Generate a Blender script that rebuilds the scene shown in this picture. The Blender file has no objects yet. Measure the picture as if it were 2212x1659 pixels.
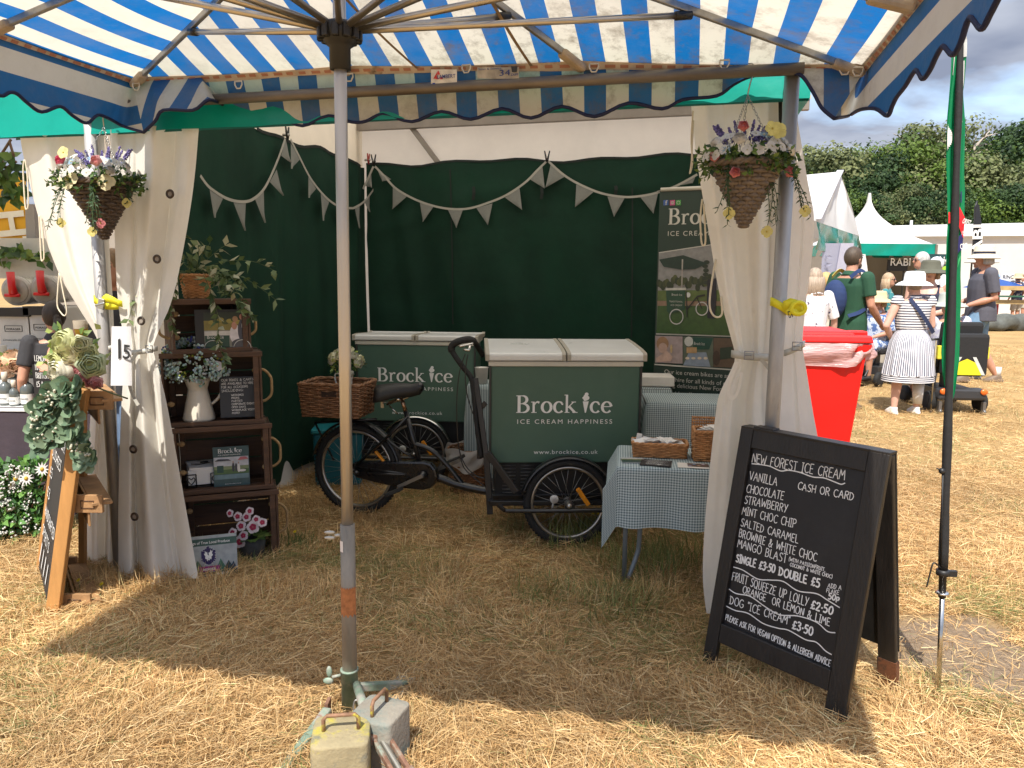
import bpy, bmesh, math, random
import numpy as np
from mathutils import Vector, Matrix, Euler
rnd = random.Random(11)
R = math.radians
SC = bpy.context.scene
COL = SC.collection
# ---------------------------------------------------------------- camera
FPX, CX, CY, EYE = 1662.0, 1106.0, 829.5, 1.6
_p, _r = R(8.2), R(0.5)
FW = Vector((0, math.cos(_p), -math.sin(_p)))
_r0 = Vector((1, 0, 0)); _u0 = Vector((0, math.sin(_p), math.cos(_p)))
RT = _r0*math.cos(_r) + _u0*math.sin(_r)
UP = _u0*math.cos(_r) - _r0*math.sin(_r)
cam = bpy.data.cameras.new('camera'); camo = bpy.data.objects.new('camera', cam); COL.objects.link(camo)
mw = Matrix((RT, UP, -FW)).transposed().to_4x4(); mw.translation = (0, 0, EYE)
camo.matrix_world = mw
cam.sensor_width = 36.0; cam.lens = 36.0*FPX/2212.0
cam.clip_start = 0.05; cam.clip_end = 2000
SC.camera = camo
# ---------------------------------------------------------------- light
SUN_EL, SUN_AZ = R(55.0), R(196.0)      # azimuth clockwise from +Y; the sun stands behind the camera
sd = Vector((math.sin(SUN_AZ)*math.cos(SUN_EL), math.cos(SUN_AZ)*math.cos(SUN_EL), math.sin(SUN_EL)))
sun = bpy.data.lights.new('sun', 'SUN'); sun.energy = 3.2; sun.angle = R(0.53); sun.color = (1.0, 0.94, 0.84)
suno = bpy.data.objects.new('sun', sun); COL.objects.link(suno)
suno.rotation_euler = sd.to_track_quat('Z', 'Y').to_euler(); suno.location = (0, -5, 30)
W = bpy.data.worlds.new('World'); SC.world = W; W.use_nodes = True
SC.view_settings.view_transform = 'Standard'; SC.view_settings.look = 'None'
SC.view_settings.gamma = 1.0; SC.view_settings.use_curve_mapping = False
SC.view_settings.exposure = 1.22
def build_sky():
    nt = W.node_tree; N = nt.nodes; Lk = nt.links
    bg = N['Background']; out = N['World Output']
    sky = N.new('ShaderNodeTexSky'); sky.sky_type = 'NISHITA'; sky.sun_disc = False
    sky.sun_elevation = SUN_EL; sky.sun_rotation = SUN_AZ; sky.air_density = 1.0; sky.dust_density = 1.2; sky.ozone_density = 1.4
    tc = N.new('ShaderNodeTexCoord'); sep = N.new('ShaderNodeSeparateXYZ'); Lk.new(tc.outputs['Generated'], sep.inputs[0])
    # clouds lie on a flat layer: direction / height
    mz = N.new('ShaderNodeMath'); mz.operation = 'ADD'; mz.inputs[1].default_value = 0.12; Lk.new(sep.outputs['Z'], mz.inputs[0])
    mx = N.new('ShaderNodeMath'); mx.operation = 'MAXIMUM'; mx.inputs[1].default_value = 0.04; Lk.new(mz.outputs[0], mx.inputs[0])
    dv = N.new('ShaderNodeVectorMath'); dv.operation = 'DIVIDE'; Lk.new(tc.outputs['Generated'], dv.inputs[0])
    cb = N.new('ShaderNodeCombineXYZ'); [Lk.new(mx.outputs[0], cb.inputs[i]) for i in range(3)]; Lk.new(cb.outputs[0], dv.inputs[1])
    mp = N.new('ShaderNodeMapping'); mp.inputs['Location'].default_value = (2.35, 0.7, 0.3); mp.inputs['Scale'].default_value = (0.85, 0.85, 0.4)
    Lk.new(dv.outputs[0], mp.inputs[0])
    n1 = N.new('ShaderNodeTexNoise'); n1.inputs['Scale'].default_value = 1.35; n1.inputs['Detail'].default_value = 6; n1.inputs['Roughness'].default_value = .5; n1.inputs['Distortion'].default_value = .3
    Lk.new(mp.outputs[0], n1.inputs['Vector'])
    rp = N.new('ShaderNodeValToRGB'); rp.color_ramp.elements[0].position = .27; rp.color_ramp.elements[1].position = .47
    Lk.new(n1.outputs[0], rp.inputs[0])
    n2 = N.new('ShaderNodeTexNoise'); n2.inputs['Scale'].default_value = 2.6; n2.inputs['Detail'].default_value = 4; Lk.new(mp.outputs[0], n2.inputs['Vector'])
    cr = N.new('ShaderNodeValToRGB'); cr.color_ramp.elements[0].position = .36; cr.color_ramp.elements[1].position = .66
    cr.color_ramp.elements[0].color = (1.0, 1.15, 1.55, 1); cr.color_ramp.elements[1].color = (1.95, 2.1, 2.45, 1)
    Lk.new(n2.outputs[0], cr.inputs[0])
    # clouds above the frame are brightened to add fill light; low ones stay dull
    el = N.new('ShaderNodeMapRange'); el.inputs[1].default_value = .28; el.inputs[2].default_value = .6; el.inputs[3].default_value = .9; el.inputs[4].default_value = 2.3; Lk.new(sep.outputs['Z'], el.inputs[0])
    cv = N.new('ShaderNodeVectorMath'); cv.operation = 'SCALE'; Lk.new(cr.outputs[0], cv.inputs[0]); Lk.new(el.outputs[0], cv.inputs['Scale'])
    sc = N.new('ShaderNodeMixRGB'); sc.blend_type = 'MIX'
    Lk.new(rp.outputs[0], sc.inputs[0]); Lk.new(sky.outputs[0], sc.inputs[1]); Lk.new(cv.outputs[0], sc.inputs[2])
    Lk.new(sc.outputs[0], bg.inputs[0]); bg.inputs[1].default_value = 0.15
build_sky()
# ---------------------------------------------------------------- coordinates
def ray(x, y): return FW + RT*((x-CX)/FPX) - UP*((y-CY)/FPX)
def P(x, y, Y):
    d = ray(x, y); return Vector((0, 0, EYE)) + d*(Y/d.y)
def G(x, y, z=0.0):
    d = ray(x, y); return Vector((0, 0, EYE)) + d*((z-EYE)/d.z)
TYAW = math.atan2(.216, .976)
UD = Vector((math.cos(TYAW), -math.sin(TYAW), 0)); VD = Vector((math.sin(TYAW), math.cos(TYAW), 0))
TL = Vector((-2.101, 3.95, 0))
def T(u, v, z=0.0): return TL + UD*u + VD*v + Vector((0, 0, z))
def TV(x, y, v):      # pixel ray on the plane v = const of the tent
    d = ray(x, y); o = Vector((0, 0, EYE)); return o + d*((v - (o-TL).dot(VD))/d.dot(VD))
def TU(x, y, u):
    d = ray(x, y); o = Vector((0, 0, EYE)); return o + d*((u - (o-TL).dot(UD))/d.dot(UD))
def uv_of(p): q = Vector(p)-TL; return q.dot(UD), q.dot(VD)
# ---------------------------------------------------------------- materials
MATS = {}
def _nt(name):
    m = bpy.data.materials.new(name); m.use_nodes = True
    nt = m.node_tree; return m, nt, nt.nodes['Principled BSDF']
def s2l(c):
    return tuple((v/12.92 if v <= .04045 else ((v+.055)/1.055)**2.4) for v in c)
def M(name, col, rough=.6, metal=0.0, var=.12, vs=6.0, bump=.0, bs=60.0, transl=0.0, tcol=None, spots=None, spec=None, stretch=None, coat=0, sheen=0):
    """colour + noise variation + bump (+ translucency); col is linear base colour"""
    if name in MATS: return MATS[name]
    m, nt, b = _nt(name); N = nt.nodes; Lk = nt.links
    tc = N.new('ShaderNodeTexCoord'); src = tc.outputs['Object']
    if stretch:
        mp = N.new('ShaderNodeMapping'); mp.inputs['Scale'].default_value = stretch; Lk.new(src, mp.inputs[0]); src = mp.outputs[0]
    n = N.new('ShaderNodeTexNoise'); n.inputs['Scale'].default_value = vs; n.inputs['Detail'].default_value = 5; n.inputs['Roughness'].default_value = .65
    Lk.new(src, n.inputs['Vector'])
    r = N.new('ShaderNodeValToRGB'); e = r.color_ramp.elements
    e[0].position = .3; e[1].position = .72
    e[0].color = (*[max(0, c*(1-var)) for c in col], 1); e[1].color = (*[min(1, c*(1+var)) for c in col], 1)
    Lk.new(n.outputs[0], r.inputs[0]); cs = r.outputs[0]
    if spots:
        for (scol, sscale, thr, soft) in spots:
            n3 = N.new('ShaderNodeTexNoise'); n3.inputs['Scale'].default_value = sscale; n3.inputs['Detail'].default_value = 6; n3.inputs['Roughness'].default_value = .7
            Lk.new(src, n3.inputs['Vector'])
            r3 = N.new('ShaderNodeValToRGB'); r3.color_ramp.elements[0].position = thr; r3.color_ramp.elements[1].position = min(1, thr+soft)
            Lk.new(n3.outputs[0], r3.inputs[0])
            mx = N.new('ShaderNodeMixRGB'); Lk.new(r3.outputs[0], mx.inputs[0]); Lk.new(cs, mx.inputs[1]); mx.inputs[2].default_value = (*scol, 1); cs = mx.outputs[0]
    Lk.new(cs, b.inputs['Base Color'])
    rr = N.new('ShaderNodeMapRange'); rr.inputs[3].default_value = max(.03, rough-.08); rr.inputs[4].default_value = min(1, rough+.08); Lk.new(n.outputs[0], rr.inputs[0]); Lk.new(rr.outputs[0], b.inputs['Roughness'])
    b.inputs['Metallic'].default_value = metal
    if spec is not None: b.inputs['Specular IOR Level'].default_value = spec
    if coat: b.inputs['Coat Weight'].default_value = coat; b.inputs['Coat Roughness'].default_value = .12
    if sheen: b.inputs['Sheen Weight'].default_value = sheen
    if bump:
        n2 = N.new('ShaderNodeTexNoise'); n2.inputs['Scale'].default_value = bs; n2.inputs['Detail'].default_value = 4; Lk.new(src, n2.inputs['Vector'])
        bp = N.new('ShaderNodeBump'); bp.inputs['Strength'].default_value = bump; bp.inputs['Distance'].default_value = .01
        Lk.new(n2.outputs[0], bp.inputs['Height']); Lk.new(bp.outputs[0], b.inputs['Normal'])
    if transl: add_transl(m, nt, b, cs, transl, tcol)
    MATS[name] = m; return m
def add_transl(m, nt, b, cs, w, tcol=None):
    N = nt.nodes; Lk = nt.links
    t = N.new('ShaderNodeBsdfTranslucent')
    if tcol:
        mm = N.new('ShaderNodeMixRGB'); mm.blend_type = 'MULTIPLY'; mm.inputs[0].default_value = 1; Lk.new(cs, mm.inputs[1]); mm.inputs[2].default_value = (*tcol, 1); Lk.new(mm.outputs[0], t.inputs[0])
    else: Lk.new(cs, t.inputs[0])
    mx = N.new('ShaderNodeMixShader'); mx.inputs[0].default_value = w
    Lk.new(b.outputs[0], mx.inputs[1]); Lk.new(t.outputs[0], mx.inputs[2]); Lk.new(mx.outputs[0], N['Material Output'].inputs[0])
def MV(name, rough=.6, var=.1, vs=20., bump=0, bs=60, transl=0, metal=0):
    """base colour from the mesh's own 'Col' colour attribute (the thing's own pattern), with slight noise"""
    if name in MATS: return MATS[name]
    m, nt, b = _nt(name); N = nt.nodes; Lk = nt.links
    a = N.new('ShaderNodeVertexColor'); a.layer_name = 'Col'
    tc = N.new('ShaderNodeTexCoord'); n = N.new('ShaderNodeTexNoise'); n.inputs['Scale'].default_value = vs; n.inputs['Detail'].default_value = 4; Lk.new(tc.outputs['Object'], n.inputs['Vector'])
    mr = N.new('ShaderNodeMapRange'); mr.inputs[1].default_value = .3; mr.inputs[2].default_value = .7; mr.inputs[3].default_value = 1-var; mr.inputs[4].default_value = 1+var; Lk.new(n.outputs[0], mr.inputs[0])
    mm = N.new('ShaderNodeVectorMath'); mm.operation = 'SCALE'; Lk.new(a.outputs[0], mm.inputs[0]); Lk.new(mr.outputs[0], mm.inputs['Scale'])
    Lk.new(mm.outputs[0], b.inputs['Base Color']); b.inputs['Roughness'].default_value = rough; b.inputs['Metallic'].default_value = metal
    if bump:
        n2 = N.new('ShaderNodeTexNoise'); n2.inputs['Scale'].default_value = bs; Lk.new(tc.outputs['Object'], n2.inputs['Vector'])
        bp = N.new('ShaderNodeBump'); bp.inputs['Strength'].default_value = bump; bp.inputs['Distance'].default_value = .01; Lk.new(n2.outputs[0], bp.inputs['Height']); Lk.new(bp.outputs[0], b.inputs['Normal'])
    if transl: add_transl(m, nt, b, mm.outputs[0], transl)
    MATS[name] = m; return m
# ---------------------------------------------------------------- objects
def tag(o, label=None, cat=None, group=None, kind=None):
    if label: o['label'] = label
    if cat: o['category'] = cat
    if group: o['group'] = group
    if kind: o['kind'] = kind
    return o
def thing(name, loc, label, cat, group=None, rz=0.0):
    o = bpy.data.objects.new(name, None); COL.objects.link(o); o.location = Vector(loc); o.rotation_euler = (0, 0, rz)
    o.empty_display_size = .1
    return tag(o, label, cat, group)
def base_of(parent):
    v = Vector((0, 0, 0)); o = parent
    while o is not None: v = v + Vector(o.location); o = o.parent
    return v
def copy_tree(o, parent=None):
    c = o.copy(); COL.objects.link(c)
    if parent is not None: c.parent = parent
    for ch in list(o.children): copy_tree(ch, c)
    return c
def frame_from(d, ref=None):
    d = d.normalized()
    if ref is None: ref = Vector((0, 0, 1)) if abs(d.z) < .95 else Vector((1, 0, 0))
    a = d.cross(ref).normalized(); b = a.cross(d).normalized(); return a, b
class MB:
    def __init__(s): s.v = []; s.f = []; s.c = []; s.fc = []; s.sm = []; s.col = None; s.smooth = True
    def add(s, vs, fs, col=None, smooth=None):
        n = len(s.v); s.v.extend([tuple(v) for v in vs]); c = col if col is not None else s.col
        sm = s.smooth if smooth is None else smooth
        for f in fs: s.f.append([i+n for i in f]); s.fc.append(c); s.sm.append(sm)
        return n
    def box(s, c, size, rot=None, col=None, taper=1.0):
        x, y, z = [k/2 for k in size]; c = Vector(c)
        vs = []
        for dz in (-1, 1):
            t = taper if dz > 0 else 1.0
            for dx, dy in ((-1, -1), (1, -1), (1, 1), (-1, 1)):
                q = Vector((dx*x*t, dy*y*t, dz*z))
                if rot is not None: q = rot @ q
                vs.append(c+q)
        s.add(vs, [(3, 2, 1, 0), (4, 5, 6, 7), (0, 1, 5, 4), (1, 2, 6, 5), (2, 3, 7, 6), (3, 0, 4, 7)], col, False)
    def bar(s, a, b, w, h, ref=None, col=None):
        """rectangular bar from a to b: w along a x ref, h along the other"""
        a = Vector(a); b = Vector(b); d = b-a; e1, e2 = frame_from(d, ref)
        vs = [q + e1*(i*w/2) + e2*(j*h/2) for q in (a, b) for i, j in ((-1, -1), (1, -1), (1, 1), (-1, 1))]
        s.add(vs, [(0, 1, 2, 3), (7, 6, 5, 4), (4, 5, 1, 0), (5, 6, 2, 1), (6, 7, 3, 2), (7, 4, 0, 3)], col, False)
    def tube(s, pts, r, n=8, col=None, caps=True, closed=False):
        pts = [Vector(p) for p in pts]; m = len(pts); rs = r if isinstance(r, (list, tuple)) else [r]*m
        vs = []; ref = None
        for i, p in enumerate(pts):
            if closed: d = pts[(i+1) % m]-pts[i-1]
            else: d = (pts[min(i+1, m-1)]-pts[max(i-1, 0)])
            if d.length < 1e-9: d = Vector((0, 0, 1))
            d.normalize()
            if ref is None: e1, e2 = frame_from(d)
            else:
                e1 = ref - d*ref.dot(d)
                if e1.length < 1e-6: e1, _ = frame_from(d)
                e1.normalize(); e2 = e1.cross(d)
            ref = e1
            for k in range(n):
                a = 2*math.pi*k/n; vs.append(p + (e1*math.cos(a)+e2*math.sin(a))*rs[i])
        fs = []
        for i in range(m if closed else m-1):
            j = (i+1) % m
            for k in range(n): fs.append((i*n+k, j*n+k, j*n+(k+1) % n, i*n+(k+1) % n))
        if caps and not closed: fs.append(tuple(range(n))); fs.append(tuple(range((m-1)*n+n-1, (m-1)*n-1, -1)))
        s.add(vs, fs, col)
    def lathe(s, prof, c, n=20, col=None, axis=None, sx=1.0, sy=1.0, cap0=True, cap1=True, ref=None):
        c = Vector(c); ax = Vector(axis).normalized() if axis is not None else Vector((0, 0, 1))
        e1, e2 = frame_from(ax, ref) if axis is not None else (Vector((1, 0, 0)), Vector((0, 1, 0)))
        vs = [c + ax*z + (e1*math.cos(2*math.pi*k/n)*sx + e2*math.sin(2*math.pi*k/n)*sy)*r for (r, z) in prof for k in range(n)]
        fs = [(i*n+k, i*n+(k+1) % n, (i+1)*n+(k+1) % n, (i+1)*n+k) for i in range(len(prof)-1) for k in range(n)]
        if cap0: fs.append(tuple(range(n-1, -1, -1)))
        if cap1: fs.append(tuple(range((len(prof)-1)*n, len(prof)*n)))
        s.add(vs, fs, col)
    def ball(s, c, r, n=10, m=7, col=None, sc=(1, 1, 1), rot=None):
        c = Vector(c); vs = []
        for i in range(m+1):
            t = math.pi*i/m
            for k in range(n):
                q = Vector((math.sin(t)*math.cos(2*math.pi*k/n)*sc[0], math.sin(t)*math.sin(2*math.pi*k/n)*sc[1], math.cos(t)*sc[2]))*r
                if rot is not None: q = rot @ q
                vs.append(c+q)
        s.add(vs, [(i*n+k, (i+1)*n+k, (i+1)*n+(k+1) % n, i*n+(k+1) % n) for i in range(m) for k in range(n)], col)
    def grid(s, fn, nu, nv, col=None, two=None, closed_u=False):
        """fn(a,b) in 0..1 -> point"""
        vs = [fn(i/nu, j/nv) for j in range(nv+1) for i in range(nu+1)]
        w = nu+1
        s.add(vs, [(j*w+i, j*w+i+1, (j+1)*w+i+1, (j+1)*w+i) for j in range(nv) for i in range(nu)], col)
    def poly(s, pts, n, th=0.0, col=None):
        """flat polygon (ordered points); th gives thickness along -n"""
        pts = [Vector(p) for p in pts]; k = len(pts)
        if th:
            n = Vector(n).normalized(); b = [p-n*th for p in pts]
            s.add(pts+b, [tuple(range(k)), tuple(range(2*k-1, k-1, -1))]+[(i, i+k, (i+1) % k+k, (i+1) % k) for i in range(k)], col, False)
        else: s.add(pts, [tuple(range(k))], col, False)
    def ribbon(s, pts, w, n, lift=0.0, col=None):
        """flat ribbon following pts with widths w in the plane of normal n"""
        pts = [Vector(p) for p in pts]; n = Vector(n).normalized(); m = len(pts)
        ws = w if isinstance(w, (list, tuple)) else [w]*m
        vs = []
        for i, p in enumerate(pts):
            d = pts[min(i+1, m-1)]-pts[max(i-1, 0)]
            t = n.cross(d)
            if t.length < 1e-9: t = Vector((1, 0, 0))
            t.normalize(); vs.append(p+t*ws[i]/2+n*lift); vs.append(p-t*ws[i]/2+n*lift)
        s.add(vs, [(2*i, 2*i+1, 2*i+3, 2*i+2) for i in range(m-1)], col, False)
    def leaf(s, p, d, n, L, Wd, col=None, fold=.25, droop=.0):
        p = Vector(p); d = Vector(d).normalized(); n = Vector(n); sd_ = d.cross(n)
        if sd_.length < 1e-6: sd_ = d.cross(Vector((.3, .5, .8)))
        sd_.normalize(); n = sd_.cross(d).normalized()
        a = p + d*L*.4 + sd_*Wd/2 + n*Wd*fold - n*droop*L*.15; b = p + d*L*.4 - sd_*Wd/2 + n*Wd*fold - n*droop*L*.15
        m = p + d*L*.45 - n*droop*L*.1; t = p + d*L - n*droop*L*.5
        s.add([p, a, m, b, t], [(0, 1, 2), (0, 2, 3), (1, 4, 2), (2, 4, 3)], col)
    def rleaf(s, p, d, n, L, W_, col=None):
        p = Vector(p); d = Vector(d).normalized(); e = d.cross(Vector(n)).normalized(); n = e.cross(d)
        s.add([p]+[p+d*L*a+e*W_*b/2+n*L*.12*abs(b) for a, b in ((.18, .6), (.5, 1), (.82, .72), (1, 0), (.82, -.72), (.5, -1), (.18, -.6))]+[p+d*L*.5], [(0, 1, 8)]+[(i, i+1, 8) for i in range(1, 7)]+[(7, 0, 8)], col)
    def build(s, name, mat=None, parent=None, bevel=0.0, local=False, solid=0.0, sub=0, remesh=0.0, smooth_it=0, label=None, autosm=None):
        off = Vector((0, 0, 0)) if (parent is None or local) else base_of(parent)
        me = bpy.data.meshes.new(name)
        me.from_pydata([tuple(Vector(v)-off) for v in s.v], [], s.f)
        me.polygons.foreach_set('use_smooth', s.sm)
        if any(c is not None for c in s.fc):
            ca = me.color_attributes.new('Col', 'FLOAT_COLOR', 'CORNER')
            arr = []
            for f, c in zip(s.f, s.fc):
                c = c or (.5, .5, .5)
                arr.extend([c[0], c[1], c[2], 1.0]*len(f))
            ca.data.foreach_set('color', arr)
        me.update()
        o = bpy.data.objects.new(name, me); COL.objects.link(o)
        if mat is not None: me.materials.append(mat)
        if parent is not None: o.parent = parent
        if remesh:
            md = o.modifiers.new('remesh', 'REMESH'); md.mode = 'VOXEL'; md.voxel_size = remesh; md.use_smooth_shade = True
            if smooth_it:
                ms = o.modifiers.new('smooth', 'SMOOTH'); ms.factor = .5; ms.iterations = smooth_it
        if solid:
            md = o.modifiers.new('solid', 'SOLIDIFY'); md.thickness = solid; md.offset = 0
        if bevel:
            md = o.modifiers.new('bevel', 'BEVEL'); md.width = bevel; md.segments = 2; md.limit_method = 'ANGLE'; md.angle_limit = R(40)
        if sub:
            md = o.modifiers.new('sub', 'SUBSURF'); md.levels = sub; md.render_levels = sub
        if label: o['label'] = label
        return o
def top(mb, name, mat, label, cat, group=None, kind=None, **kw):
    o = mb.build(name, mat, None, **kw); return tag(o, label, cat, group, kind)
# ---------------------------------------------------------------- text: built-in face, turned into mesh
def text_mesh(body, size, origin, ex, ey, mb, width=None, align='LEFT', spacing=1.0, weight=0.0, lift=.0, line=1.0, shear=0.0):
    """lay text in the plane spanned by unit vectors ex, ey at origin (baseline left); width, if given, is the wanted width"""
    cu = bpy.data.curves.new('lettering_curve', 'FONT'); cu.body = body; cu.size = 1.0; cu.space_character = spacing; cu.space_line = line
    cu.align_x = align; cu.fill_mode = 'FRONT'; cu.offset = weight; cu.resolution_u = 4; cu.shear = shear
    ob = bpy.data.objects.new('lettering_curve', cu); COL.objects.link(ob)
    dg = bpy.context.evaluated_depsgraph_get(); me = bpy.data.meshes.new_from_object(ob.evaluated_get(dg))
    bpy.data.objects.remove(ob); bpy.data.curves.remove(cu)
    xs = [v.co.x for v in me.vertices]; sx = size
    if width and xs:
        if align == 'LEFT': sx = width/max(xs)
        else: sx = width/(max(xs)-min(xs))
    ex = Vector(ex); ey = Vector(ey); nn = ex.cross(ey).normalized(); o = Vector(origin)
    mb.add([o + ex*v.co.x*sx + ey*v.co.y*size + nn*lift for v in me.vertices], [tuple(p.vertices) for p in me.polygons], None, False)
    bpy.data.meshes.remove(me)
# hand lettering: single-stroke capitals on a 0..1 square
def _arc(cx, cy, rx, ry, a0, a1, n=10): return [(cx+rx*math.cos(R(a0+(a1-a0)*i/n)), cy+ry*math.sin(R(a0+(a1-a0)*i/n))) for i in range(n+1)]
HAND = {
 'A': (.62, [[(0, 0), (.3, 1), (.6, 0)], [(.1, .38), (.52, .38)]]),
 'B': (.52, [[(.04, 0), (.04, 1)], [(.04, 1), (.3, 1), (.44, .88), (.42, .66), (.3, .55), (.04, .53)], [(.28, .54), (.46, .44), (.5, .24), (.38, .04), (.04, 0)]]),
 'C': (.55, [_arc(.34, .5, .32, .5, 48, 312)]),
 'D': (.58, [[(.06, 0), (.06, 1)], [(-.04, 1), (.28, .96), (.5, .74), (.54, .45), (.42, .14), (.22, .02), (-.04, 0)]]),
 'E': (.46, [[(.44, 1), (.04, 1), (.04, 0), (.44, 0)], [(.04, .52), (.36, .52)]]),
 'F': (.44, [[(.44, 1), (.04, 1), (.04, 0)], [(.04, .54), (.34, .54)]]),
 'G': (.6, [_arc(.34, .5, .32, .5, 50, 330)+[(.6, .44), (.38, .44)]]),
 'H': (.56, [[(.04, 0), (.04, 1)], [(.52, 0), (.52, 1)], [(.04, .5), (.52, .5)]]),
 'I': (.26, [[(.13, 0), (.13, 1)], [(0, 1), (.26, 1)], [(0, 0), (.26, 0)]]),
 'J': (.4, [[(.32, 1), (.32, .2), (.2, 0), (.05, .1)]]),
 'K': (.52, [[(.04, 0), (.04, 1)], [(.48, 1), (.06, .46)], [(.18, .6), (.5, 0)]]),
 'L': (.42, [[(.04, 1), (.04, 0), (.42, 0)]]),
 'M': (.66, [[(.0, 0), (.1, 1), (.33, .36), (.56, 1), (.66, 0)]]),
 'N': (.56, [[(.04, 0), (.04, 1), (.52, 0), (.52, 1)]]),
 'O': (.64, [_arc(.32, .5, .31, .5, 90, 450, 16)]),
 'P': (.5, [[(.04, 0), (.04, 1), (.3, 1), (.46, .88), (.46, .64), (.32, .5), (.04, .48)]]),
 'Q': (.66, [_arc(.32, .5, .31, .5, 90, 450, 16), [(.4, .22), (.64, -.06)]]),
 'R': (.52, [[(.04, 0), (.04, 1), (.3, 1), (.46, .88), (.46, .66), (.32, .53), (.04, .5)], [(.24, .5), (.5, 0)]]),
 'S': (.46, [[(.43, .86), (.32, .99), (.14, .97), (.05, .82), (.08, .64), (.24, .52), (.4, .4), (.44, .22), (.34, .05), (.16, 0), (.02, .12)]]),
 'T': (.5, [[(.25, 0), (.25, 1)], [(0, 1), (.5, 1)]]),
 'U': (.54, [[(.04, 1), (.04, .25), (.14, .04), (.28, 0), (.42, .05), (.5, .25), (.5, 1)]]),
 'V': (.54, [[(0, 1), (.26, 0), (.52, 1)]]),
 'W': (.78, [[(0, 1), (.17, 0), (.38, .75), (.58, 0), (.76, 1)]]),
 'X': (.5, [[(0, 1), (.5, 0)], [(.5, 1), (0, 0)]]),
 'Y': (.5, [[(0, 1), (.25, .5)], [(.5, 1), (.14, 0)]]),
 'Z': (.5, [[(.02, 1), (.48, 1), (.02, 0), (.5, 0)]]),
 '0': (.52, [_arc(.26, .5, .24, .5, 90, 450, 14)]),
 '2': (.48, [[(.04, .8), (.14, .97), (.32, .98), (.43, .82), (.38, .6), (.03, 0), (.48, 0)]]),
 '3': (.46, [[(.04, .9), (.2, 1), (.38, .9), (.38, .68), (.18, .55), (.38, .45), (.44, .22), (.3, .03), (.12, .0), (.02, .12)]]),
 '5': (.46, [[(.42, 1), (.1, 1), (.07, .56), (.26, .62), (.42, .46), (.42, .2), (.26, .01), (.02, .06)]]),
 'L_': (.5, []),
 '£': (.5, [[(.46, .84), (.36, .98), (.22, .94), (.17, .74), (.2, .4), (.14, .08), (.02, .02), (.12, .1), (.3, .02), (.48, .1)], [(.04, .46), (.38, .46)]]),
 '.': (.2, [[(.08, .42), (.14, .48)]]),
 ',': (.16, [[(.1, .08), (.04, -.14)]]),
 '&': (.62, [[(.6, .5), (.36, .06), (.18, -.02), (.04, .12), (.06, .34), (.34, .64), (.38, .84), (.26, .99), (.14, .86), (.2, .6), (.56, 0)]]),
 '"': (.26, [[(.06, 1.02), (.04, .82)], [(.2, 1.02), (.18, .82)]]),
 '(': (.24, [[(.2, 1.2), (.05, .8), (.03, .3), (.16, -.15)]]),
 ')': (.24, [[(.04, 1.2), (.19, .8), (.21, .3), (.06, -.15)]]),
 "'": (.12, [[(.06, 1.02), (.05, .84)]]), '!': (.14, [[(.07, 1), (.07, .3)], [(.06, .04), (.08, 0)]]), ':': (.14, [[(.06, .1), (.08, .14)], [(.06, .6), (.08, .64)]]),
 'p': (.46, [[(.04, -.25), (.04, .62)], [(.04, .5), (.2, .64), (.4, .55), (.42, .3), (.3, .08), (.04, .1)]]),
 ' ': (.34, [])}
def hand_width(t, gap=.14): return sum(HAND.get(c, (.5, []))[0]+gap for c in t)-gap
def hand(mb, t, p0, p1, h, w, n, lift=.0015, gap=.14, jit=.04, seed=1, up=None):
    """write t from p0 to p1 (baseline), letter height h (vector or size), stroke w, plane normal n"""
    r = random.Random(seed); p0 = Vector(p0); p1 = Vector(p1); n = Vector(n).normalized(); ex = p1-p0
    upv = up.normalized() if up is not None else n.cross(ex.normalized())
    W_ = hand_width(t, gap); k = ex.length/W_; ex = ex.normalized(); x = 0.0
    for c in t:
        wd, st = HAND.get(c, (.5, [])); dy = r.uniform(-jit, jit); sc = 1+r.uniform(-jit, jit); sh = r.uniform(-.05, .05)
        for sk in st:
            pts = [p0 + ex*(x+a*sc+b*sh)*k + upv*(b*sc+dy)*h for a, b in sk]
            if len(pts) > 2:   # round the corners a little
                q = [pts[0]]
                for i in range(1, len(pts)-1): q += [pts[i]*.8+pts[i-1]*.2, pts[i]*.97+(pts[i-1]+pts[i+1])*.015, pts[i]*.8+pts[i+1]*.2]
                pts = q+[pts[-1]]
            e = (pts[-1]-pts[-2]).normalized()*w*.3; pts[-1] = pts[-1]+e; pts[0] = pts[0]-(pts[1]-pts[0]).normalized()*w*.3
            mb.ribbon(pts, [w*r.uniform(.8, 1.12) for _ in pts], n, lift)
        x += wd+gap
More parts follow.
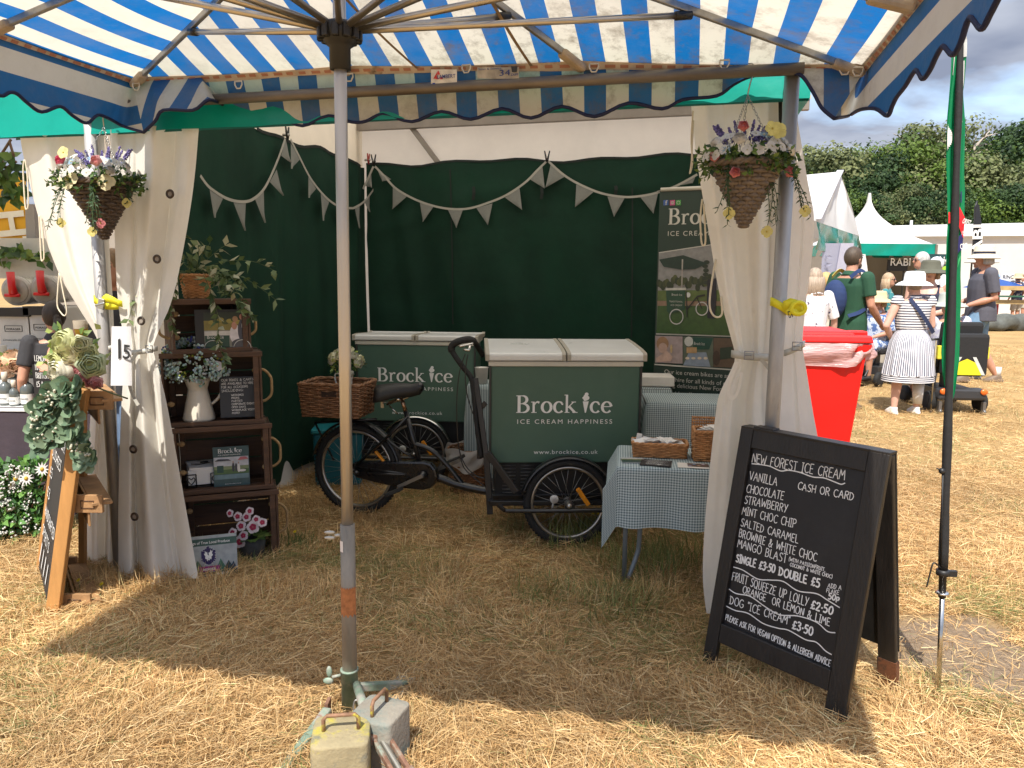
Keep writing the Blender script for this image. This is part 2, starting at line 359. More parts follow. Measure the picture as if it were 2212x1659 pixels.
# serif logo letters on unit x-height = .66, cap = 1
def serif(mb, s_, o, ex, ey, size, lift=.0015, cone=True):
    """draw the logo words; returns nothing. total advance about 4.9 * size"""
    ex = Vector(ex); ey = Vector(ey); n = ex.cross(ey).normalized(); o = Vector(o); x0 = [0.0]
    lay = [lift]
    def q(x, y): return o + ex*(x0[0]+x)*size + ey*y*size
    def rb(pts, w): lay[0] += .00004; mb.ribbon([q(*p) for p in pts], [k*size for k in w] if isinstance(w, list) else w*size, n, lay[0])
    def stem(x, y0, y1, w=.168): rb([(x, y0), (x, y1)], w)
    def ser(x0_, x1_, y, h=.045): rb([(x0_, y+h/2), (x1_, y+h/2)], h)
    def ring(cx, cy, rx, ry, a0=0, a1=360, thin=.068, thick=.168, nn=20, ph=0):
        pts = []; w = []
        for i in range(nn+1):
            a = R(a0+(a1-a0)*i/nn); pts.append((cx+rx*math.cos(a), cy+ry*math.sin(a))); w.append(thin+(thick-thin)*abs(math.cos(a-R(ph)))**1.3)
        rb(pts, w)
    for c in s_:
        if c == 'B':
            stem(.16, 0, 1); ser(0, .42, 0); ser(0, .42, .955)
            ring(.36, .76, .24, .217, 90, -90); ring(.38, .27, .3, .247, 90, -90); ser(.16, .38, .5, .05); x0[0] += .84
        elif c == 'r':
            stem(.15, 0, .64, .13); ser(.02, .32, 0); ser(.0, .17, .6); rb([(.2, .46), (.28, .6), (.38, .63), (.47, .58)], [.05, .08, .11, .13]); x0[0] += .56
        elif c == 'o': ring(.33, .325, .255, .31); x0[0] += .7
        elif c == 'c': ring(.33, .325, .255, .31, 48, 318, ph=0); rb([(.47, .54), (.53, .5), (.54, .45)], [.06, .12, .05]); x0[0] += .64
        elif c == 'k':
            stem(.14, 0, 1.04, .13); ser(.02, .3, 0); ser(0, .16, 1.0); rb([(.2, .3), (.52, .62)], .06); ser(.4, .66, .6); rb([(.28, .36), (.6, .02)], .14); ser(.46, .76, 0); x0[0] += .82
        elif c == 'e': ring(.33, .325, .255, .31, 8, 322); rb([(.1, .36), (.58, .36)], .05); x0[0] += .66
        elif c == 'i':   # an ice cream cone stands for the letter
            mb.add([q(.03, .66)+n*lift, q(.37, .66)+n*lift, q(.22, .0)+n*lift, q(.16, 0)+n*lift], [(3, 2, 1, 0)], None, False)
            pts = [q(.2+.19*math.cos(a)+.02*math.cos(5*a), .86+.17*math.sin(a)+.02*math.sin(4*a)) + n*lift for a in [2*math.pi*i/22 for i in range(22)]]
            mb.add(pts, [tuple(range(22))], None, False)
            pts = [q(.24+.11*math.cos(a), 1.07+.1*math.sin(a)) + n*lift*1.1 for a in [2*math.pi*i/16 for i in range(16)]]
            mb.add(pts, [tuple(range(16))], None, False)
            x0[0] += .44
        elif c == ' ': x0[0] += .2
SERIF_W = .84+.56+.7+.64+.82+.2+.44+.64+.6
# ================================================================ ground and grass
def vnoise(x, y, seed=0):
    """smooth value noise on numpy arrays, 0..1"""
    xi = np.floor(x).astype(np.int64); yi = np.floor(y).astype(np.int64); fx = x-xi; fy = y-yi
    fx = fx*fx*(3-2*fx); fy = fy*fy*(3-2*fy)
    def h(a, b):
        n = (a*374761393 + b*668265263 + seed*974711) & 0x7fffffff; n = ((n ^ (n >> 13))*1274126177) & 0x7fffffff
        return ((n ^ (n >> 16)) & 0xffff)/65535.0
    return (h(xi, yi)*(1-fx)+h(xi+1, yi)*fx)*(1-fy) + (h(xi, yi+1)*(1-fx)+h(xi+1, yi+1)*fx)*fy
DIRT = G(2130, 1420)
def ground_mat():
    m, nt, b = _nt('dry_ground'); N = nt.nodes; Lk = nt.links
    tc = N.new('ShaderNodeTexCoord'); src = tc.outputs['Object']
    def noise(s, d=5, r=.6):
        n = N.new('ShaderNodeTexNoise'); n.inputs['Scale'].default_value = s; n.inputs['Detail'].default_value = d; n.inputs['Roughness'].default_value = r; Lk.new(src, n.inputs['Vector']); return n.outputs[0]
    def ramp(i, a, b_, ca, cb):
        r = N.new('ShaderNodeValToRGB'); r.color_ramp.elements[0].position = a; r.color_ramp.elements[1].position = b_
        r.color_ramp.elements[0].color = (*ca, 1); r.color_ramp.elements[1].color = (*cb, 1); Lk.new(i, r.inputs[0]); return r.outputs[0]
    def mix(f, a, b_):
        x = N.new('ShaderNodeMixRGB'); Lk.new(f, x.inputs[0]); Lk.new(a, x.inputs[1]); Lk.new(b_, x.inputs[2]); return x.outputs[0]
    fine = ramp(noise(38, 8, .75), .34, .66, (.19, .115, .05), (.58, .40, .185))
    broad = ramp(noise(1.3, 6, .6), .35, .68, (.24, .145, .06), (.52, .35, .155))
    h = N.new('ShaderNodeMixRGB'); h.inputs[0].default_value = .45; Lk.new(fine, h.inputs[1]); Lk.new(broad, h.inputs[2])
    g = ramp(noise(2.1, 5, .6), .64, .76, (0, 0, 0), (.35, .35, .35))
    green = N.new('ShaderNodeRGB'); green.outputs[0].default_value = (.13, .13, .04, 1)
    c = mix(g, h.outputs[0], green.outputs[0])
    sep = N.new('ShaderNodeVectorMath'); sep.operation = 'DISTANCE'; Lk.new(src, sep.inputs[0]); sep.inputs[1].default_value = tuple(DIRT)
    ad = N.new('ShaderNodeMath'); ad.operation = 'MULTIPLY_ADD'; Lk.new(noise(5, 5), ad.inputs[0]); ad.inputs[1].default_value = -.55; Lk.new(sep.outputs['Value'], ad.inputs[2])
    dm = ramp(ad.outputs[0], .05, .2, (1, 1, 1), (0, 0, 0))
    dirt = ramp(noise(30, 7, .7), .3, .7, (.21, .15, .10), (.33, .25, .175))
    c = mix(dm, c, dirt)
    Lk.new(c, b.inputs['Base Color']); b.inputs['Roughness'].default_value = .95; b.inputs['Specular IOR Level'].default_value = .1
    bp = N.new('ShaderNodeBump'); bp.inputs['Strength'].default_value = .8; bp.inputs['Distance'].default_value = .03; Lk.new(noise(30, 8, .75), bp.inputs['Height']); Lk.new(bp.outputs[0], b.inputs['Normal'])
    return m
gm = MB(); gm.grid(lambda a, b: Vector(((a-.5)*1600, -60+b*1400, 0)), 8, 8)
tag(gm.build('ground', ground_mat()), kind='structure')
def build_grass():
    rs = np.random.RandomState(5)
    Xs = []; Ys = []; Ls = []
    def region(x0, x1, y0, y1, dens, Lm):
        n = int((x1-x0)*(y1-y0)*dens); x = rs.uniform(x0, x1, n); y = rs.uniform(y0, y1, n); Xs.append(x); Ys.append(y); Ls.append(np.full(n, Lm))
    region(-2.4, 2.4, 1.35, 2.6, 19000, 1.0)
    region(-3.2, 3.2, 2.6, 4.2, 13000, 1.0)
    region(-4.2, 4.4, 4.2, 6.4, 5200, 1.1)
    region(2.0, 7.0, 6.4, 10., 1100, 1.35)
    region(3.2, 13., 10, 18., 330, 1.7)
    region(-4.5, -2.2, 3.4, 6.0, 1500, 1.2)
    x = np.concatenate(Xs); y = np.concatenate(Ys); Lk = np.concatenate(Ls)
    # the view is a wedge in front of the stall: keep what could be seen from about here
    keep = (np.abs(x) < .80*y+.75)
    dd = np.hypot(x-DIRT.x, y-DIRT.y) - .5*vnoise(x*5, y*5, 3)
    keep &= (dd > .12) | (rs.rand(len(x)) < .12)
    x, y, Lk = x[keep], y[keep], Lk[keep]; n = len(x)
    cl = vnoise(x*2.2, y*2.2, 1)*.6 + vnoise(x*6.5, y*6.5, 2)*.4
    swirl = vnoise(x*1.6, y*1.6, 7)*9 + vnoise(x*5, y*5, 8)*3
    lie = rs.rand(n) < (.80 - .25*(cl > .62))
    ang = np.where(rs.rand(n) < .55, swirl + rs.normal(0, .7, n), rs.uniform(0, 6.283, n))
    pitch = np.where(lie, rs.uniform(-.05, .4, n), rs.uniform(.6, 1.45, n))
    L = np.where(lie, rs.uniform(.04, .135, n), rs.uniform(.02, .085, n)*(.6+.9*cl))*Lk**.5
    w = rs.uniform(.0012, .0030, n)*Lk
    z0 = np.where(lie, rs.uniform(.002, .04, n)*(.4+1.1*cl), 0.0)
    # trodden, greener strip in the shade inside the stall
    u = (x-TL.x)*UD.x + (y-TL.y)*UD.y; v = (x-TL.x)*VD.x+(y-TL.y)*VD.y
    gp = np.clip((vnoise(x*1.7, y*1.7, 21)-.62)*1.6, 0, .4) + np.where((v > -.4) & (u > 1.2) & (u < 3.5), np.clip((u-1.0)*.16, 0, .36)*np.clip(vnoise(x*2.5, y*2.5, 22)*2.0-.35, 0, 1.2), 0) + .035
    gp = np.where((y > 8) | (v < -.5), gp*.35, gp); tuft = np.zeros(n)
    for (tx, ty, tr, k) in ((1255, 1165, .30, .75), (1420, 1215, .32, .55), (1180, 1290, .22, .4), (640, 1180, .10, .7), (1330, 1330, .2, .35)):
        q = G(tx, ty); tuft = np.maximum(tuft, k*np.clip(1.3-np.hypot(x-q.x, y-q.y)/tr, 0, 1))
    gp = np.maximum(gp, tuft)
    isg = rs.rand(n) < gp
    straw = np.array([(.66, .455, .215), (.57, .37, .16), (.45, .27, .11), (.72, .535, .29), (.36, .21, .085), (.52, .36, .17)])[rs.randint(0, 6, n)]
    grn = np.array([(.13, .17, .045), (.19, .22, .07), (.25, .24, .085)])[rs.randint(0, 3, n)]
    c = np.where(isg[:, None], grn, straw)*rs.uniform(.72, 1.3, (n, 1))*(.88+.40*vnoise(x*.9, y*.9, 31))[:, None]
    stand = isg & (rs.rand(n) < .85*tuft); pitch = np.where(stand, rs.uniform(.8, 1.45, n), pitch); L = np.where(stand, rs.uniform(.07, .20, n), np.where(isg & ~lie, L*1.25, np.where((v > -.3) & (u > 0) & (u < 3.6) & ~lie, L*1.5, L))); w = np.where(stand, w*1.9, np.where(~lie, w*1.25, w)); z0 = np.where(stand, 0, z0)
    dx = np.cos(ang)*np.cos(pitch); dy = np.sin(ang)*np.cos(pitch); dz = np.sin(pitch)
    px, py = -np.sin(ang), np.cos(ang)
    tw = rs.uniform(-.9, .9, n); pz = np.sin(tw); px = px*np.cos(tw); py = py*np.cos(tw)
    b = rs.normal(0, .16, n)*L; sag = rs.uniform(.0, .22, n)*L
    V = np.zeros((n, 5, 3), np.float32)
    for k, (t, s) in enumerate(((0, 1), (0, -1), (.55, .9), (.55, -.9), (1, 0))):
        q = t*(1-t)*4
        V[:, k, 0] = x + dx*L*t + px*w*s/2 + px*b*q*.5; V[:, k, 1] = y + dy*L*t + py*w*s/2 + py*b*q*.5
        V[:, k, 2] = np.maximum(z0 + dz*L*t + pz*w*s/2 - sag*t*t + b*q*.3, .001)
    me = bpy.data.meshes.new('dry_grass'); me.vertices.add(n*5); me.vertices.foreach_set('co', V.ravel())
    base = np.arange(n)[:, None]*5
    loops = np.concatenate([base+np.array([[0, 1, 3, 2]]), base+np.array([[2, 3, 4]])], axis=1).ravel()
    me.loops.add(n*7); me.loops.foreach_set('vertex_index', loops.astype(np.int32))
    st = (np.arange(n)[:, None]*7+np.array([[0, 4]])).ravel(); me.polygons.add(n*2); me.polygons.foreach_set('loop_start', st.astype(np.int32))
    me.update(calc_edges=True)
    ca = me.color_attributes.new('Col', 'FLOAT_COLOR', 'POINT'); cc = np.ones((n, 5, 4), np.float32); cc[:, :, :3] = np.clip(c, 0, .9)[:, None, :]
    ca.data.foreach_set('color', cc.ravel())
    o = bpy.data.objects.new('dry_grass', me); COL.objects.link(o); me.materials.append(MV('straw_blades', .75, .1, 3., transl=.22))
    tag(o, 'dry straw-coloured grass trodden flat with a few green tufts', None, None, 'stuff')
build_grass()

# ================================================================ parasol
def cr(pts, k=6):
    """Catmull-Rom through vectors"""
    pts = [Vector(p) for p in pts]; q = []
    for i in range(len(pts)-1):
        a, b, c, d = pts[max(i-1, 0)], pts[i], pts[i+1], pts[min(i+2, len(pts)-1)]
        for j in range(k):
            t = j/k; q.append(.5*((2*b)+(c-a)*t+(2*a-5*b+4*c-d)*t*t+(3*b-a-3*c+d)*t*t*t))
    return q+[pts[-1]]
def stripe_mat(name, tr, tcol, cream=(.70, .66, .585), blue=(.006, .14, .44)):
    m, nt, b = _nt(name); N = nt.nodes; Lk = nt.links
    a = N.new('ShaderNodeAttribute'); a.attribute_name = 'across'
    d = N.new('ShaderNodeMath'); d.operation = 'DIVIDE'; d.inputs[1].default_value = .186; Lk.new(a.outputs['Fac'], d.inputs[0])
    f = N.new('ShaderNodeMath'); f.operation = 'FRACT'; Lk.new(d.outputs[0], f.inputs[0])
    g = N.new('ShaderNodeMath'); g.operation = 'LESS_THAN'; g.inputs[1].default_value = .5; Lk.new(f.outputs[0], g.inputs[0])
    tc = N.new('ShaderNodeTexCoord')
    mx = N.new('ShaderNodeMixRGB'); Lk.new(g.outputs[0], mx.inputs[0]); mx.inputs[1].default_value = (*cream, 1); mx.inputs[2].default_value = (*blue, 1)
    cs = mx.outputs[0]
    e = N.new('ShaderNodeAttribute'); e.attribute_name = 'mould'
    for col, sc, lo, hi, k in (((.13, .09, .055), 9, .48, .70, .85), ((.42, .20, .06), 3.3, .63, .72, .55), ((.33, .27, .2), 2.0, .45, .8, .30)):
        n = N.new('ShaderNodeTexNoise'); n.inputs['Scale'].default_value = sc; n.inputs['Detail'].default_value = 8; n.inputs['Roughness'].default_value = .75; Lk.new(tc.outputs['Object'], n.inputs['Vector'])
        mr = N.new('ShaderNodeMapRange'); mr.inputs[1].default_value = lo; mr.inputs[2].default_value = hi; mr.inputs[4].default_value = k; Lk.new(n.outputs[0], mr.inputs[0])
        mu = N.new('ShaderNodeMath'); mu.operation = 'MULTIPLY'; Lk.new(mr.outputs[0], mu.inputs[0])
        if sc > 2.5: Lk.new(e.outputs['Fac'], mu.inputs[1])
        else: mu.inputs[1].default_value = 1.0
        x = N.new('ShaderNodeMixRGB'); Lk.new(mu.outputs[0], x.inputs[0]); Lk.new(cs, x.inputs[1]); x.inputs[2].default_value = (*col, 1); cs = x.outputs[0]
    Lk.new(cs, b.inputs['Base Color']); b.inputs['Roughness'].default_value = .7
    n = N.new('ShaderNodeTexNoise'); n.inputs['Scale'].default_value = 7; n.inputs['Detail'].default_value = 4; Lk.new(tc.outputs['Object'], n.inputs['Vector'])
    bp = N.new('ShaderNodeBump'); bp.inputs['Strength'].default_value = .35; bp.inputs['Distance'].default_value = .03; Lk.new(n.outputs[0], bp.inputs['Height']); Lk.new(bp.outputs[0], b.inputs['Normal'])
    add_transl(m, nt, b, cs, tr, tcol); return m
ALU = M('dull_aluminium', (.50, .48, .45), .38, .9, .14, 9, .12, 50, stretch=(1, 1, .12))
STEEL = M('weathered_steel', (.36, .35, .33), .5, .85, .3, 10, .2, 60, spots=[((.25, .13, .07), 9, .66, .06)])
BLACKP = M('black_plastic', (.015, .015, .016), .45, 0, .2, 9)
ROPE = M('cream_cord', (.68, .62, .48), .8, 0, .1, 40)
def build_parasol():
    LC, RC = P(285, 173, 3.84), P(1872, 145, 3.07)
    D = 2.5
    ED = (RC-LC); ED.z = 0; WD = ED.length; ED.normalize(); BD = Vector((-ED.y, ED.x, 0))     # along the far edge / away from the viewer
    LN, RN = LC - BD*(D-.08), RC - BD*(D-.28)
    pb = Vector((-.582, 2.62, 0)); hub = P(734, 82, 2.62); pole_top = pb + (hub-pb)*((2.86)/hub.z); pole_top.z = 2.86
    apex = pole_top + Vector((0, 0, -.02))
    root = thing('market_parasol', pb, 'big blue and white striped market parasol with rusty metal pole and scalloped edge', 'parasol')
    bow = lambda t: Vector((0, 0, .032*max(0, min(1, t/.34, (1-t)/.33))))
    far = [LC.lerp(RC, t)+bow(t) for t in (0, .34, .67, 1)]; near = [RN.lerp(LN, t) for t in (0, .34, .67, 1)]
    right = [RC.lerp(RN, t) for t in (.34, .67)]; left = [LN.lerp(LC, t) for t in (.34, .67)]
    loop = far + right + near + left                       # 12 rib ends
    def edge(e):
        i = int(e) % 12; f = e-int(e); return loop[i].lerp(loop[(i+1) % 12], f)
    def surf(a, b):
        e = a*12; f = e-int(e); p = apex.lerp(edge(min(e, 11.99999) if e < 12 else 0.0), b)
        sag = math.sin(math.pi*f); p.z -= sag*.035*b*(1.15-b)+.03*b*(1-b); return p
    cm = MB(); cm.grid(surf, 12*10, 16)
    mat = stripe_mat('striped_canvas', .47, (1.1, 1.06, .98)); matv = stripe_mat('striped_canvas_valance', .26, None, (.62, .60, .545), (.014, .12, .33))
    can = cm.build('canopy', mat, root)
    def attrs(o, fn, mould):
        vs = o.data.vertices; off = base_of(o); a = o.data.attributes.new('across', 'FLOAT', 'POINT'); e = o.data.attributes.new('mould', 'FLOAT', 'POINT')
        a.data.foreach_set('value', [fn(v.co+off) for v in vs]); e.data.foreach_set('value', [mould(v.co+off) for v in vs])
    PH = .06
    acr = lambda p: (p-LC).dot(ED)+PH
    def md(p):
        d = abs((p-LC).dot(BD)); s = (p-LC).dot(ED)
        return max(0, 1-d/.9)*min(1, max(.15, (s-.5)/1.2)) + .08
    attrs(can, acr, md)
    def far_plane(x, y, back=0.0):
        d = ray(x, y); o = Vector((0, 0, EYE)); return o + d*(((LC-o).dot(BD)+back)/d.dot(BD))
    def side_plane(x, y, C, out=0.0):
        d = ray(x, y); o = Vector((0, 0, EYE)); return o + d*(((C-o).dot(ED)+out)/d.dot(ED))
    FE = [(310, 286), (335, 262), (353, 238), (417, 238), (450, 216), (483, 227), (517, 245), (600, 252), (653, 272), (710, 250), (760, 264), (790, 262), (827, 247), (890, 263), (954, 241), (1017, 258), (1084, 235), (1147, 255), (1214, 230), (1284, 252), (1357, 223), (1430, 235), (1475, 215), (1548, 207), (1585, 182), (1622, 165), (1682, 156), (1715, 158), (1735, 167), (1758, 202), (1775, 233), (1802, 256)]
    RE = [(1802, 256), (1833, 250), (1858, 237), (1892, 235), (1917, 250), (1927, 230), (1937, 210), (1955, 187), (1978, 152), (1993, 170), (2008, 153), (2022, 123), (2038, 100), (2058, 118), (2075, 93), (2095, 38), (2120, 62), (2138, 33), (2155, 0)]
    LE = [(0, 207), (20, 200), (37, 203), (60, 223), (90, 242), (130, 230), (157, 250), (187, 266), (210, 249), (233, 255), (267, 273), (310, 286)]
    fl = [far_plane(x, y, (.05 if 455 < x < 1640 else -.02 if x > 1000 else -.15)-.015*math.sin(x*.02)-(.10*max(0, (x-1700)/100) if x > 1700 else 0)) for x, y in FE]
    cornR, cornL = fl[-1], fl[0]
    rl = [side_plane(x, y, RC, -.0) for x, y in RE]; rl[0] = cornR
    # both side valances go on, scallop by scallop, beyond the picture
    step = (rl[-1]-rl[-4])
    def cont(base, d0, sgn):
        q = []
        for i in range(1, 40):
            s = i*.07; p = base + d0*s; p.z += .03*math.sin(s*22)*1.0; q.append(p)
        return q
    rl = rl + [p for p in cont(rl[-1], -BD, 1) if (p-RC).dot(-BD) < D]
    ll = [side_plane(x, y, LC, 0) for x, y in LE]; ll[-1] = cornL
    ll = [p for p in reversed(cont(ll[0], -BD, 1)) if (p-LC).dot(-BD) < D] + ll
    nl = []
    for i in range(0, 61):
        t = i/60; p = LN.lerp(RN, t); p.z -= .20+.03*math.sin(t*WD*22); nl.append(p)
    def drop(low, axis, A, B, name, fn, md_):
        low = cr(low, 4); tops = []
        L_ = (B-A).length
        tot = [0]
        for i in range(1, len(low)): tot.append(tot[-1]+max(1e-4, (low[i]-low[i-1]).dot(axis)))
        for i in range(len(low)): tops.append(A.lerp(B, tot[i]/tot[-1])+(bow(tot[i]/tot[-1]) if A is LC else Vector()))
        mb = MB(); nv = 8; k = len(low)
        vs = []
        for i in range(k):
            for j in range(nv+1):
                t = j/nv; p = tops[i].lerp(low[i], t); vs.append(p)
        mb.add(vs, [(i*(nv+1)+j, (i+1)*(nv+1)+j, (i+1)*(nv+1)+j+1, i*(nv+1)+j+1) for i in range(k-1) for j in range(nv)])
        o = mb.build(name, matv, root); attrs(o, fn, md_)
        tb = MB(); tb.tube(low, .0075, 6); tb.build('edge_binding', M('navy_binding', (.008, .013, .06), .7), o)
        return o
    drop(fl, ED, LC, RC, 'valance', acr, lambda p: .25+max(0, min(1, ((p-LC).dot(ED)-.9)/1.0))*.6)
    drop(rl, -BD, RC, RN, 'valance', lambda p: WD+PH+(RC.z-p.z)*1.05+.05, lambda p: max(.1, 1-abs((p-RC).dot(BD))/.25))
    drop(ll, BD, LN, LC, 'valance', lambda p: PH-(LC.z-p.z)*1.0-.02, lambda p: .15)
    drop([p for p in nl], ED, LN, RN, 'valance', acr, lambda p: .1)
    # seam tape with printed red marks round the inner edge
    tape = MB(); marks = MB()
    for A, B, ins in ((LC, RC, -BD), (RC, RN, -ED), (LN, LC, ED)):
        n = 40; up_ = Vector((0, 0, 1))
        a_ = A + ins*.004 - up_*.006; b_ = B + ins*.004 - up_*.006
        fb_ = (lambda t: a_.lerp(b_, t)+bow(t)) if A is LC else (lambda t: a_.lerp(b_, t))
        tape.ribbon([fb_(i/n) for i in range(n+1)], .045, (ins + up_*-.9), .003)
        nm = int((B-A).length/.062)
        for i in range(nm):
            t = (i+.1)/nm; t2 = (i+(.62 if i % 3 else .78))/nm
            marks.ribbon([fb_(t), fb_(t2)], .013, (ins + up_*-.9), .006)
    tape.build('seam_tape', M('cream_tape', (.62, .5, .38), .8, 0, .25, 8, spots=[((.2, .13, .08), 6, .58, .12)]), root)
    marks.build('printed_marks', M('faded_red_print', (.48, .22, .14), .8), root)
    # fabric seams on the far panel
    sm = MB()
    for t in (.445, .60):
        e = LC.lerp(RC, t); q = [apex.lerp(e, .25+.75*i/10) + Vector((0, 0, -.03)) for i in range(11)]
        far_t = LC.lerp(RC, t); back = far_t - BD*1.05; back.z = far_t.z+.115
        sm.ribbon([back.lerp(far_t, i/10)+bow(t)+Vector((0, 0, -.02*math.sin(math.pi*i/10)-.006)) for i in range(11)], .013, (0, 0, -1), .002)
    sm.build('canopy_seam', M('seam_brown', (.28, .2, .13), .8), root)
    # ribs
    for i, e in enumerate(loop):
        rb = MB(); a = apex+Vector((0, 0, -.03)); b = e+(apex-e).normalized()*.06+Vector((0, 0, -.022))
        rb.bar(a, b, .018, .026); 
        ro = rb.build('rib', STEEL, root, bevel=.004)
        pk = MB(); d = (a-b).normalized(); pk.bar(b+d*.09+Vector((0, 0, -.004)), b-d*.045+Vector((0, 0, -.008)), .045, .034); pk.build('end_pocket', M('pocket_cloth', (.45, .36, .26), .85, 0, .25, 12), ro, bevel=.012)
        f = .62 if i in (0, 1, 2, 3) else .6
        s_end = apex.lerp(e, f)+Vector((0, 0, -.045))
        dirh = (s_end-hub).normalized(); sa = hub + dirh*.045 + Vector((0, 0, .02))
        st = MB(); st.tube([sa, s_end], .0115, 10); so = st.build('strut', M('bright_strut', (.62, .55, .46), .3, .9, .12, 5), root)
        cp = MB(); cp.tube([s_end-dirh*.05, s_end+dirh*.012], .0155, 10); cp.build('strut_cap', BLACKP, so)
    # pole
    pm = MB(); j = pb + (hub-pb)*(.625/hub.z) ; j2 = P(741, 1132, 2.62); zt = j2.z
    ax = (hub-pb).normalized()
    def on(z): return pb + (hub-pb)*(z/hub.z)
    pm.tube([on(zt-.05), on(zt+.6), on(1.7), pole_top], .0208, 20)
    pm.build('pole', M('anodised_pole', (.58, .53, .47), .34, .8, .16, 4, .04, 30, stretch=(1, 1, .05), spots=[((.68, .65, .63), 3.0, .5, .25)]), root)
    sl = MB(); sl.tube([on(.0), on(zt)], .0262, 20); slv = sl.build('pole_sleeve', M('galvanised_sleeve', (.33, .29, .235), .6, .6, .3, 7, .15, 50, stretch=(1, 1, .3), spots=[((.22, .2, .17), 12, .55, .1)]), root)
    rs = MB(); za = P(748, 1270, 2.6).z; zb = P(748, 1330, 2.6).z
    n = 24
    for (z1, z2, a1, a2) in ((za, zb, 185, 350),):
        vs = []
        for i in range(n+1):
            a = R(a1+(a2-a1)*i/n)
            for z in (z1+.004*math.sin(i*2.1), z2+.006*math.sin(i*1.3)): vs.append(on(z)+Vector((math.cos(a), math.sin(a), 0))*.0274)
        rs.add(vs, [(2*i, 2*i+1, 2*i+3, 2*i+2) for i in range(n)])
    rs.build('rust_patch', M('orange_rust', (.42, .16, .055), .95, 0, .35, 40, .3, 90), slv)
    lb = MB(); z = P(735, 1181, 2.6).z
    vs = [on(z+dz)+Vector((math.cos(R(a)), math.sin(R(a)), 0))*.0272 for dz in (.02, -.02) for a in (205, 225, 245)]
    lb.add(vs, [(0, 1, 4, 3), (1, 2, 5, 4)]); lb.build('torn_sticker', M('white_sticker', (.75, .7, .66), .6), slv)
    wn = MB(); q = on(P(738, 1160, 2.6).z); wn.tube([q+Vector((-.02, 0, 0)), q+Vector((-.045, -.004, .0))], .006, 8)
    wn.ball(q+Vector((-.062, -.004, .011)), .017, 8, 6, None, (1.2, .35, .4)); wn.ball(q+Vector((-.062, -.004, -.009)), .017, 8, 6, None, (1.2, .35, .4))
    wn.build('wing_screw', M('cast_zinc', (.55, .53, .48), .5, .6), slv)
    # runner hub under the canopy
    hb = MB(); hb.lathe([(.024, -.10), (.034, -.098), (.034, -.03), (.045, -.022), (.062, -.0), (.066, .03), (.05, .045), (.024, .05)], hub, 24, None, ax)
    ho = hb.build('runner_hub', BLACKP, root)
    for k in range(12):
        a = 2*math.pi*k/12; t = MB(); c = hub + Vector((math.cos(a), math.sin(a), 0))*.062 + Vector((0, 0, .012)); t.box(c, (.022, .022, .045), Matrix.Rotation(a, 3, 'Z')); t.build('hub_lug', BLACKP, ho, bevel=.004)
    # small white cord hooks on the valance
    for i, (x, y) in enumerate(((294, 186), (515, 182), (754, 166), (1007, 147), (1283, 145), (1565, 137), (1825, 150), (1853, 153))):
        c = far_plane(x, y, -.05); hk = MB(); rr = .018
        hk.tube([c+ED*(-rr)+Vector((0, 0, rr*.7)), c+ED*(-rr)+Vector((0, 0, -rr*.1)), c+ED*(-rr*.5)+Vector((0, 0, -rr)), c+ED*(rr*.5)+Vector((0, 0, -rr)), c+ED*rr+Vector((0, 0, -rr*.1)), c+ED*rr+Vector((0, 0, rr*.7)), c+ED*(-rr)+Vector((0, 0, rr*.7))], .0035, 6)
        hk.build('cord_hook', M('hook_plastic', (.62, .58, .5), .5), root)
    # maker's labels sewn to the far valance
    lab = MB(); a, b = far_plane(932, 150, -.045), far_plane(987, 183, -.045)
    def quad(mb, x0, y0, x1, y1, lift=0.0, col=None):
        ps = [far_plane(x, y, -.045-lift) for x, y in ((x0, y1), (x1, y1), (x1, y0), (x0, y0))]; mb.add(ps, [(0, 1, 2, 3)], col, False)
    quad(lab, 931, 150, 987, 184, 0, (.72, .66, .56)); lb2 = MB(); quad(lb2, 1031, 145, 1121, 170, 0, (.42, .37, .29))
    quad(lab, 934, 179, 940, 181.5, .002, (.03, .05, .3))
    for (x0, y0, x1, y1, x2, y2) in ((946, 152, 936, 170, 942, 170), (947, 152, 951, 161, 944, 161), (953, 164, 957, 171, 950, 171), (944, 164, 948, 171, 941, 171)):
        lab.add([far_plane(x, y, -.048) for x, y in ((x0, y0), (x1, y1), (x2, y2))], [(0, 1, 2)], (.6, .05, .05), False)
    lb2.add([far_plane(x, y, -.048) for x, y in ((1104, 143), (1118, 143), (1116, 156), (1106, 156))], [(0, 1, 2, 3)], (.04, .04, .04), False)
    lo = lab.build('maker_label', MV('label_card', .7, .3, 25), root); lo2 = lb2.build('maker_label', MV('label_card', .7), root)
    tx = MB(); ex = ED; ey = Vector((0, 0, 1))
    text_mesh('LAMBERT', .022, far_plane(944, 170, -.05), ex, ey, tx, .082, weight=.01); tx.build('label_print', M('label_ink', (.03, .05, .2), .7), lo); tx = MB(); text_mesh('Sales & Service', .012, far_plane(1033, 152, -.05), ex, ey, tx, .1)
    text_mesh('34', .034, far_plane(1077, 164, -.05), ex, ey, tx, .05); text_mesh('ZAPP', .013, far_plane(1103, 164, -.05), ex, ey, tx, .033, weight=.02)
    tx.build('label_print', M('label_ink', (.03, .05, .2), .7), lo2)
    return root
build_parasol()
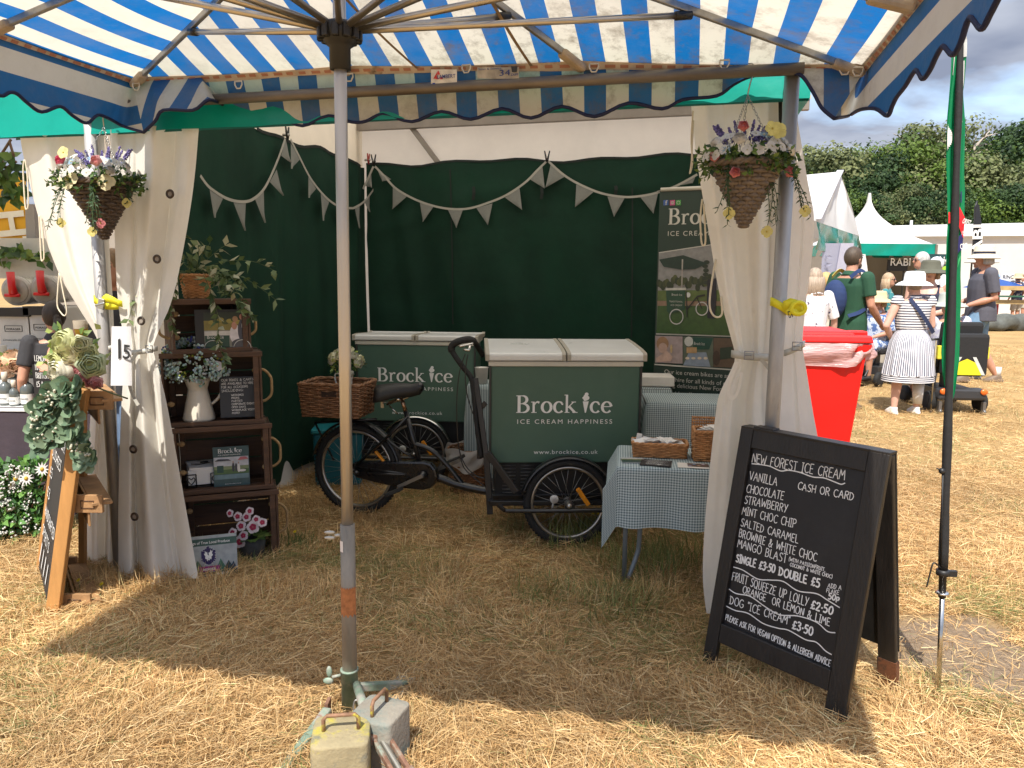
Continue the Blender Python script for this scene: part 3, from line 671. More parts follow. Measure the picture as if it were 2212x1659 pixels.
# stand of the parasol: socket, legs, turnbuckle
def build_stand():
    pb = Vector((-.582, 2.62, 0)); GP = M('flaking_green_paint', (.22, .30, .23), .65, .3, .3, 12, .15, 60, spots=[((.36, .34, .30), 7, .46, .12), ((.26, .12, .07), 14, .62, .06)])
    root = thing('parasol_stand', pb, 'worn green metal parasol stand with splayed legs and a threaded stay', 'parasol stand')
    s = MB(); s.lathe([(.029, 0.02), (.0305, .02), (.0305, .165), (.033, .165), (.033, .172), (.0275, .172)], pb, 20); s.build('socket', GP, root)
    RB = M('rusty_iron', (.24, .13, .085), .8, .3, .4, 18, .3, 60, spots=[((.26, .30, .25), 9, .5, .1)])
    lg = MB(); a = P(708, 1536, 2.56); b = G(610, 1672, .012); lg.bar(a, b, .034, .034); lg.build('leg', GP, root, bevel=.006)
    a = P(792, 1545, 2.32); b = P(872, 1676, 2.12); lg = MB(); lg.tube([pb+Vector((.03, -.02, .12)), a], .016, 10)
    d = (b-a).normalized(); sd_ = d.cross(Vector((0, 0, 1))).normalized()
    m1 = a.lerp(b, .36)
    lg.tube([a, m1], [.017, .019], 12); lo = lg.build('leg', GP, root)
    tb = MB()
    for k in (-1, 1): tb.bar(m1+sd_*.024*k-d*.01, b+sd_*.024*k, .013, .02)
    tb.bar(m1-sd_*.036, m1+sd_*.036, .03, .03); tb.bar(b-sd_*.036, b+sd_*.036, .03, .03); tb.build('turnbuckle', RB, lo, bevel=.003)
    th = MB(); n = 46; q = m1.lerp(b, .05); q2 = m1.lerp(b, .95)
    prof = []
    for i in range(n): prof += [(.0075, i*(q2-q).length/n), (.0095, (i+.5)*(q2-q).length/n)]
    th.lathe(prof, q, 10, None, d); th.build('threaded_rod', M('zinc_thread', (.5, .48, .42), .4, .8), lo)
    lg = MB(); a = pb+Vector((.03, .0, .1)); b = G(880, 1478, .01); lg.bar(a, b, .03, .03); lg.build('leg', GP, root, bevel=.005)
    for (x, y) in ((704, 1536), (786, 1545)):
        c = P(x, y, 2.565); bl = MB(); bl.tube([c+Vector((-.02, -.02, 0)), c+Vector((.02, .0, 0))], .009, 8); bl.box(c+Vector((.0, .03, 0)), (.012, .05, .045)); bl.build('pivot_bolt', RB, root)
    rg = MB(); c = P(770, 1530, 2.56); rg.tube([c+Vector((math.cos(t)*.01, 0, math.sin(t)*.032)) for t in [k*math.pi/8 for k in range(16)]], .004, 6, closed=True)
    rg.tube([c+Vector((.012, -.01, .0)), c+Vector((.014, -.012, -.06))], .005, 6); rg.build('shackle', STEEL, root)
    wn = MB(); q = pb+Vector((-.03, -.01, .152)); wn.tube([q, q+Vector((-.03, -.005, -.005))], .006, 8); wn.ball(q+Vector((-.04, -.005, .016)), .022, 8, 6, None, (.5, .3, 1)); wn.ball(q+Vector((-.044, -.005, -.02)), .022, 8, 6, None, (.9, .3, .6))
    wn.build('wing_bolt', GP, root)
    pl = MB(); c = G(857, 1490, .014); pl.box(c, (.075, .20, .007), Matrix.Rotation(-.28, 3, 'Z')); pl.build('foot_plate', M('grey_plate', (.34, .35, .34), .5, .5, .2), root)
build_stand()
def weight_block(px, py, top, s, h, rz, col, spots, label, handle_col, hcount=1):
    c = G(px, py, top)
    r = thing('ballast_weight', (c.x, c.y, 0), label, 'weight', 'ballast weights on the parasol stand', rz)
    b = MB(); b.smooth = True
    n = 32
    def rr(k, sc):
        a = 2*math.pi*k/n; ca, sa = math.cos(a), math.sin(a); e = .28
        return Vector((abs(ca)**e*math.copysign(1, ca)*s/2*sc, abs(sa)**e*math.copysign(1, sa)*s/2*sc, 0))
    prof = [(1.0, 0), (1.0, top-.008), (.985, top-.002), (.95, top), (.6, top+.001), (.0, top+.001)]
    vs = [rr(k, sc)+Vector((0, 0, z)) for sc, z in prof for k in range(n)]
    b.add(vs, [(i*n+k, i*n+(k+1) % n, (i+1)*n+(k+1) % n, (i+1)*n+k) for i in range(len(prof)-1) for k in range(n)])
    b.build('concrete_block', M(label[:18].replace(' ', '_'), col, .9, 0, .25, 10, .35, 70, spots=spots), r, local=True)
    hd = MB(); q = [Vector((-s*.30, 0, top-.01)), Vector((-s*.30, 0, top+.038)), Vector((-s*.24, 0, top+.05)), Vector((s*.24, 0, top+.05)), Vector((s*.30, 0, top+.038)), Vector((s*.30, 0, top-.01))]
    hd.tube(q, .0065, 8); hd.build('handle', M('bent_rebar', (.27, .15, .09), .7, .4, .4, 20, spots=[((.55, .5, .05), 10, .55, .08)]), r, local=True)
weight_block(737, 1577, .20, .176, .2, R(8), (.29, .24, .14), [((.36, .31, .05), 5, .50, .08), ((.15, .15, .12), 7, .50, .12), ((.22, .10, .05), 16, .66, .04)], 'square concrete ballast weight with flaking yellow paint and wire handle', None)
weight_block(820, 1532, .20, .155, .2, R(70), (.25, .225, .185), [((.14, .175, .16), 5, .47, .14), ((.24, .13, .07), 12, .66, .05)], 'grey concrete ballast weight behind the yellow painted one', None)
# ================================================================ stall: frame, marquee, curtains
CANVAS = M('white_marquee_canvas', (.80, .75, .66), .75, 0, .06, 3, .15, 12, transl=.55)
CURT = M('cream_curtain_canvas', (.84, .81, .74), .7, 0, .06, 4, .12, 18, transl=.36, spots=[((.5, .45, .36), 2.6, .62, .2)])
TEAL = M('teal_valance_vinyl', (.0, .30, .235), .35, 0, .1, 3, .25, 9, transl=.12)
RP = Vector((1.085, 3.15, 0)); SU, SV = uv_of(RP)          # right post in stall coordinates
TW = SU
# tube frame with the two front poles and the rail
fr = thing('pole_frame', T(0, 0), 'scuffed aluminium frame of two front poles joined by a top rail', 'frame')
for u, v in ((0, 0), (SU, SV)):
    q = MB(); q.tube([T(u, v, 0), T(u, v, 2.41)], .0295, 20); q.build('pole', M('scuffed_alu_pole', (.42, .41, .40), .55, .6, .3, 8, .1, 40, stretch=(1, 1, .25), spots=[((.3, .29, .27), 12, .62, .06)]), fr)
q = MB(); q.tube([T(0, -.055, 2.385), T(SU+.035, SV-.055, 2.385)], .0235, 16); q.build('rail', M('brown_steel_rail', (.20, .17, .14), .5, .6, .25, 9, .1, 40, stretch=(.3, 1, 1)), fr)
# marquee
DV = 3.42
mq = thing('marquee_stall', T(0, .12), 'open white marquee stall with teal valance', 'marquee')
def quadp(name, pts, mat, parent, nu=8, nv=8, wob=0.0, nrm=None):
    m = MB(); a, b, c, d = [Vector(p) for p in pts]
    n_ = (b-a).cross(d-a).normalized()
    def fn(s, t):
        p = a.lerp(b, s).lerp(d.lerp(c, s), t); w = wob*(math.sin(s*9+t*2.1)*.6+math.sin(s*23+t*5)*.4)*math.sin(math.pi*t)**.5 if wob else 0
        return p + n_*w
    m.grid(fn, nu, nv); return m.build(name, mat, parent)
RZ = 3.15
quadp('roof', [T(-3.6, -.02, 2.62), T(TW+.1, -.02, 2.62), T(TW+.1, 1.7, RZ+.15), T(-3.6, 1.7, RZ+.15)], CANVAS, mq, 20, 10, .015)
quadp('roof', [T(-3.6, 1.7, RZ+.15), T(TW+.1, 1.7, RZ+.15), T(TW+.1, DV, 2.96), T(-3.6, DV, 2.96)], CANVAS, mq, 20, 10, .015)
quadp('back_wall', [T(-3.6, DV, 0), T(TW, DV, 0), T(TW, DV, 2.97), T(-3.6, DV, 2.97)], CANVAS, mq, 40, 12, .02)
quadp('side_wall', [T(-.03, .25, 0), T(-.03, DV, 0), T(-.03, DV, 3.0), T(-.03, .25, 2.7)], CANVAS, mq, 30, 10, .02)
quadp('side_wall', [T(TW+.03, .2, 0), T(TW+.03, DV, 0), T(TW+.03, DV, 3.0), T(TW+.03, .2, 2.66)], CANVAS, mq, 30, 10, .03)
quadp('gable', [T(TW+.06, -.02, 2.5), T(TW+.06, DV, 2.5), T(TW+.06, DV, 2.96), T(TW+.06, -.02, 2.64)], CANVAS, mq, 10, 4, 0)
# teal front valance: an outer skirt with a darker turned hem
def val(s, t): 
    u = -3.7+s*(TW+3.78); w = .010*math.sin(u*9)+.006*math.sin(u*23); z = 2.66-t*(.36+.04*max(0, 1-max(u, 0)/TW)); return T(u, -.015+w*t-.012*(t > .72)*(t-.72)*3, z)
m = MB(); m.grid(val, 120, 12); m.build('front_valance', TEAL, mq)
m = MB(); m.grid(lambda s, t: T(-3.7+s*(TW+3.78), .02+.004*math.sin(s*40)+.03*t, 2.30-.04*max(0, 1-max(-3.7+s*(TW+3.78), 0)/TW)+.06*t), 60, 3); m.build('valance_hem', M('teal_hem', (.0, .13, .10), .45), mq)
m = MB(); m.grid(lambda s, t: T(TW+.08, -.015+s*DV, 2.66-t*.36), 20, 6); m.build('side_valance', TEAL, mq)
DARKLEG = M('dark_tent_leg', (.05, .047, .043), .5, .5, .2)
GREYB = M('grey_beam', (.22, .19, .16), .5, .4, .15, 6)
for u, v, mt in ((.075, .10, DARKLEG), (TW-.02, .14, DARKLEG), (TW-.05, DV-.08, GREYB)):
    q = MB(); q.box(T(u, v, 1.3), (.045, .06, 2.6), Matrix.Rotation(-TYAW, 3, 'Z')); q.build('leg', mt, mq, bevel=.004)
q = MB(); c = TV(759, 300, DV-.1); uu, vv = uv_of(c); q.box(T(uu, DV-.1, 1.45), (.085, .085, 2.9), Matrix.Rotation(-TYAW, 3, 'Z'))
q.build('leg', M('cream_rusty_leg', (.62, .56, .44), .7, 0, .1, 6, spots=[((.25, .1, .04), 10, .64, .05)]), mq, bevel=.006)
a, b = TV(772, 271, DV-.12), TV(1500, 236, DV-.12); q = MB(); q.bar(a, b+(b-a)*.3, .05, .10, Vector((0, 0, 1))); q.build('beam', GREYB, mq, bevel=.004)
q = MB(); q.bar(a+Vector((0, -.03, .045)), b+(b-a)*.3+Vector((0, -.03, .045)), .012, .03, Vector((0, 0, 1))); q.build('beam_flange', M('pale_flange', (.45, .40, .33), .6), mq)
a, b = TV(884, 268, DV-.08), TV(962, 372, DV-.05); q = MB(); q.bar(a, b+(b-a)*.4, .05, .045); q.build('brace', GREYB, mq, bevel=.004)
# ---- curtains
def curtain(name, L, Rr, v0, folds, amp, label, pinch_y, depth_out=0.0, ns=110, nt=70, seed=0, hem=None, top_gather=0.0, ripple=.0):
    rd = random.Random(seed); ph = [rd.uniform(0, 6.28) for _ in range(4)]
    def interp(pl, y):
        if y <= pl[0][1]: return pl[0][0]
        for (x0, y0), (x1, y1) in zip(pl, pl[1:]):
            if y <= y1:
                t = (y-y0)/(y1-y0); return x0+(x1-x0)*t
        return pl[-1][0]
    # smooth the two edges
    def smooth(pl):
        q = cr([(x, y, 0) for x, y in pl], 6); return [(p.x, p.y) for p in q]
    L2, R2 = smooth(L), smooth(Rr)
    ya, yb = L[0][1], L[-1][1]; yc, yd = Rr[0][1], Rr[-1][1]
    def fn(s, t):
        y = (ya+(yb-ya)*t)*(1-s)+(yc+(yd-yc)*t)*s
        if hem: y += hem(s)*max(0, (t-.85)/.15)
        xl, xr = interp(L2, y), interp(R2, y)
        k = math.exp(-((y-pinch_y)/110.0)**2)
        above = 1 if y < pinch_y else 0
        f = folds
        ss = s + .035*math.sin(6.28*s*2+ph[0]+t*2.0)
        wv = math.cos(6.283*f*ss+ph[1]) + .5*math.cos(6.283*f*1.6*ss+ph[2]+t*3) + .10*math.cos(6.283*f*3.1*ss+ph[3]+t*2)
        A = amp*(.55+.6*abs(t-.35))*(1-.45*k)
        x = xl+(xr-xl)*(s + .018*math.sin(6.283*f*ss+ph[1])*(1-k))
        return TV(x, y, v0-wv*A-depth_out*max(0, t-.5)+ripple*math.sin(t*31+s*7)*k)
    mb = MB(); mb.grid(fn, ns, nt)
    r = thing(name, TV((L[-1][0]+Rr[-1][0])/2, max(yb, yd), v0), label, 'curtain')
    mb.build('drape', CURT, r)
    return r, fn
def belt(parent, x0, x1, y0, y1, v0, wpx=14, col=(.48, .47, .42), name='tie_belt', buckle=None):
    m = MB(); n = 14; pts = []
    for i in range(n+1):
        t = i/n; x = x0+(x1-x0)*t; y = y0+(y1-y0)*t+3*math.sin(t*3.1); pts.append(TV(x, y, v0-.052*math.sin(math.pi*t)**.5))
    wv = wpx/FPX*3.5
    vs = []
    for p in pts: vs += [p+Vector((0, 0, wv/2)), p-Vector((0, 0, wv/2))]
    m.add(vs, [(2*i, 2*i+2, 2*i+3, 2*i+1) for i in range(n)])
    o = m.build(name, M('grey_belt', col, .6, 0, .1, 20), parent, solid=.004)
    if buckle:
        bx, by = buckle; c = TV(bx, by, v0-.058); b = MB(); w, h = .019, .017
        b.tube([c+UD*a+Vector((0, 0, z)) for a, z in ((-w, -h), (w, -h), (w, h), (-w, h))], .003, 6, closed=True); b.tube([c-UD*w, c+UD*.01], .002, 6)
        b.build('buckle', M('buckle_steel', (.3, .3, .3), .3, .9), o)
    return o
rA, fA = curtain('curtain', [(44, 286), (54, 345), (85, 470), (128, 590), (172, 668), (205, 722), (214, 760), (200, 850), (192, 960), (186, 1060), (184, 1160), (188, 1252)], [(221, 278), (228, 430), (236, 560), (243, 650), (246, 710), (247, 760), (250, 850), (252, 960), (252, 1060), (250, 1160), (248, 1250)], .06, 1.6, .032, 'sunlit cream curtain swept back to the left front pole, on the bottle stall side', 740, seed=3)
rB, fB = curtain('curtain', [(237, 280), (246, 480), (252, 620), (262, 700), (276, 752), (268, 800), (262, 880), (258, 1000), (256, 1120), (257, 1240)], [(428, 264), (416, 400), (394, 540), (370, 650), (344, 712), (331, 752), (343, 800), (358, 865), (376, 960), (392, 1050), (410, 1150), (428, 1250)], .02, 2.1, .050, 'cream curtain with metal eyelets tied back beside the dark crates', 752, .16, seed=8, hem=lambda s: 26*max(0, math.sin(s*4.4-.2))*(s < .62))
rC, fC = curtain('curtain', [(1494, 206), (1506, 330), (1521, 430), (1536, 520), (1549, 600), (1562, 665), (1577, 722), (1588, 772), (1574, 810), (1552, 860), (1541, 950), (1531, 1050), (1523, 1150), (1520, 1250), (1528, 1325)], [(1684, 194), (1686, 400), (1684, 560), (1674, 690), (1662, 775), (1668, 850), (1676, 940), (1694, 1050), (1706, 1150), (1714, 1250), (1720, 1330)], .07, 2.0, .042, 'shaded cream curtain tied back on the inner side of the right pole', 772, .05, seed=12)
rD, fD = curtain('curtain', [(1690, 194), (1690, 400), (1690, 560), (1688, 680), (1686, 745), (1680, 800), (1670, 900), (1664, 1000), (1664, 1100), (1664, 1310)], [(1711, 190), (1730, 300), (1746, 395), (1759, 470), (1754, 560), (1742, 650), (1734, 742), (1744, 810), (1757, 890), (1768, 950), (1776, 1040), (1786, 1310)], .10, 1.2, .03, 'narrow cream curtain on the outer side of the right pole beside the red bin', 742, seed=5)
belt(rB, 268, 340, 762, 752, .0, 12, buckle=(322, 754)); belt(rC, 1580, 1668, 764, 772, .05, 15, buckle=(1618, 768)); belt(rD, 1686, 1738, 765, 742, .07, 13, buckle=(1722, 748)); belt(rA, 196, 250, 756, 748, .04, 12)
def hang_strip(parent, pts, v0, w, off=.06, name='loose_belt_end', mat=None):
    m = MB(); ps = cr([TV(x, y, v0)-VD*off for x, y in pts], 5); m.ribbon(ps, w, -VD, 0); m.build(name, mat or M('grey_belt', (.48, .47, .42), .6), parent, solid=.003)
hang_strip(rB, [(318, 760), (302, 790), (304, 830), (315, 858), (322, 870)], 0, .018, .08); hang_strip(rC, [(1640, 772), (1663, 800), (1670, 830), (1664, 848)], .05, .016, .09)
hang_strip(rC, [(1590, 778), (1572, 830), (1578, 856), (1592, 840), (1600, 800)], .05, .012, .07, 'canvas_loop', CURT)
for k, (x, y) in enumerate(((380, 421), (352, 560), (318, 692), (330, 957), (332, 1098))):
    c = TV(x, y, .0)-VD*(.045+.10*(k > 2)); t = MB(); t.tube([c+UD*.017*math.cos(a)+Vector((0, 0, .017*math.sin(a))) for a in [i*math.pi/8 for i in range(16)]], .006, 8, closed=True)
    e = t.build('eyelet', M('bronze_eyelet', (.09, .07, .055), .4, .8), rB); d = MB(); d.poly([c+UD*.014*math.cos(a)+Vector((0, 0, .014*math.sin(a)))-VD*.001 for a in [i*math.pi/8 for i in range(16)]], -VD); d.build('eyelet_hole', M('grey_hole', (.28, .24, .2), .8), e)
# drawstring loops that hang from the curtain edges
def cord_loop(parent, pts, v0, r=.0035, off=.05):
    m = MB(); m.tube(cr([TV(x, y, v0)-VD*(off-.05) for x, y in pts], 6), r, 6); m.build('drawstring', ROPE, parent)
cord_loop(rA, [(52, 345), (50, 370), (54, 440), (57, 452), (61, 440), (59, 380), (54, 345)], .06); cord_loop(rA, [(84, 465), (86, 500), (89, 558), (93, 562), (95, 550), (91, 490), (86, 465)], .06); cord_loop(rA, [(128, 590), (125, 625), (124, 660), (132, 676), (140, 682), (144, 670), (136, 630), (129, 592)], .06)
cord_loop(rC, [(1497, 240), (1493, 300), (1496, 350), (1490, 375), (1494, 345), (1498, 260)], .07); cord_loop(rC, [(1517, 430), (1513, 470), (1515, 520), (1520, 530), (1524, 515), (1520, 440)], .07, .004); cord_loop(rC, [(1546, 560), (1536, 620), (1533, 660), (1540, 680), (1552, 685), (1560, 675), (1557, 640)], .07, .0045)
# yellow ratchet straps round each pole
def strap(x, y, u, v, label, flip, letters):
    c0 = T(u, v, 0); z = P(x, y, c0.y).z; r = thing('ratchet_strap', c0+Vector((0, 0, z)), label, 'strap')
    YS = M('yellow_webbing', (.72, .66, .02), .6, 0, .08, 30, .3, 120)
    m = MB(); n = 20; vs = []
    for i in range(n+1):
        a = R(150+ (400-150)*i/n); tilt = .02*math.cos(a)
        p = c0+Vector((math.cos(a)*.034, math.sin(a)*.034, z-tilt+.004)); 
        if i > 15: p = p + UD*.012*(i-15)
        vs += [p+Vector((0, 0, .017)), p-Vector((0, 0, .017))]
    m.add(vs, [(2*i, 2*i+1, 2*i+3, 2*i+2) for i in range(n)]); m.build('webbing', YS, r, solid=.003)
    t = MB()
    if not flip:
        pts = [c0+Vector((0, 0, z))+Vector(q) for q in ((.03, -.05, .012), (.055, -.055, .03), (.085, -.05, .018), (.105, -.045, .006), (.125, -.04, .0))]
    else:
        pts = [c0+Vector((0, 0, z))+Vector(q) for q in ((.0, -.045, .005), (.025, -.055, .02), (.05, -.06, .016), (.072, -.05, -.002), (.085, -.04, -.012))]
    vs = []
    for i, p in enumerate(pts): vs += [p+Vector((0, 0, .022-.002*i)), p+Vector((0, .002, -.022+.001*i))]
    t.add(vs, [(2*i, 2*i+1, 2*i+3, 2*i+2) for i in range(len(pts)-1)]); t.build('strap_tail', YS, r, solid=.003)
    if flip:
        k = c0+Vector((.055, -.066, z)); g = MB(); g.tube([k+Vector((.028*math.cos(a), 0.0, .024*math.sin(a))) for a in [i*math.pi/7 for i in range(14)]], [.009]*14, 8, closed=True); g.build('knot', YS, r)
        l = MB(); text_mesh('LS', .024, c0+Vector((.012, -.0665, z-.012)), (.3, 0, -.95), (.95, 0, .3), l, .03, weight=.02); l.build('strap_print', M('black_print', (.02, .02, .02), .7), r)
    else:
        b = MB(); k = c0+Vector((.028, -.055, z)); b.box(k, (.03, .02, .052), Matrix.Rotation(.2, 3, 'Y')); b.tube([k+Vector((-.03, -.005, -.01)), k+Vector((.02, -.008, .004))], .006, 8); b.build('cam_buckle', M('zinc_buckle', (.45, .46, .44), .3, .9), r, bevel=.003)
strap(222, 655, 0, 0, 'yellow ratchet strap with metal buckle round the left front pole', False, False)
strap(1675, 664, SU, SV, 'yellow strap knotted round the right front pole', True, True)
# ---- dark green backcloths
GREEN = M('dark_green_backcloth', (.010, .034, .021), .8, 0, .25, 2.2, .6, 5, spots=[((.008, .042, .023), 1.3, .5, .3)], spec=.15)
def cloth(name, A, B, zt0, zt1, zb, label, nrm, seed, folds, nu=120, nv=60, bot=None):
    rd = random.Random(seed); ks = [(rd.uniform(1.5, 9), rd.uniform(-6, 6), rd.uniform(0, 6.28), rd.uniform(.3, 1.1)) for _ in range(10)]
    A = Vector(A); B = Vector(B)
    def fn(s, t):
        p = A.lerp(B, s); zt = zt0+(zt1-zt0)*s; z0 = zb(s) if callable(zb) else zb
        z = zt+(z0-zt)*t
        z += (.014*math.sin(s*14+seed)+.012*math.sin(s*31))*(1-t)**6
        w = sum(a*math.sin(kx*s*6.28+kt*t+ph) for kx, kt, ph, a in ks)*.007*(.4+t)
        w += folds(s, t)
        # creases from folding: shallow vees
        w += sum(-.004*math.exp(-((s-c)/.006)**2) for c in (.265, .86)) + sum(-.004*math.exp(-((t-c)/.006)**2) for c in (.36,))
        q = p + nrm*w; q.z = z; return q
    m = MB(); m.grid(fn, nu, nv); r = tag(m.build(name, GREEN), label, 'backcloth')
    return r, fn
def fold_back(s, t): return .03*math.exp(-((s-.09-.10*t)/.03)**2)*math.sin(t*3.0+.3) + .02*math.exp(-((s-.16-.22*t)/.03)**2)*t + .018*math.exp(-((s-.2-.5*t)/.05)**2)*(1-t) + .014*math.exp(-((t-.08-.5*(s-.6)**2)/.03)**2)
def fold_left(s, t): return .02*math.sin(s*16+t*4)*t*.7 + .025*math.exp(-((s-.93+.04*t)/.03)**2)
a0 = TU(402, 420, .05); uu, vv = uv_of(a0); 
b0 = TU(788, 352, .05); ub, vb = uv_of(b0)
clL, fnL = cloth('backcloth', T(.05, .55), T(.05, vb), 2.54, 2.545, lambda s: .03+.05*abs(math.sin(s*9))+.16*max(0, (s-.45))*.9, 'dark green backcloth along the left side behind the crates', UD, 4, fold_left)
p0 = TV(812, 356, 3.3); p1 = TV(1505, 337, 3.3); u0, _ = uv_of(p0); u1, _ = uv_of(p1)
clB, fnB = cloth('backcloth', T(u0-.09, 3.3), T(TW-.05, 3.3), p0.z, p1.z+(p1.z-p0.z)*(TW-u1)/(u1-u0), .04, 'dark green backcloth across the back of the stall with hanging ties', -VD, 9, fold_back)
BTP = M('black_tape', (.006, .012, .009), .8)
for x, y0, y1 in ((1023, 403, 432), (1170, 404, 430), (1330, 401, 420)):
    tm = MB(); tm.ribbon([TV(x, y0, 3.24), TV(x+1, (y0+y1)/2, 3.235), TV(x-1, y1, 3.24)], .028, -VD, 0); tm.build('hanging_tie', BTP, clB)
for q in ([(972, 365), (974, 420), (977, 560), (978, 700)], [(1366, 405), (1366, 560), (1364, 730)]): tm = MB(); tm.ribbon([TV(x, y, 3.245) for x, y in q], .012, -VD, 0); tm.build('seam_tape', BTP, clB)
tl = MB(); tl.ribbon([fnL(i/20*.62+.33, 0)+UD*.006+Vector((0, 0, .004)) for i in range(21)], .022, UD, .0); tl.build('black_hem', M('black_tape', (.006, .012, .009), .8), clL)
tl = MB(); tl.ribbon([fnB(i/30, 0)-VD*.006 for i in range(31)], .02, -VD, .0); tl.build('black_hem', M('black_tape', (.006, .012, .009), .8), clB)
# pale groundsheet edge that shows under the left cloth
m = MB(); g0 = [TU(x, y, -.0) for x, y in ((575, 1060), (620, 1035), (660, 1010), (690, 1000))]
m.grid(lambda s, t: T(-.005+.02*math.sin(s*30)*t+.05*t*t, 1.25+s*1.9, .30*(1-t)+.004), 60, 5); tag(m.build('skirt_cloth', M('pale_skirt', (.5, .48, .46), .8, 0, .1)), 'pale frayed tent skirt showing under the left green backcloth', 'tent skirt')
# ---- bunting
BFL = M('grey_check_flag', (.195, .20, .18), .85, 0, .08, 60, .2, 200)
def bunting(label, swags, project, nrm, flags):
    r = thing('bunting', project(*swags[0][0]), label, 'bunting')
    m = MB()
    for s in swags:
        q = cr([project(x, y)+nrm*.07 for x, y in s], 8); m.ribbon(q, .018, nrm, .0); 
    m.build('tape', M('cream_tape_bunting', (.35, .335, .29), .8), r, solid=.002)
    for f in flags:
        a, b, c = [project(x, y)+nrm*.068 for x, y in f]; g = MB(); n = 6
        ctr = (a+b+c)/3
        g.grid(lambda s, t: a.lerp(b, s).lerp(c, t)+nrm*(.012*math.sin(s*3.1)*t), 5, 6); g.build('flag', BFL, r)
    return r
Z1 = lambda pts: [(x/3, y/3) for x, y in pts]
Z2 = lambda pts: [(737.3+x/3, y/3) for x, y in pts]
NL, NB = UD, -VD
PL_ = lambda x, y: TU(x, y, .05); PB_ = lambda x, y: TV(x, y, 3.3)
bunting('cream tape bunting with grey flags on the left green backcloth', [Z1([(1230, 1140), (1290, 1215), (1400, 1285), (1500, 1308), (1580, 1290), (1660, 1210), (1740, 1040), (1790, 900)]), Z1([(1825, 905), (1880, 1010), (1960, 1160), (2060, 1280), (2150, 1340), (2240, 1350)]), [(747, 450), (765, 440), (780, 425), (800, 395), (812, 362)]], PL_, NL,
        [Z1(f) for f in ([(1292, 1222), (1382, 1285), (1322, 1412)], [(1450, 1312), (1532, 1315), (1522, 1495)], [(1592, 1290), (1650, 1235), (1655, 1445)], [(1690, 1180), (1735, 1100), (1775, 1270)], [(1765, 1010), (1795, 900), (1825, 1055)], [(1828, 930), (1893, 1030), (1830, 1095)], [(1945, 1130), (1995, 1225), (1945, 1282)], [(2025, 1235), (2085, 1300), (2040, 1430)], [(2130, 1335), (2200, 1352), (2165, 1450)])]
        + [Z2(f) for f in ([(38, 1345), (72, 1325), (68, 1480)], [(102, 1308), (138, 1270), (135, 1375)])])
bunting('cream tape bunting with grey flags along the back green backcloth', [Z2([(160, 1230), (190, 1170), (228, 1085)]), Z2([(238, 1085), (300, 1150), (370, 1225), (480, 1290), (600, 1335), (720, 1358), (840, 1355), (960, 1320), (1080, 1270), (1200, 1190), (1280, 1110), (1342, 1050)]), Z2([(1350, 1052), (1450, 1140), (1560, 1205), (1700, 1260), (1850, 1282), (1980, 1270), (2080, 1245)]), [(1420, 417), (1460, 404), (1506, 379)]], PB_, NB,
        [Z2(f) for f in ([(252, 1105), (342, 1168), (285, 1182)], [(352, 1215), (445, 1275), (350, 1360)], [(525, 1312), (612, 1345), (545, 1442)], [(705, 1362), (802, 1362), (760, 1480)], [(888, 1352), (992, 1322), (962, 1462)], [(1072, 1285), (1165, 1222), (1182, 1365)], [(1228, 1165), (1312, 1085), (1328, 1228)], [(1365, 1075), (1460, 1148), (1332, 1222)], [(1530, 1200), (1640, 1250), (1522, 1348)], [(1730, 1278), (1842, 1285), (1772, 1410)], [(1940, 1282), (2055, 1252), (2025, 1390)], [(175, 1210), (212, 1135), (218, 1222)])]
        + [[(1470, 402), (1502, 384), (1496, 398)]])
def peg(p, nrm, label, name='clamp_peg', col=(.01, .01, .01), tips=None):
    r = thing(name, p, label, 'peg'); side = nrm.cross(Vector((0, 0, 1))).normalized()
    for k in (-1, 1):
        m = MB(); m.tube([p+nrm*.075+side*.004*k+Vector((0, 0, -.035)), p+nrm*.075+side*.012*k+Vector((0, 0, .01)), p+nrm*.075+side*.022*k+Vector((0, 0, .055))], [.007, .008, .006], 6); m.build('jaw', M('peg_%s' % ('red' if col[0] > .1 else 'black'), col, .5), r)
    m = MB(); m.tube([p+nrm*.09, p+nrm*.04], .010, 8); m.build('spring', STEEL, r)
peg(PL_(600, 292), NL, 'black peg holding the bunting on the left backcloth'); peg(PB_(814, 350), NB, 'black peg holding the bunting near the back corner'); peg(PB_(1185, 343), NB, 'black peg holding the bunting in the middle of the back cloth')
peg(PL_(779, 346), NL, 'red handled clamp joining the two green cloths at the corner', 'spring_clamp', (.25, .02, .015))
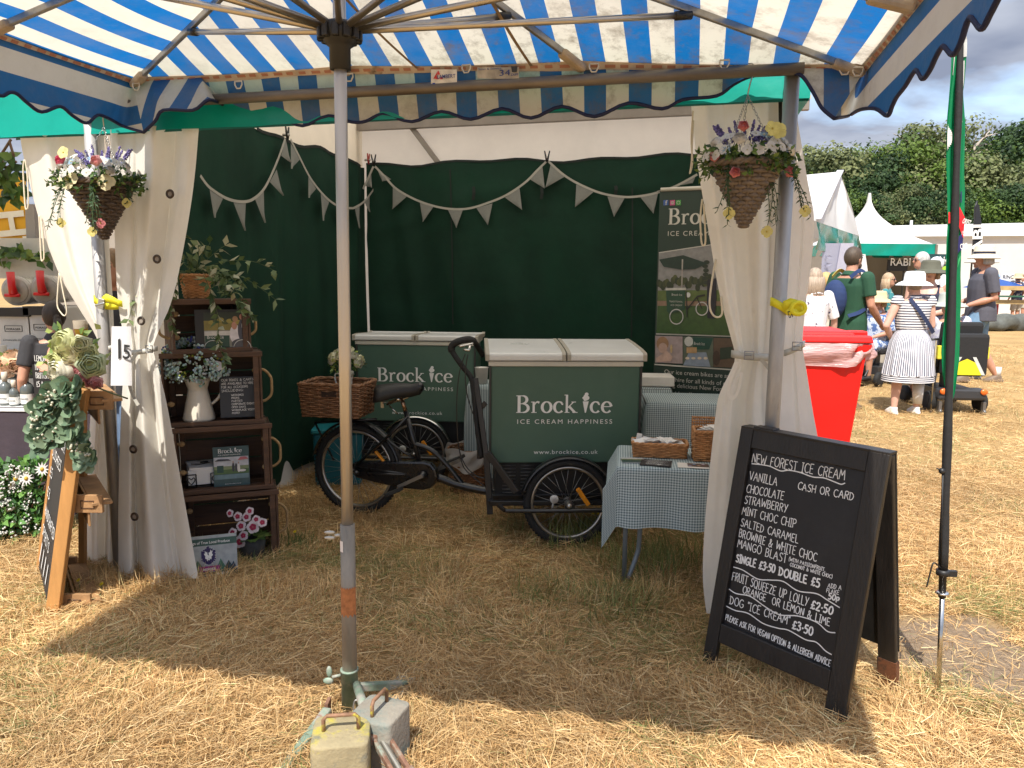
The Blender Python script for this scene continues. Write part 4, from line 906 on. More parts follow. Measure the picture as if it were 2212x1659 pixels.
# ================================================================ shared small builders
WICK = M('honey_wicker', (.42, .20, .075), .6, 0, .35, 25, .2, 80)
WICKD = M('brown_wicker', (.21, .10, .046), .55, 0, .4, 25, .2, 80)
WICKG = M('grey_willow', (.165, .13, .105), .7, 0, .4, 30, .2, 80)
def woven(mb, loop, rows, r, amp, nst, per=3):
    """rows of willow woven round stakes; loop(t, h) -> (point, outward)"""
    n = nst*per
    for k in range(rows):
        h = (k+.5)/rows; pts = []
        for i in range(n):
            p, o = loop(i/n, h); s = math.cos(math.pi*i/per + (math.pi if k % 2 else 0)); pts.append(p+o*amp*s+Vector((0, 0, rnd.uniform(-.15, .15)*r)))
        mb.tube(pts, r*rnd.uniform(.85, 1.1), 5, closed=True)
    for i in range(nst):
        mb.tube([loop(i/nst, h)[0] for h in (0, .33, .66, 1)], r*.8, 5)
def rect_loop(c, ex, ey, w, d, h, flare=1.0):
    c = Vector(c); ex = Vector(ex); ey = Vector(ey)
    def f(t, hh):
        k = 1+(flare-1)*hh; W_, D_ = w*k, d*k; per = 2*(W_+D_); s = t*per
        if s < W_: p, o = ex*(s-W_/2)-ey*D_/2, -ey
        elif s < W_+D_: p, o = ex*W_/2+ey*(s-W_-D_/2), ex
        elif s < 2*W_+D_: p, o = ex*(W_/2-(s-W_-D_))+ey*D_/2, ey
        else: p, o = -ex*W_/2+ey*(D_/2-(s-2*W_-D_)), -ex
        return c+p+Vector((0, 0, h*hh)), o
    return f
def round_loop(c, r0, r1, h, prof=None):
    c = Vector(c)
    def f(t, hh):
        a = 2*math.pi*t; r = prof(hh) if prof else r0+(r1-r0)*hh; o = Vector((math.cos(a), math.sin(a), 0)); return c+o*r+Vector((0, 0, h*hh)), o
    return f
def rim(mb, loop, h, r, n=60, twist=True):
    for ph in ((0, math.pi) if twist else (0,)):
        pts = []
        for i in range(n):
            p, o = loop(i/n, h); a = i*2*math.pi/n*12+ph; pts.append(p+o*r*.6*math.cos(a)+Vector((0, 0, r*.6*math.sin(a))))
        mb.tube(pts, r, 6, closed=True)
def flower(mb, c, n, r, col, kind='rose', ctr=(.6, .5, .1), rd=rnd):
    c = Vector(c); n = Vector(n).normalized(); e1, e2 = frame_from(n)
    if kind == 'rose':
        for q, (rr, h0, h1) in enumerate(((1, -.35, .30), (.80, -.2, .46), (.58, -.05, .54), (.36, .1, .56))):
            ns = 15; kp = 5-(q > 2)*2; ph = rd.uniform(0, 6.28); vs = []
            for (a_, h_) in ((.25, h0), (.85, h0*.5), (1.0, (h0+h1)*.5), (.80, h1)):
                for i in range(ns):
                    t = 6.283*i/ns; w = r*rr*a_*(1+.13*math.cos(kp*t+ph)*a_); vs.append(c+(e1*math.cos(t)+e2*math.sin(t))*w+n*r*(h_+.07*math.cos(kp*t+ph)*(h_ == h1)))
            cc = rd.uniform(.88, 1.08); mb.add(vs, [(a*ns+i, a*ns+(i+1) % ns, a*ns+ns+(i+1) % ns, a*ns+ns+i) for a in range(3) for i in range(ns)], tuple(x*cc for x in col))
    else:
        k = {'daisy': 12, 'four': 4, 'five': 5}[kind]
        for i in range(k):
            a = 2*math.pi*i/k+rd.uniform(-.1, .1); d = e1*math.cos(a)+e2*math.sin(a)
            q = rd.uniform(.88, 1.08); cc = tuple(x*q for x in col)
            if kind == 'daisy': mb.leaf(c, d+n*.25, n, r, r*.28, cc, .12, .3); continue
            s_ = d.cross(n); w = r*(.62 if k == 4 else .56); mb.add([c, c+d*r*.45+s_*w*.9+n*r*.16, c+d*r*.8+s_*w*.75+n*r*.12, c+d*r*1.0+n*r*.06, c+d*r*.8-s_*w*.75+n*r*.12, c+d*r*.45-s_*w*.9+n*r*.16, c+d*r*.6+n*r*.1], [(0, 1, 6), (1, 2, 6), (2, 3, 6), (3, 4, 6), (4, 5, 6), (5, 0, 6)], cc)
        mb.ball(c+n*r*.06, r*(.28 if kind == 'daisy' else .14), 6, 4, ctr)
FL = MV('petals_and_leaves', .6, .12, 40, transl=.25)
GREENS = [(.045, .10, .02), (.08, .16, .03), (.12, .2, .045), (.035, .075, .03), (.17, .25, .06)]
def rdir(rd=rnd, up=0.0):
    while True:
        v = Vector((rd.uniform(-1, 1), rd.uniform(-1, 1), rd.uniform(-1, 1)+up))
        if .1 < v.length < 1.6: return v.normalized()
def sprig(mb, p, d, L, n, ll, lw, cols, rd=rnd, sag=.3, stemcol=(.06, .1, .03), r=.0016):
    pts = [Vector(p)]; d = Vector(d).normalized()
    for i in range(n):
        d = (d+Vector((rd.uniform(-.12, .12), rd.uniform(-.12, .12), -sag/n+rd.uniform(-.08, .08)))).normalized(); pts.append(pts[-1]+d*L/n)
    mb.tube(pts, r, 4, stemcol)
    for i in range(1, n+1):
        for k in (0, 1):
            e1, e2 = frame_from(d); a = rd.uniform(0, 6.28); s = e1*math.cos(a)+e2*math.sin(a)
            mb.leaf(pts[i], s*.9+d*.6, rdir(rd, .4), ll*rd.uniform(.7, 1.15), lw*rd.uniform(.8, 1.15), rd.choice(cols), .15, .3)
    return pts
# ================================================================ freezer tricycles
BOXG = M('sage_green_panel', (.064, .124, .092), .42, 0, .07, 3, .03, 20, spec=.35, spots=[((.082, .14, .11), 2.4, .54, .25)])
CREAMP = M('cream_trim', (.55, .52, .44), .5, 0, .06, 8)
LIDW = M('white_freezer_lid', (.62, .62, .60), .3, 0, .05, 6, 0)
BLK = M('black_frame_paint', (.010, .010, .011), .3, 0, .2, 14, .05, 60, coat=.3)
TYRE = M('tyre_rubber', (.012, .012, .012), .8, 0, .25, 30, .4, 120, spots=[((.10, .08, .05), 14, .62, .15)])
CHROME = M('chrome', (.62, .61, .58), .16, 1, .1, 10)
SPOKE = M('spoke_steel', (.42, .41, .39), .35, .9)
AMBER = M('amber_reflector', (.75, .27, .01), .25, 0, .15, 60, .3, 200)
WPRINT = M('white_print', (.78, .78, .76), .55, 0, .03)
BW, BD_, BZ0, BZ1 = .885, .52, .478, 1.062
def wheel(root, c, r, axis, tw=.05, nsp=28, name='wheel', local=True):
    c = Vector(c); ax = Vector(axis).normalized(); e1, e2 = frame_from(ax)
    t = MB(); n = 72
    def ring(mb, rad, prof):   # profile (dr, da) swept round
        vs = []
        for k in range(n):
            a = 2*math.pi*k/n; d = e1*math.cos(a)+e2*math.sin(a)
            for dr, da in prof: vs.append(c+d*(rad+dr)+ax*da)
        m_ = len(prof); mb.add(vs, [(k*m_+j, k*m_+(j+1) % m_, ((k+1) % n)*m_+(j+1) % m_, ((k+1) % n)*m_+j) for k in range(n) for j in range(m_)])
    w = tw/2
    ring(t, r, [(-.042, -w*.55), (-.03, -w*.95), (-.014, -w), (-.003, -w*.6), (0, 0), (-.003, w*.6), (-.014, w), (-.03, w*.95), (-.042, w*.55)])
    for k in range(n):   # tread blocks
        for s in (-1, 1):
            a = 2*math.pi*(k+.25*s)/n; d = e1*math.cos(a)+e2*math.sin(a); td = ax.cross(d)
            rot = Matrix((td, ax, d)).transposed(); t.box(c+d*(r-.001)+ax*s*w*.45, (.009, w*.6, .007), rot)
    o = t.build(name, TYRE, root, local=local)
    rm = MB(); ring(rm, r-.043, [(0, -.013), (0, .013), (-.014, .011), (-.02, 0), (-.014, -.011)]); rm.build('rim', M('alloy_rim', (.40, .38, .35), .3, .9, .2, 8), o, local=local)
    sp = MB()
    for k in range(nsp):
        a = 2*math.pi*k/nsp; b = a+(.75 if k % 2 else -.75); s = 1 if (k//2) % 2 else -1
        sp.tube([c+(e1*math.cos(b)+e2*math.sin(b))*.022+ax*s*.03, c+(e1*math.cos(a)+e2*math.sin(a))*(r-.058)], .0013, 4)
    sp.build('spokes', SPOKE, o, local=local)
    hb = MB(); hb.lathe([(.008, -.06), (.011, -.05), (.026, -.034), (.026, -.028), (.014, -.024), (.014, .024), (.026, .028), (.026, .034), (.011, .05), (.008, .06)], c, 14, None, ax); hb.build('hub', M('grey_hub', (.2, .19, .18), .4, .7), o, local=local)
    return o, e1, e2
def mudguard(root, c, r, axis, a0, a1, w, mat, refv=None, local=True):
    c = Vector(c); ax = Vector(axis).normalized(); h = Vector((0, 0, 1)); f = h.cross(ax).normalized()
    m = MB(); n = 30; vs = []
    for i in range(n+1):
        a = R(a0+(a1-a0)*i/n); d = f*math.cos(a)+h*math.sin(a)
        for j in range(6):
            t = -1+2*j/5; vs.append(c+d*(r-.012*t*t)+ax*w/2*t)
    m.add(vs, [(i*6+j, i*6+j+1, (i+1)*6+j+1, (i+1)*6+j) for i in range(n) for j in range(5)])
    return m.build('mudguard', mat, root, solid=.003, local=local)
def freezer_box(root, guard_mat, lk=1.0):
    """local frame: x along the face, y into the depth, z up; the face lies on y = 0"""
    b = MB(); b.box((0, BD_/2, (BZ0+BZ1)/2), (BW, BD_, BZ1-BZ0)); body = b.build('cabinet', BOXG, root, local=True, bevel=.006)
    c = MB(); c.box((0, BD_/2, BZ1+.012), (BW+.03, BD_+.02, .03)); c.build('top_trim', CREAMP, root, local=True, bevel=.005)
    for sx in (-1, 1): e = MB(); e.box((sx*(BW/2+.004), -.002, (BZ0+BZ1)/2), (.012, .016, BZ1-BZ0)); e.build('edge_strip', M('dark_edge_strip', (.025, .025, .024), .5), body, local=True)
    for sx in (-1, 1):
        l = MB(); x0, x1 = (-.46, -.016) if sx < 0 else (.016, .46); z0 = BZ1+.031
        prof = [(-.022, z0), (-.022, z0+.035), (-.012, z0+.040+.006*lk), (.1, z0+.04+.02*lk), (BD_*.6, z0+.025+.05*lk), (BD_+.0, z0+.01+.075*lk), (BD_+.015, z0+.03), (BD_+.015, z0)]
        k = len(prof); vs = [(x, y, z) for x in (x0, x1) for y, z in prof]
        l.add(vs, [(i, (i+1) % k, k+(i+1) % k, k+i) for i in range(k)]+[tuple(range(k-1, -1, -1)), tuple(range(k, 2*k))], None, False)
        lo = l.build('lid', LIDW, root, local=True, bevel=.008)
        for xx in ((-.475, -.452) if sx < 0 else (.452, .475), (-.026, -.004) if sx < 0 else (.004, .026)):
            s = MB(); vs = [(x, y+(-.003 if y < BD_ else .003), z+.002*(z > z0+.01)) for x in xx for y, z in prof]
            s.add(vs, [(i, (i+1) % k, k+(i+1) % k, k+i) for i in range(k)]+[tuple(range(k-1, -1, -1)), tuple(range(k, 2*k))], None, False)
            s.build('lid_cap', M('beige_plastic', (.36, .33, .27), .5), lo, local=True)
    pl = MB(); y_ = -.0005
    serif(pl, 'Brock ice', (-.292, y_, .782), (1, 0, 0), (0, 0, 1), .567/SERIF_W, .002)
    pl.build('logo_lettering', WPRINT, body, local=True)
    pl = MB(); text_mesh('ICE CREAM HAPPINESS', .038, (-.288, y_, .716), (1, 0, 0), (0, 0, 1), pl, .57, spacing=1.35, lift=.002); pl.build('slogan_lettering', WPRINT, body, local=True)
    pl = MB(); text_mesh('www.brockice.co.uk', .036, (-.185, y_, .532), (1, 0, 0), (0, 0, 1), pl, .385, spacing=1.15, lift=.002); pl.build('address_lettering', WPRINT, body, local=True)
    # the end panel carries the words as well
    pl = MB(); serif(pl, 'Brock ice', (BW/2+.0008, .1, .80), (0, 1, 0), (0, 0, 1), .3/SERIF_W, .002); pl.build('end_lettering', WPRINT, body, local=True)
    f = MB(); f.box((0, BD_/2, .36), (BW-.06, BD_-.06, .232)); fo = f.build('compressor_bay', M('matt_black_bay', (.006, .006, .006), .6), root, local=True)
    v = MB()
    for cx in (-.33, -.22):
        for k in range(10): v.tube([(cx-.04, .0285, .455-k*.021), (cx+.04, .0285, .455-k*.021)], .0035, 6)
    v.build('vent_slats', M('vent_grey', (.12, .12, .12), .4, .6), fo, local=True)
    fr_ = MB()
    fr_.bar((-BW/2, -.10, .262), (BW/2+.06, -.10, .262), .03, .03); fr_.bar((-BW/2+.0, .02, .262), (BW/2, .02, .262), .03, .035); fr_.bar((-BW/2, -.1, .262), (-BW/2, BD_, .262), .03, .03); fr_.bar((BW/2+.04, -.1, .262), (BW/2+.04, BD_, .262), .03, .03)
    fr_.tube([(-.36, -.17, .235), (-.2, -.175, .235), (.3, -.175, .235), (.5, -.16, .24)], .013, 10)
    fr_.bar((-.36, -.17, .235), (-.40, -.1, .25), .02, .02); fr_.bar((.02, -.17, .235), (.02, -.1, .26), .06, .02)
    fr_.build('chassis', BLK, root, local=True, bevel=.003)
    for y, nm in ((-.105, 'wheel'), (BD_+.105, 'wheel')):
        wo, e1, e2 = wheel(root, (.012, y, .263), .263, (0, 1, 0), nsp=28)
        mudguard(root, (.012, y, .263), .283, (0, 1, 0), 12, 170, .075, guard_mat)
        if y < 0:
            rf = MB(); rf.box((.10, y-.012, .30), (.028, .016, .125), Matrix.Rotation(R(-34), 3, 'Y')); rf.build('amber_reflector', AMBER, wo, local=True, bevel=.006)
            rf = MB(); rf.lathe([(.0, -.008), (.024, -.008), (.026, 0), (.0, .001)], (-.075, y-.055, .30), 18, None, (0, 1, 0)); rf.tube([(-.075, y-.05, .3), (-.085, y-.05, .245)], .006, 6); rf.build('round_reflector', M('pale_reflector', (.5, .5, .48), .4), wo, local=True)
            bo = MB(); bo.ball((.012, y-.07, .263), .016, 8, 6); bo.build('axle_nut', SPOKE, wo, local=True)
tr = thing('freezer_tricycle', (P(1219, 1000, 4.5).x, 4.5, 0), 'green ice cream tricycle with white lidded freezer box, black bicycle rear and saddle', 'freezer tricycle', None, R(3.0))
freezer_box(tr, BLK)
bk = thing('freezer_cart', (P(899, 900, 5.75).x, 5.75, 0), 'second green freezer cart behind the saddle, with chrome mudguard and half hidden words', 'freezer cart', None, R(-3.0))
freezer_box(bk, CHROME, .1)
def bike_rear(root):
    def Yb(x): return 4.98-(x-771)*.0009
    def Q(zx, zy, dy=0.0):
        x, y = 658.3+.369*zx, 658.3+.369*zy; return P(x, y, Yb(x)+dy)
    loc = root.matrix_basis if False else Matrix.Translation(root.location) @ Matrix.Rotation(root.rotation_euler.z, 4, 'Z')
    inv = loc.inverted()
    def BLD(mb, name, mat, par, **kw):
        mb.v = [tuple(inv @ Vector(v)) for v in mb.v]; return mb.build(name, mat, par, local=True, **kw)
    hub = Q(305, 952); hub.z = .305; a_, b_ = Q(305, 900), Q(1060, 1090); d = b_-a_; d.z = 0; d.normalize(); ax = d.cross(Vector((0, 0, 1))).normalized()
    hl = inv @ hub; axl = inv.to_3x3() @ ax
    wo, e1, e2 = wheel(root, hl, .305, axl, .052, 32); mudguard(root, hl, .328, axl, 2, 168, .07, BLK)
    rf = MB(); c = Q(440, 888, -.03); e = Q(470, 918, -.03)-Q(418, 855, -.03); rf.bar(c-e*.5, c+e*.5, .026, .014); BLD(rf, 'amber_reflector', AMBER, wo, bevel=.005)
    f = MB()
    f.tube([Q(690, 1000), Q(640, 800), Q(590, 625)], .0165, 12)                    # seat tube
    f.tube([Q(603, 655, -.05), Q(520, 740, -.06), Q(300, 940, -.065)], .009, 8); f.tube([Q(603, 655, .05), Q(300, 940, .065)], .009, 8)
    f.tube(cr([Q(640, 815), Q(740, 850), Q(830, 935), Q(915, 1040), Q(950, 1080)], 5), .0165, 10)
    f.tube(cr([Q(690, 990), Q(790, 1015), Q(900, 1055), Q(1060, 1090), Q(1180, 1105)], 5), .026, 14)
    f.tube([Q(300, 955, -.06), Q(690, 1000, -.04)], .011, 8); f.tube([Q(300, 955, .06), Q(690, 1000, .04)], .011, 8)
    f.tube([Q(355, 700, -.05), Q(590, 870, -.05), Q(655, 900, -.02)], .008, 8); f.tube([Q(60, 690), Q(420, 670)], .009, 6); f.tube([Q(60, 690), Q(170, 910)], .007, 6)
    BLD(f, 'frame', BLK, root)
    k = MB()                                                                    # chain case
    ce = [(275, 925), (330, 918), (690, 918), (735, 930), (765, 965), (775, 1010), (760, 1050), (730, 1078), (690, 1088), (560, 1075), (420, 1045), (300, 1015), (272, 985)]
    pts = [Q(x, y, -.055) for x, y in ce]; n = len(pts); bk_ = [p+ax*.05*(1 if ax.y > 0 else -1) for p in pts]
    k.add(pts+bk_, [tuple(range(n-1, -1, -1)), tuple(range(n, 2*n))]+[(i, (i+1) % n, n+(i+1) % n, n+i) for i in range(n)], None, False)
    kc = BLD(k, 'chain_case', M('black_chain_case', (.008, .008, .009), .28, 0, .15, 12, .03, 60, coat=.4), root, bevel=.014)
    s = MB(); s.tube([Q(370, 985, -.065), Q(585, 995, -.066)], .006, 8); s.lathe([(.03, 0), (.032, .006), (.02, .012), (.02, .02), (.01, .024)], Q(690, 1000, -.065), 18, None, -ax if ax.y > 0 else ax)
    s.tube([Q(290, 975, -.07), Q(310, 985, -.09)], .014, 8); BLD(s, 'chain_case_trim', M('dark_steel_trim', (.08, .08, .08), .3, .8), kc)
    for px_, py_, dy, qx, qy in ((520, 1092, -.16, 660, 1020), (885, 900, .14, 735, 985)):
        c = MB(); c.bar(Q(690, 1000, -.085 if dy < 0 else .08), Q(px_+25, py_-25 if dy < 0 else py_+10, -.1 if dy < 0 else .1), .012, .022); co = BLD(c, 'crank', M('crank_alloy', (.3, .3, .29), .35, .9), root)
        p = MB(); p.bar(Q(px_-42, py_+20, dy), Q(px_+45, py_-14, dy), .06, .022); BLD(p, 'pedal', M('pedal_rubber', (.03, .028, .025), .7, 0, .3, 40), co, bevel=.004)
    sp = MB(); sp.tube([Q(592, 630), Q(566, 545)], .0135, 12); BLD(sp, 'seat_post', M('bronze_post', (.42, .26, .16), .25, .9), root)
    cl = MB(); cl.tube([Q(480, 585), Q(545, 560), Q(600, 545), Q(640, 505)], .007, 8); cl.tube([Q(490, 570, .05), Q(550, 548, .05), Q(640, 500, .03)], .006, 8); cl.ball(Q(548, 552), .02, 10, 7)
    cl.tube([Q(495, 590), Q(545, 640)], .005, 6); BLD(cl, 'saddle_clamp', CHROME, root)
    sd = MB()                                                                   # saddle: wide back, narrow nose
    n = 14; m_ = 8; vs = []
    top = lambda t: Q(418+t*262, 478-14*math.sin(t*3.0)-(t > .8)*(t-.8)*90)
    for i in range(n+1):
        t = i/n; wd = (.10*(1-t)**1.2+.028)*(1 if t > .06 else .75); p = top(t)
        for j in range(m_+1):
            u = -1+2*j/m_; vs.append(p+Vector((0, u*wd, -.05*abs(u)**2.5*(.6+.4*(1-t))-(.04 if abs(u) > .99 else 0))))
    sd.add(vs, [(i*(m_+1)+j, (i+1)*(m_+1)+j, (i+1)*(m_+1)+j+1, i*(m_+1)+j+1) for i in range(n) for j in range(m_)])
    so = BLD(sd, 'saddle', M('black_saddle_leather', (.012, .011, .010), .5, 0, .2, 15, .2, 90), root, solid=.012)
    ns = MB(); c = Q(675, 465); ns.ball(c+Vector((0, 0, -.02)), .034, 12, 8, None, (.8, .9, 1.0)); BLD(ns, 'saddle_nose', BLK, so)
    for dy in (-.06, .06):
        g = MB(); c = Q(470, 500, dy); g.tube([c+Vector((math.cos(t)*.016, math.sin(t)*.016, -.01-t*.0022)) for t in [i*.5 for i in range(70)]], .0035, 5); BLD(g, 'saddle_spring', SPOKE, so)
    lt = MB(); lt.box(Q(455, 585, -.05), (.02, .02, .04)); BLD(lt, 'saddle_bag_loop', M('worn_brass', (.35, .3, .2), .4, .6), so)
    # push handle beside the box
    h = MB(); hs = cr([Q(1035, 895, -.28), Q(1010, 720, -.28), Q(990, 520, -.28), Q(975, 430, -.28), Q(930, 370, -.28), Q(880, 300, -.28), Q(858, 258, -.28), Q(875, 228, -.28), Q(915, 210, -.27), Q(955, 203, -.2), Q(985, 210, -.05), Q(1010, 240, .05), Q(1045, 300, .1)], 5)
    h.tube(hs, .0165, 10); hd = BLD(h, 'handlebar', M('black_foam_grip', (.012, .012, .012), .75, 0, .2, 30, .3, 120), root)
    h = MB(); h.tube(hs[28:52], .021, 10); BLD(h, 'grip', M('black_foam_grip', (.012, .012, .012), .75), hd)
    lv = MB(); lv.tube(cr([Q(905, 245, -.33), Q(945, 236, -.32), Q(985, 226, -.28)], 4), .006, 6); lv.tube([Q(930, 262, -.33), Q(962, 268, -.32), Q(968, 240, -.31)], .009, 6); BLD(lv, 'brake_lever', CHROME, hd)
    for pts in ([(940, 285), (905, 400), (890, 560), (893, 740), (905, 850), (940, 940), (1000, 1000), (1050, 1015)], [(955, 290), (940, 400), (950, 520), (985, 640)], [(905, 850), (930, 950), (1000, 1020), (1052, 1062)]):
        cb = MB(); cb.tube(cr([Q(x, y, -.31) for x, y in pts], 5), .0035, 5); BLD(cb, 'brake_cable', BLK, hd)
    st = MB()
    st.bar(Q(1028, 610, -.26), Q(1022, 900, -.26), .022, .03); st.bar(Q(1000, 430, -.27), Q(1062, 870, -.3), .024, .03); st.bar(Q(1062, 860, -.3), Q(1085, 1225, -.3), .03, .035); st.bar(Q(1072, 868, -.31), Q(1240, 1098, -.33), .02, .04)
    st.bar(Q(1010, 620, -.27), Q(1060, 575, -.27), .02, .03)
    BLD(st, 'handle_bracket', M('satin_black_bracket', (.018, .016, .015), .45, 0, .3, 12, spots=[((.08, .06, .045), 12, .66, .1)]), root, bevel=.003)
bike_rear(tr)
# ---- things on and behind the tricycle
def wicker_box(label, c, ex, ey, w, d, h, mat, rows, nst, r, name='wicker_basket', flare=1.06, rope=None, holes=False, group=None):
    ro = thing(name, c, label, 'basket', group); lp = rect_loop(c, ex, ey, w, d, h, flare)
    m = MB(); woven(m, lp, rows, r, r*.75, nst); fl_ = [lp(t, .03)[0] for t in (0, w/(2*(w+d)), .5, .5+w/(2*(w+d)))]; m.add(fl_, [(0, 1, 2, 3)]); ins = [lp(i/40, k)[0]-lp(i/40, k)[1]*.004 for k in (0.02, .97) for i in range(40)]
    m.add(ins, [(i, (i+1) % 40, 40+(i+1) % 40, 40+i) for i in range(40)])
    m.build('woven_body', mat, ro); q = MB(); rim(q, lp, 1.0, r*1.25, 80); q.build('plaited_rim', mat, ro)
    if holes:
        hm = MB(); a = lp(.16, .74)[0]; e = Vector(ex)
        for k in (-1, 1): pass
        hm.box(lp(w/(4*(w+d)), .72)[0]-Vector(ey)*.006, (.10, .008, .035), Matrix((Vector(ex), Vector(ey), Vector((0, 0, 1)))).transposed()); hm.build('hand_hole', M('hole_shadow_wicker', (.03, .014, .008), .9), ro)
    return ro, lp
bx = Vector((.985, -.17, 0)); by = Vector((.17, .985, 0))
bc = P(732, 905, 4.98); bc.z = .672
wicker_box('brown wicker basket standing on the rear of the tricycle, holding a white jug', bc, bx, by, .375, .27, .215, WICKD, 17, 22, .0068, holes=True, flare=1.1)
def jug(name, label, c, h, r, col, hand=Vector((1, 0, 0)), cat='jug'):
    ro = thing(name, c, label, cat); c = Vector(c); m = MB()
    m.lathe([(r, 0), (r*1.0, .01), (r*.62, h*.68), (r*.6, h*.74), (r*.72, h*.88), (r*.84, h), (r*.8, h), (r*.56, h*.74), (r*.5, h*.6)], c, 26, cap1=False)
    ml = M('cream_enamel_'+name, col, .3, 0, .06, 8, 0, coat=.2, spots=[((col[0]*.7, col[1]*.65, col[2]*.5), 6, .68, .1)])
    m.build('body', ml, ro); k = MB(); hd = Vector(hand)
    k.tube(cr([c+hd*r*.8+Vector((0, 0, h*.95)), c+hd*(r*1.5)+Vector((0, 0, h*.97)), c+hd*(r*1.62)+Vector((0, 0, h*.8)), c+hd*r*1.25+Vector((0, 0, h*.5)), c+hd*r*.82+Vector((0, 0, h*.36))], 5), r*.10, 8); k.build('handle', ml, ro)
    sp = MB(); sp.leaf(c-hd*r*.6+Vector((0, 0, h*.86)), -hd+Vector((0, 0, .9)), -hd, r*.7, r*.8, None, .3); return ro
jc = bc+bx*.065+Vector((0, 0, .075)); jug('white_jug', 'small white jug of cream roses in the tricycle basket', jc, .20, .052, (.66, .64, .60), -bx)
def bouquet(name, label, c, r, spec, leaves, seed, sy=1.0, sz=.8, ll=.03, extra=None):
    """spec: list of (kind, colour, radius, count)"""
    rd = random.Random(seed); m = MB(); c = Vector(c)
    for i in range(leaves):
        v = rdir(rd, .25); p = c+Vector((v.x, v.y*sy, v.z*sz))*r*rd.uniform(.35, .95)
        m.leaf(p, v+rdir(rd)*.5, rdir(rd, .6), ll*rd.uniform(.7, 1.3), ll*.5, rd.choice(GREENS), .2, .3)
    for kind, col, fr_, cnt in spec:
        for i in range(cnt):
            v = rdir(rd, .35); v.y = -abs(v.y)*.9+.25*v.y; v.normalize(); p = c+Vector((v.x, v.y*sy, v.z*sz))*r*rd.uniform(.8, 1.02)
            if kind == 'speck':
                for _ in range(7): m.ball(p+rdir(rd)*fr_*2.2, fr_*rd.uniform(.6, 1), 5, 4, tuple(x*rd.uniform(.85, 1.1) for x in col))
            else: flower(m, p, v+Vector((0, -.35, .15)), fr_*rd.uniform(.85, 1.12), col, kind, rd=rd)
    if extra: extra(m, rd)
    return top(m, name, FL, label, 'flowers')
bouquet('rose_bunch', 'bunch of cream roses and white blossom in the small white jug on the tricycle', jc+Vector((0, 0, .27)), .115, [('rose', (.74, .72, .52), .042, 6), ('rose', (.72, .72, .62), .03, 7), ('speck', (.45, .5, .12), .006, 16)], 160, 4, ll=.035)
m = MB(); c = G(733, 1062, .0); c = Vector((P(735, 985, 5.75).x, 5.75, .21)); ro = thing('storage_box', (c.x, c.y, 0), 'teal plastic storage box behind the rear bicycle wheel', 'box'); m.box(c, (.34, .3, .40), Matrix.Rotation(.1, 3, 'Z'), taper=1.06); m.build('tub', M('teal_plastic_box', (.005, .11, .15), .45), ro, bevel=.02); m = MB(); m.box(c+Vector((0, 0, .215)), (.38, .34, .035), Matrix.Rotation(.1, 3, 'Z')); m.build('box_lid', M('teal_plastic_lid', (.01, .17, .2), .45), ro, bevel=.01)
lc = Vector((P(1012, 1040, 5.5).x, 5.5, .0)); ro = thing('waste_basket', lc, 'round wicker waste basket with a white bin liner behind the handlebar', 'bin'); lp = round_loop(lc, .125, .145, .34); m = MB(); woven(m, lp, 24, .0075, .005, 22); m.build('woven_body', WICKD, ro)
m = MB(); m.grid(lambda s, t: lc+Vector((math.cos(6.283*s), math.sin(6.283*s), 0))*(.168+.012*math.sin(s*53)*(t)-.01*t+.006*math.sin(s*23+t*9))+Vector((0, 0, .35-.14*t-.03*math.sin(s*19)*t+.012*math.sin(s*31)*(1-t))), 60, 8); m.build('bin_liner', M('white_bin_liner', (.62, .6, .58), .5, 0, .08, 9, .5, 25, transl=.3), ro)
# ================================================================ right hand table
GING = None
def gingham_mat(name, dark, light, sx, mode='check'):
    m, nt, b = _nt(name); N = nt.nodes; Lk = nt.links
    uv = N.new('ShaderNodeUVMap'); sep = N.new('ShaderNodeSeparateXYZ'); Lk.new(uv.outputs[0], sep.inputs[0]); fs = []
    for ax in ('X', 'Y'):
        q = N.new('ShaderNodeMath'); q.operation = 'MULTIPLY'; q.inputs[1].default_value = 1/sx; Lk.new(sep.outputs[ax], q.inputs[0])
        f = N.new('ShaderNodeMath'); f.operation = 'FRACT'; Lk.new(q.outputs[0], f.inputs[0])
        l = N.new('ShaderNodeMath'); l.operation = 'LESS_THAN'; l.inputs[1].default_value = .5; Lk.new(f.outputs[0], l.inputs[0]); fs.append(l.outputs[0])
    if mode == 'check':
        a = N.new('ShaderNodeMath'); a.operation = 'ADD'; Lk.new(fs[0], a.inputs[0]); Lk.new(fs[1], a.inputs[1]); h = N.new('ShaderNodeMath'); h.operation = 'MULTIPLY'; h.inputs[1].default_value = .5; Lk.new(a.outputs[0], h.inputs[0]); fac = h.outputs[0]
    else: fac = fs[0]
    mx = N.new('ShaderNodeMixRGB'); Lk.new(fac, mx.inputs[0]); mx.inputs[1].default_value = (*light, 1); mx.inputs[2].default_value = (*dark, 1)
    Lk.new(mx.outputs[0], b.inputs['Base Color']); b.inputs['Roughness'].default_value = .85
    tc = N.new('ShaderNodeTexCoord'); n = N.new('ShaderNodeTexNoise'); n.inputs['Scale'].default_value = 14; Lk.new(tc.outputs['Object'], n.inputs['Vector']); bp = N.new('ShaderNodeBump'); bp.inputs['Strength'].default_value = .2; bp.inputs['Distance'].default_value = .01; Lk.new(n.outputs[0], bp.inputs['Height']); Lk.new(bp.outputs[0], b.inputs['Normal'])
    return m
GING = gingham_mat('grey_green_gingham', (.10, .155, .17), (.52, .60, .61), .0135)
GINS = gingham_mat('grey_ticking_stripe', (.10, .14, .15), (.44, .50, .50), .012, 'stripe')
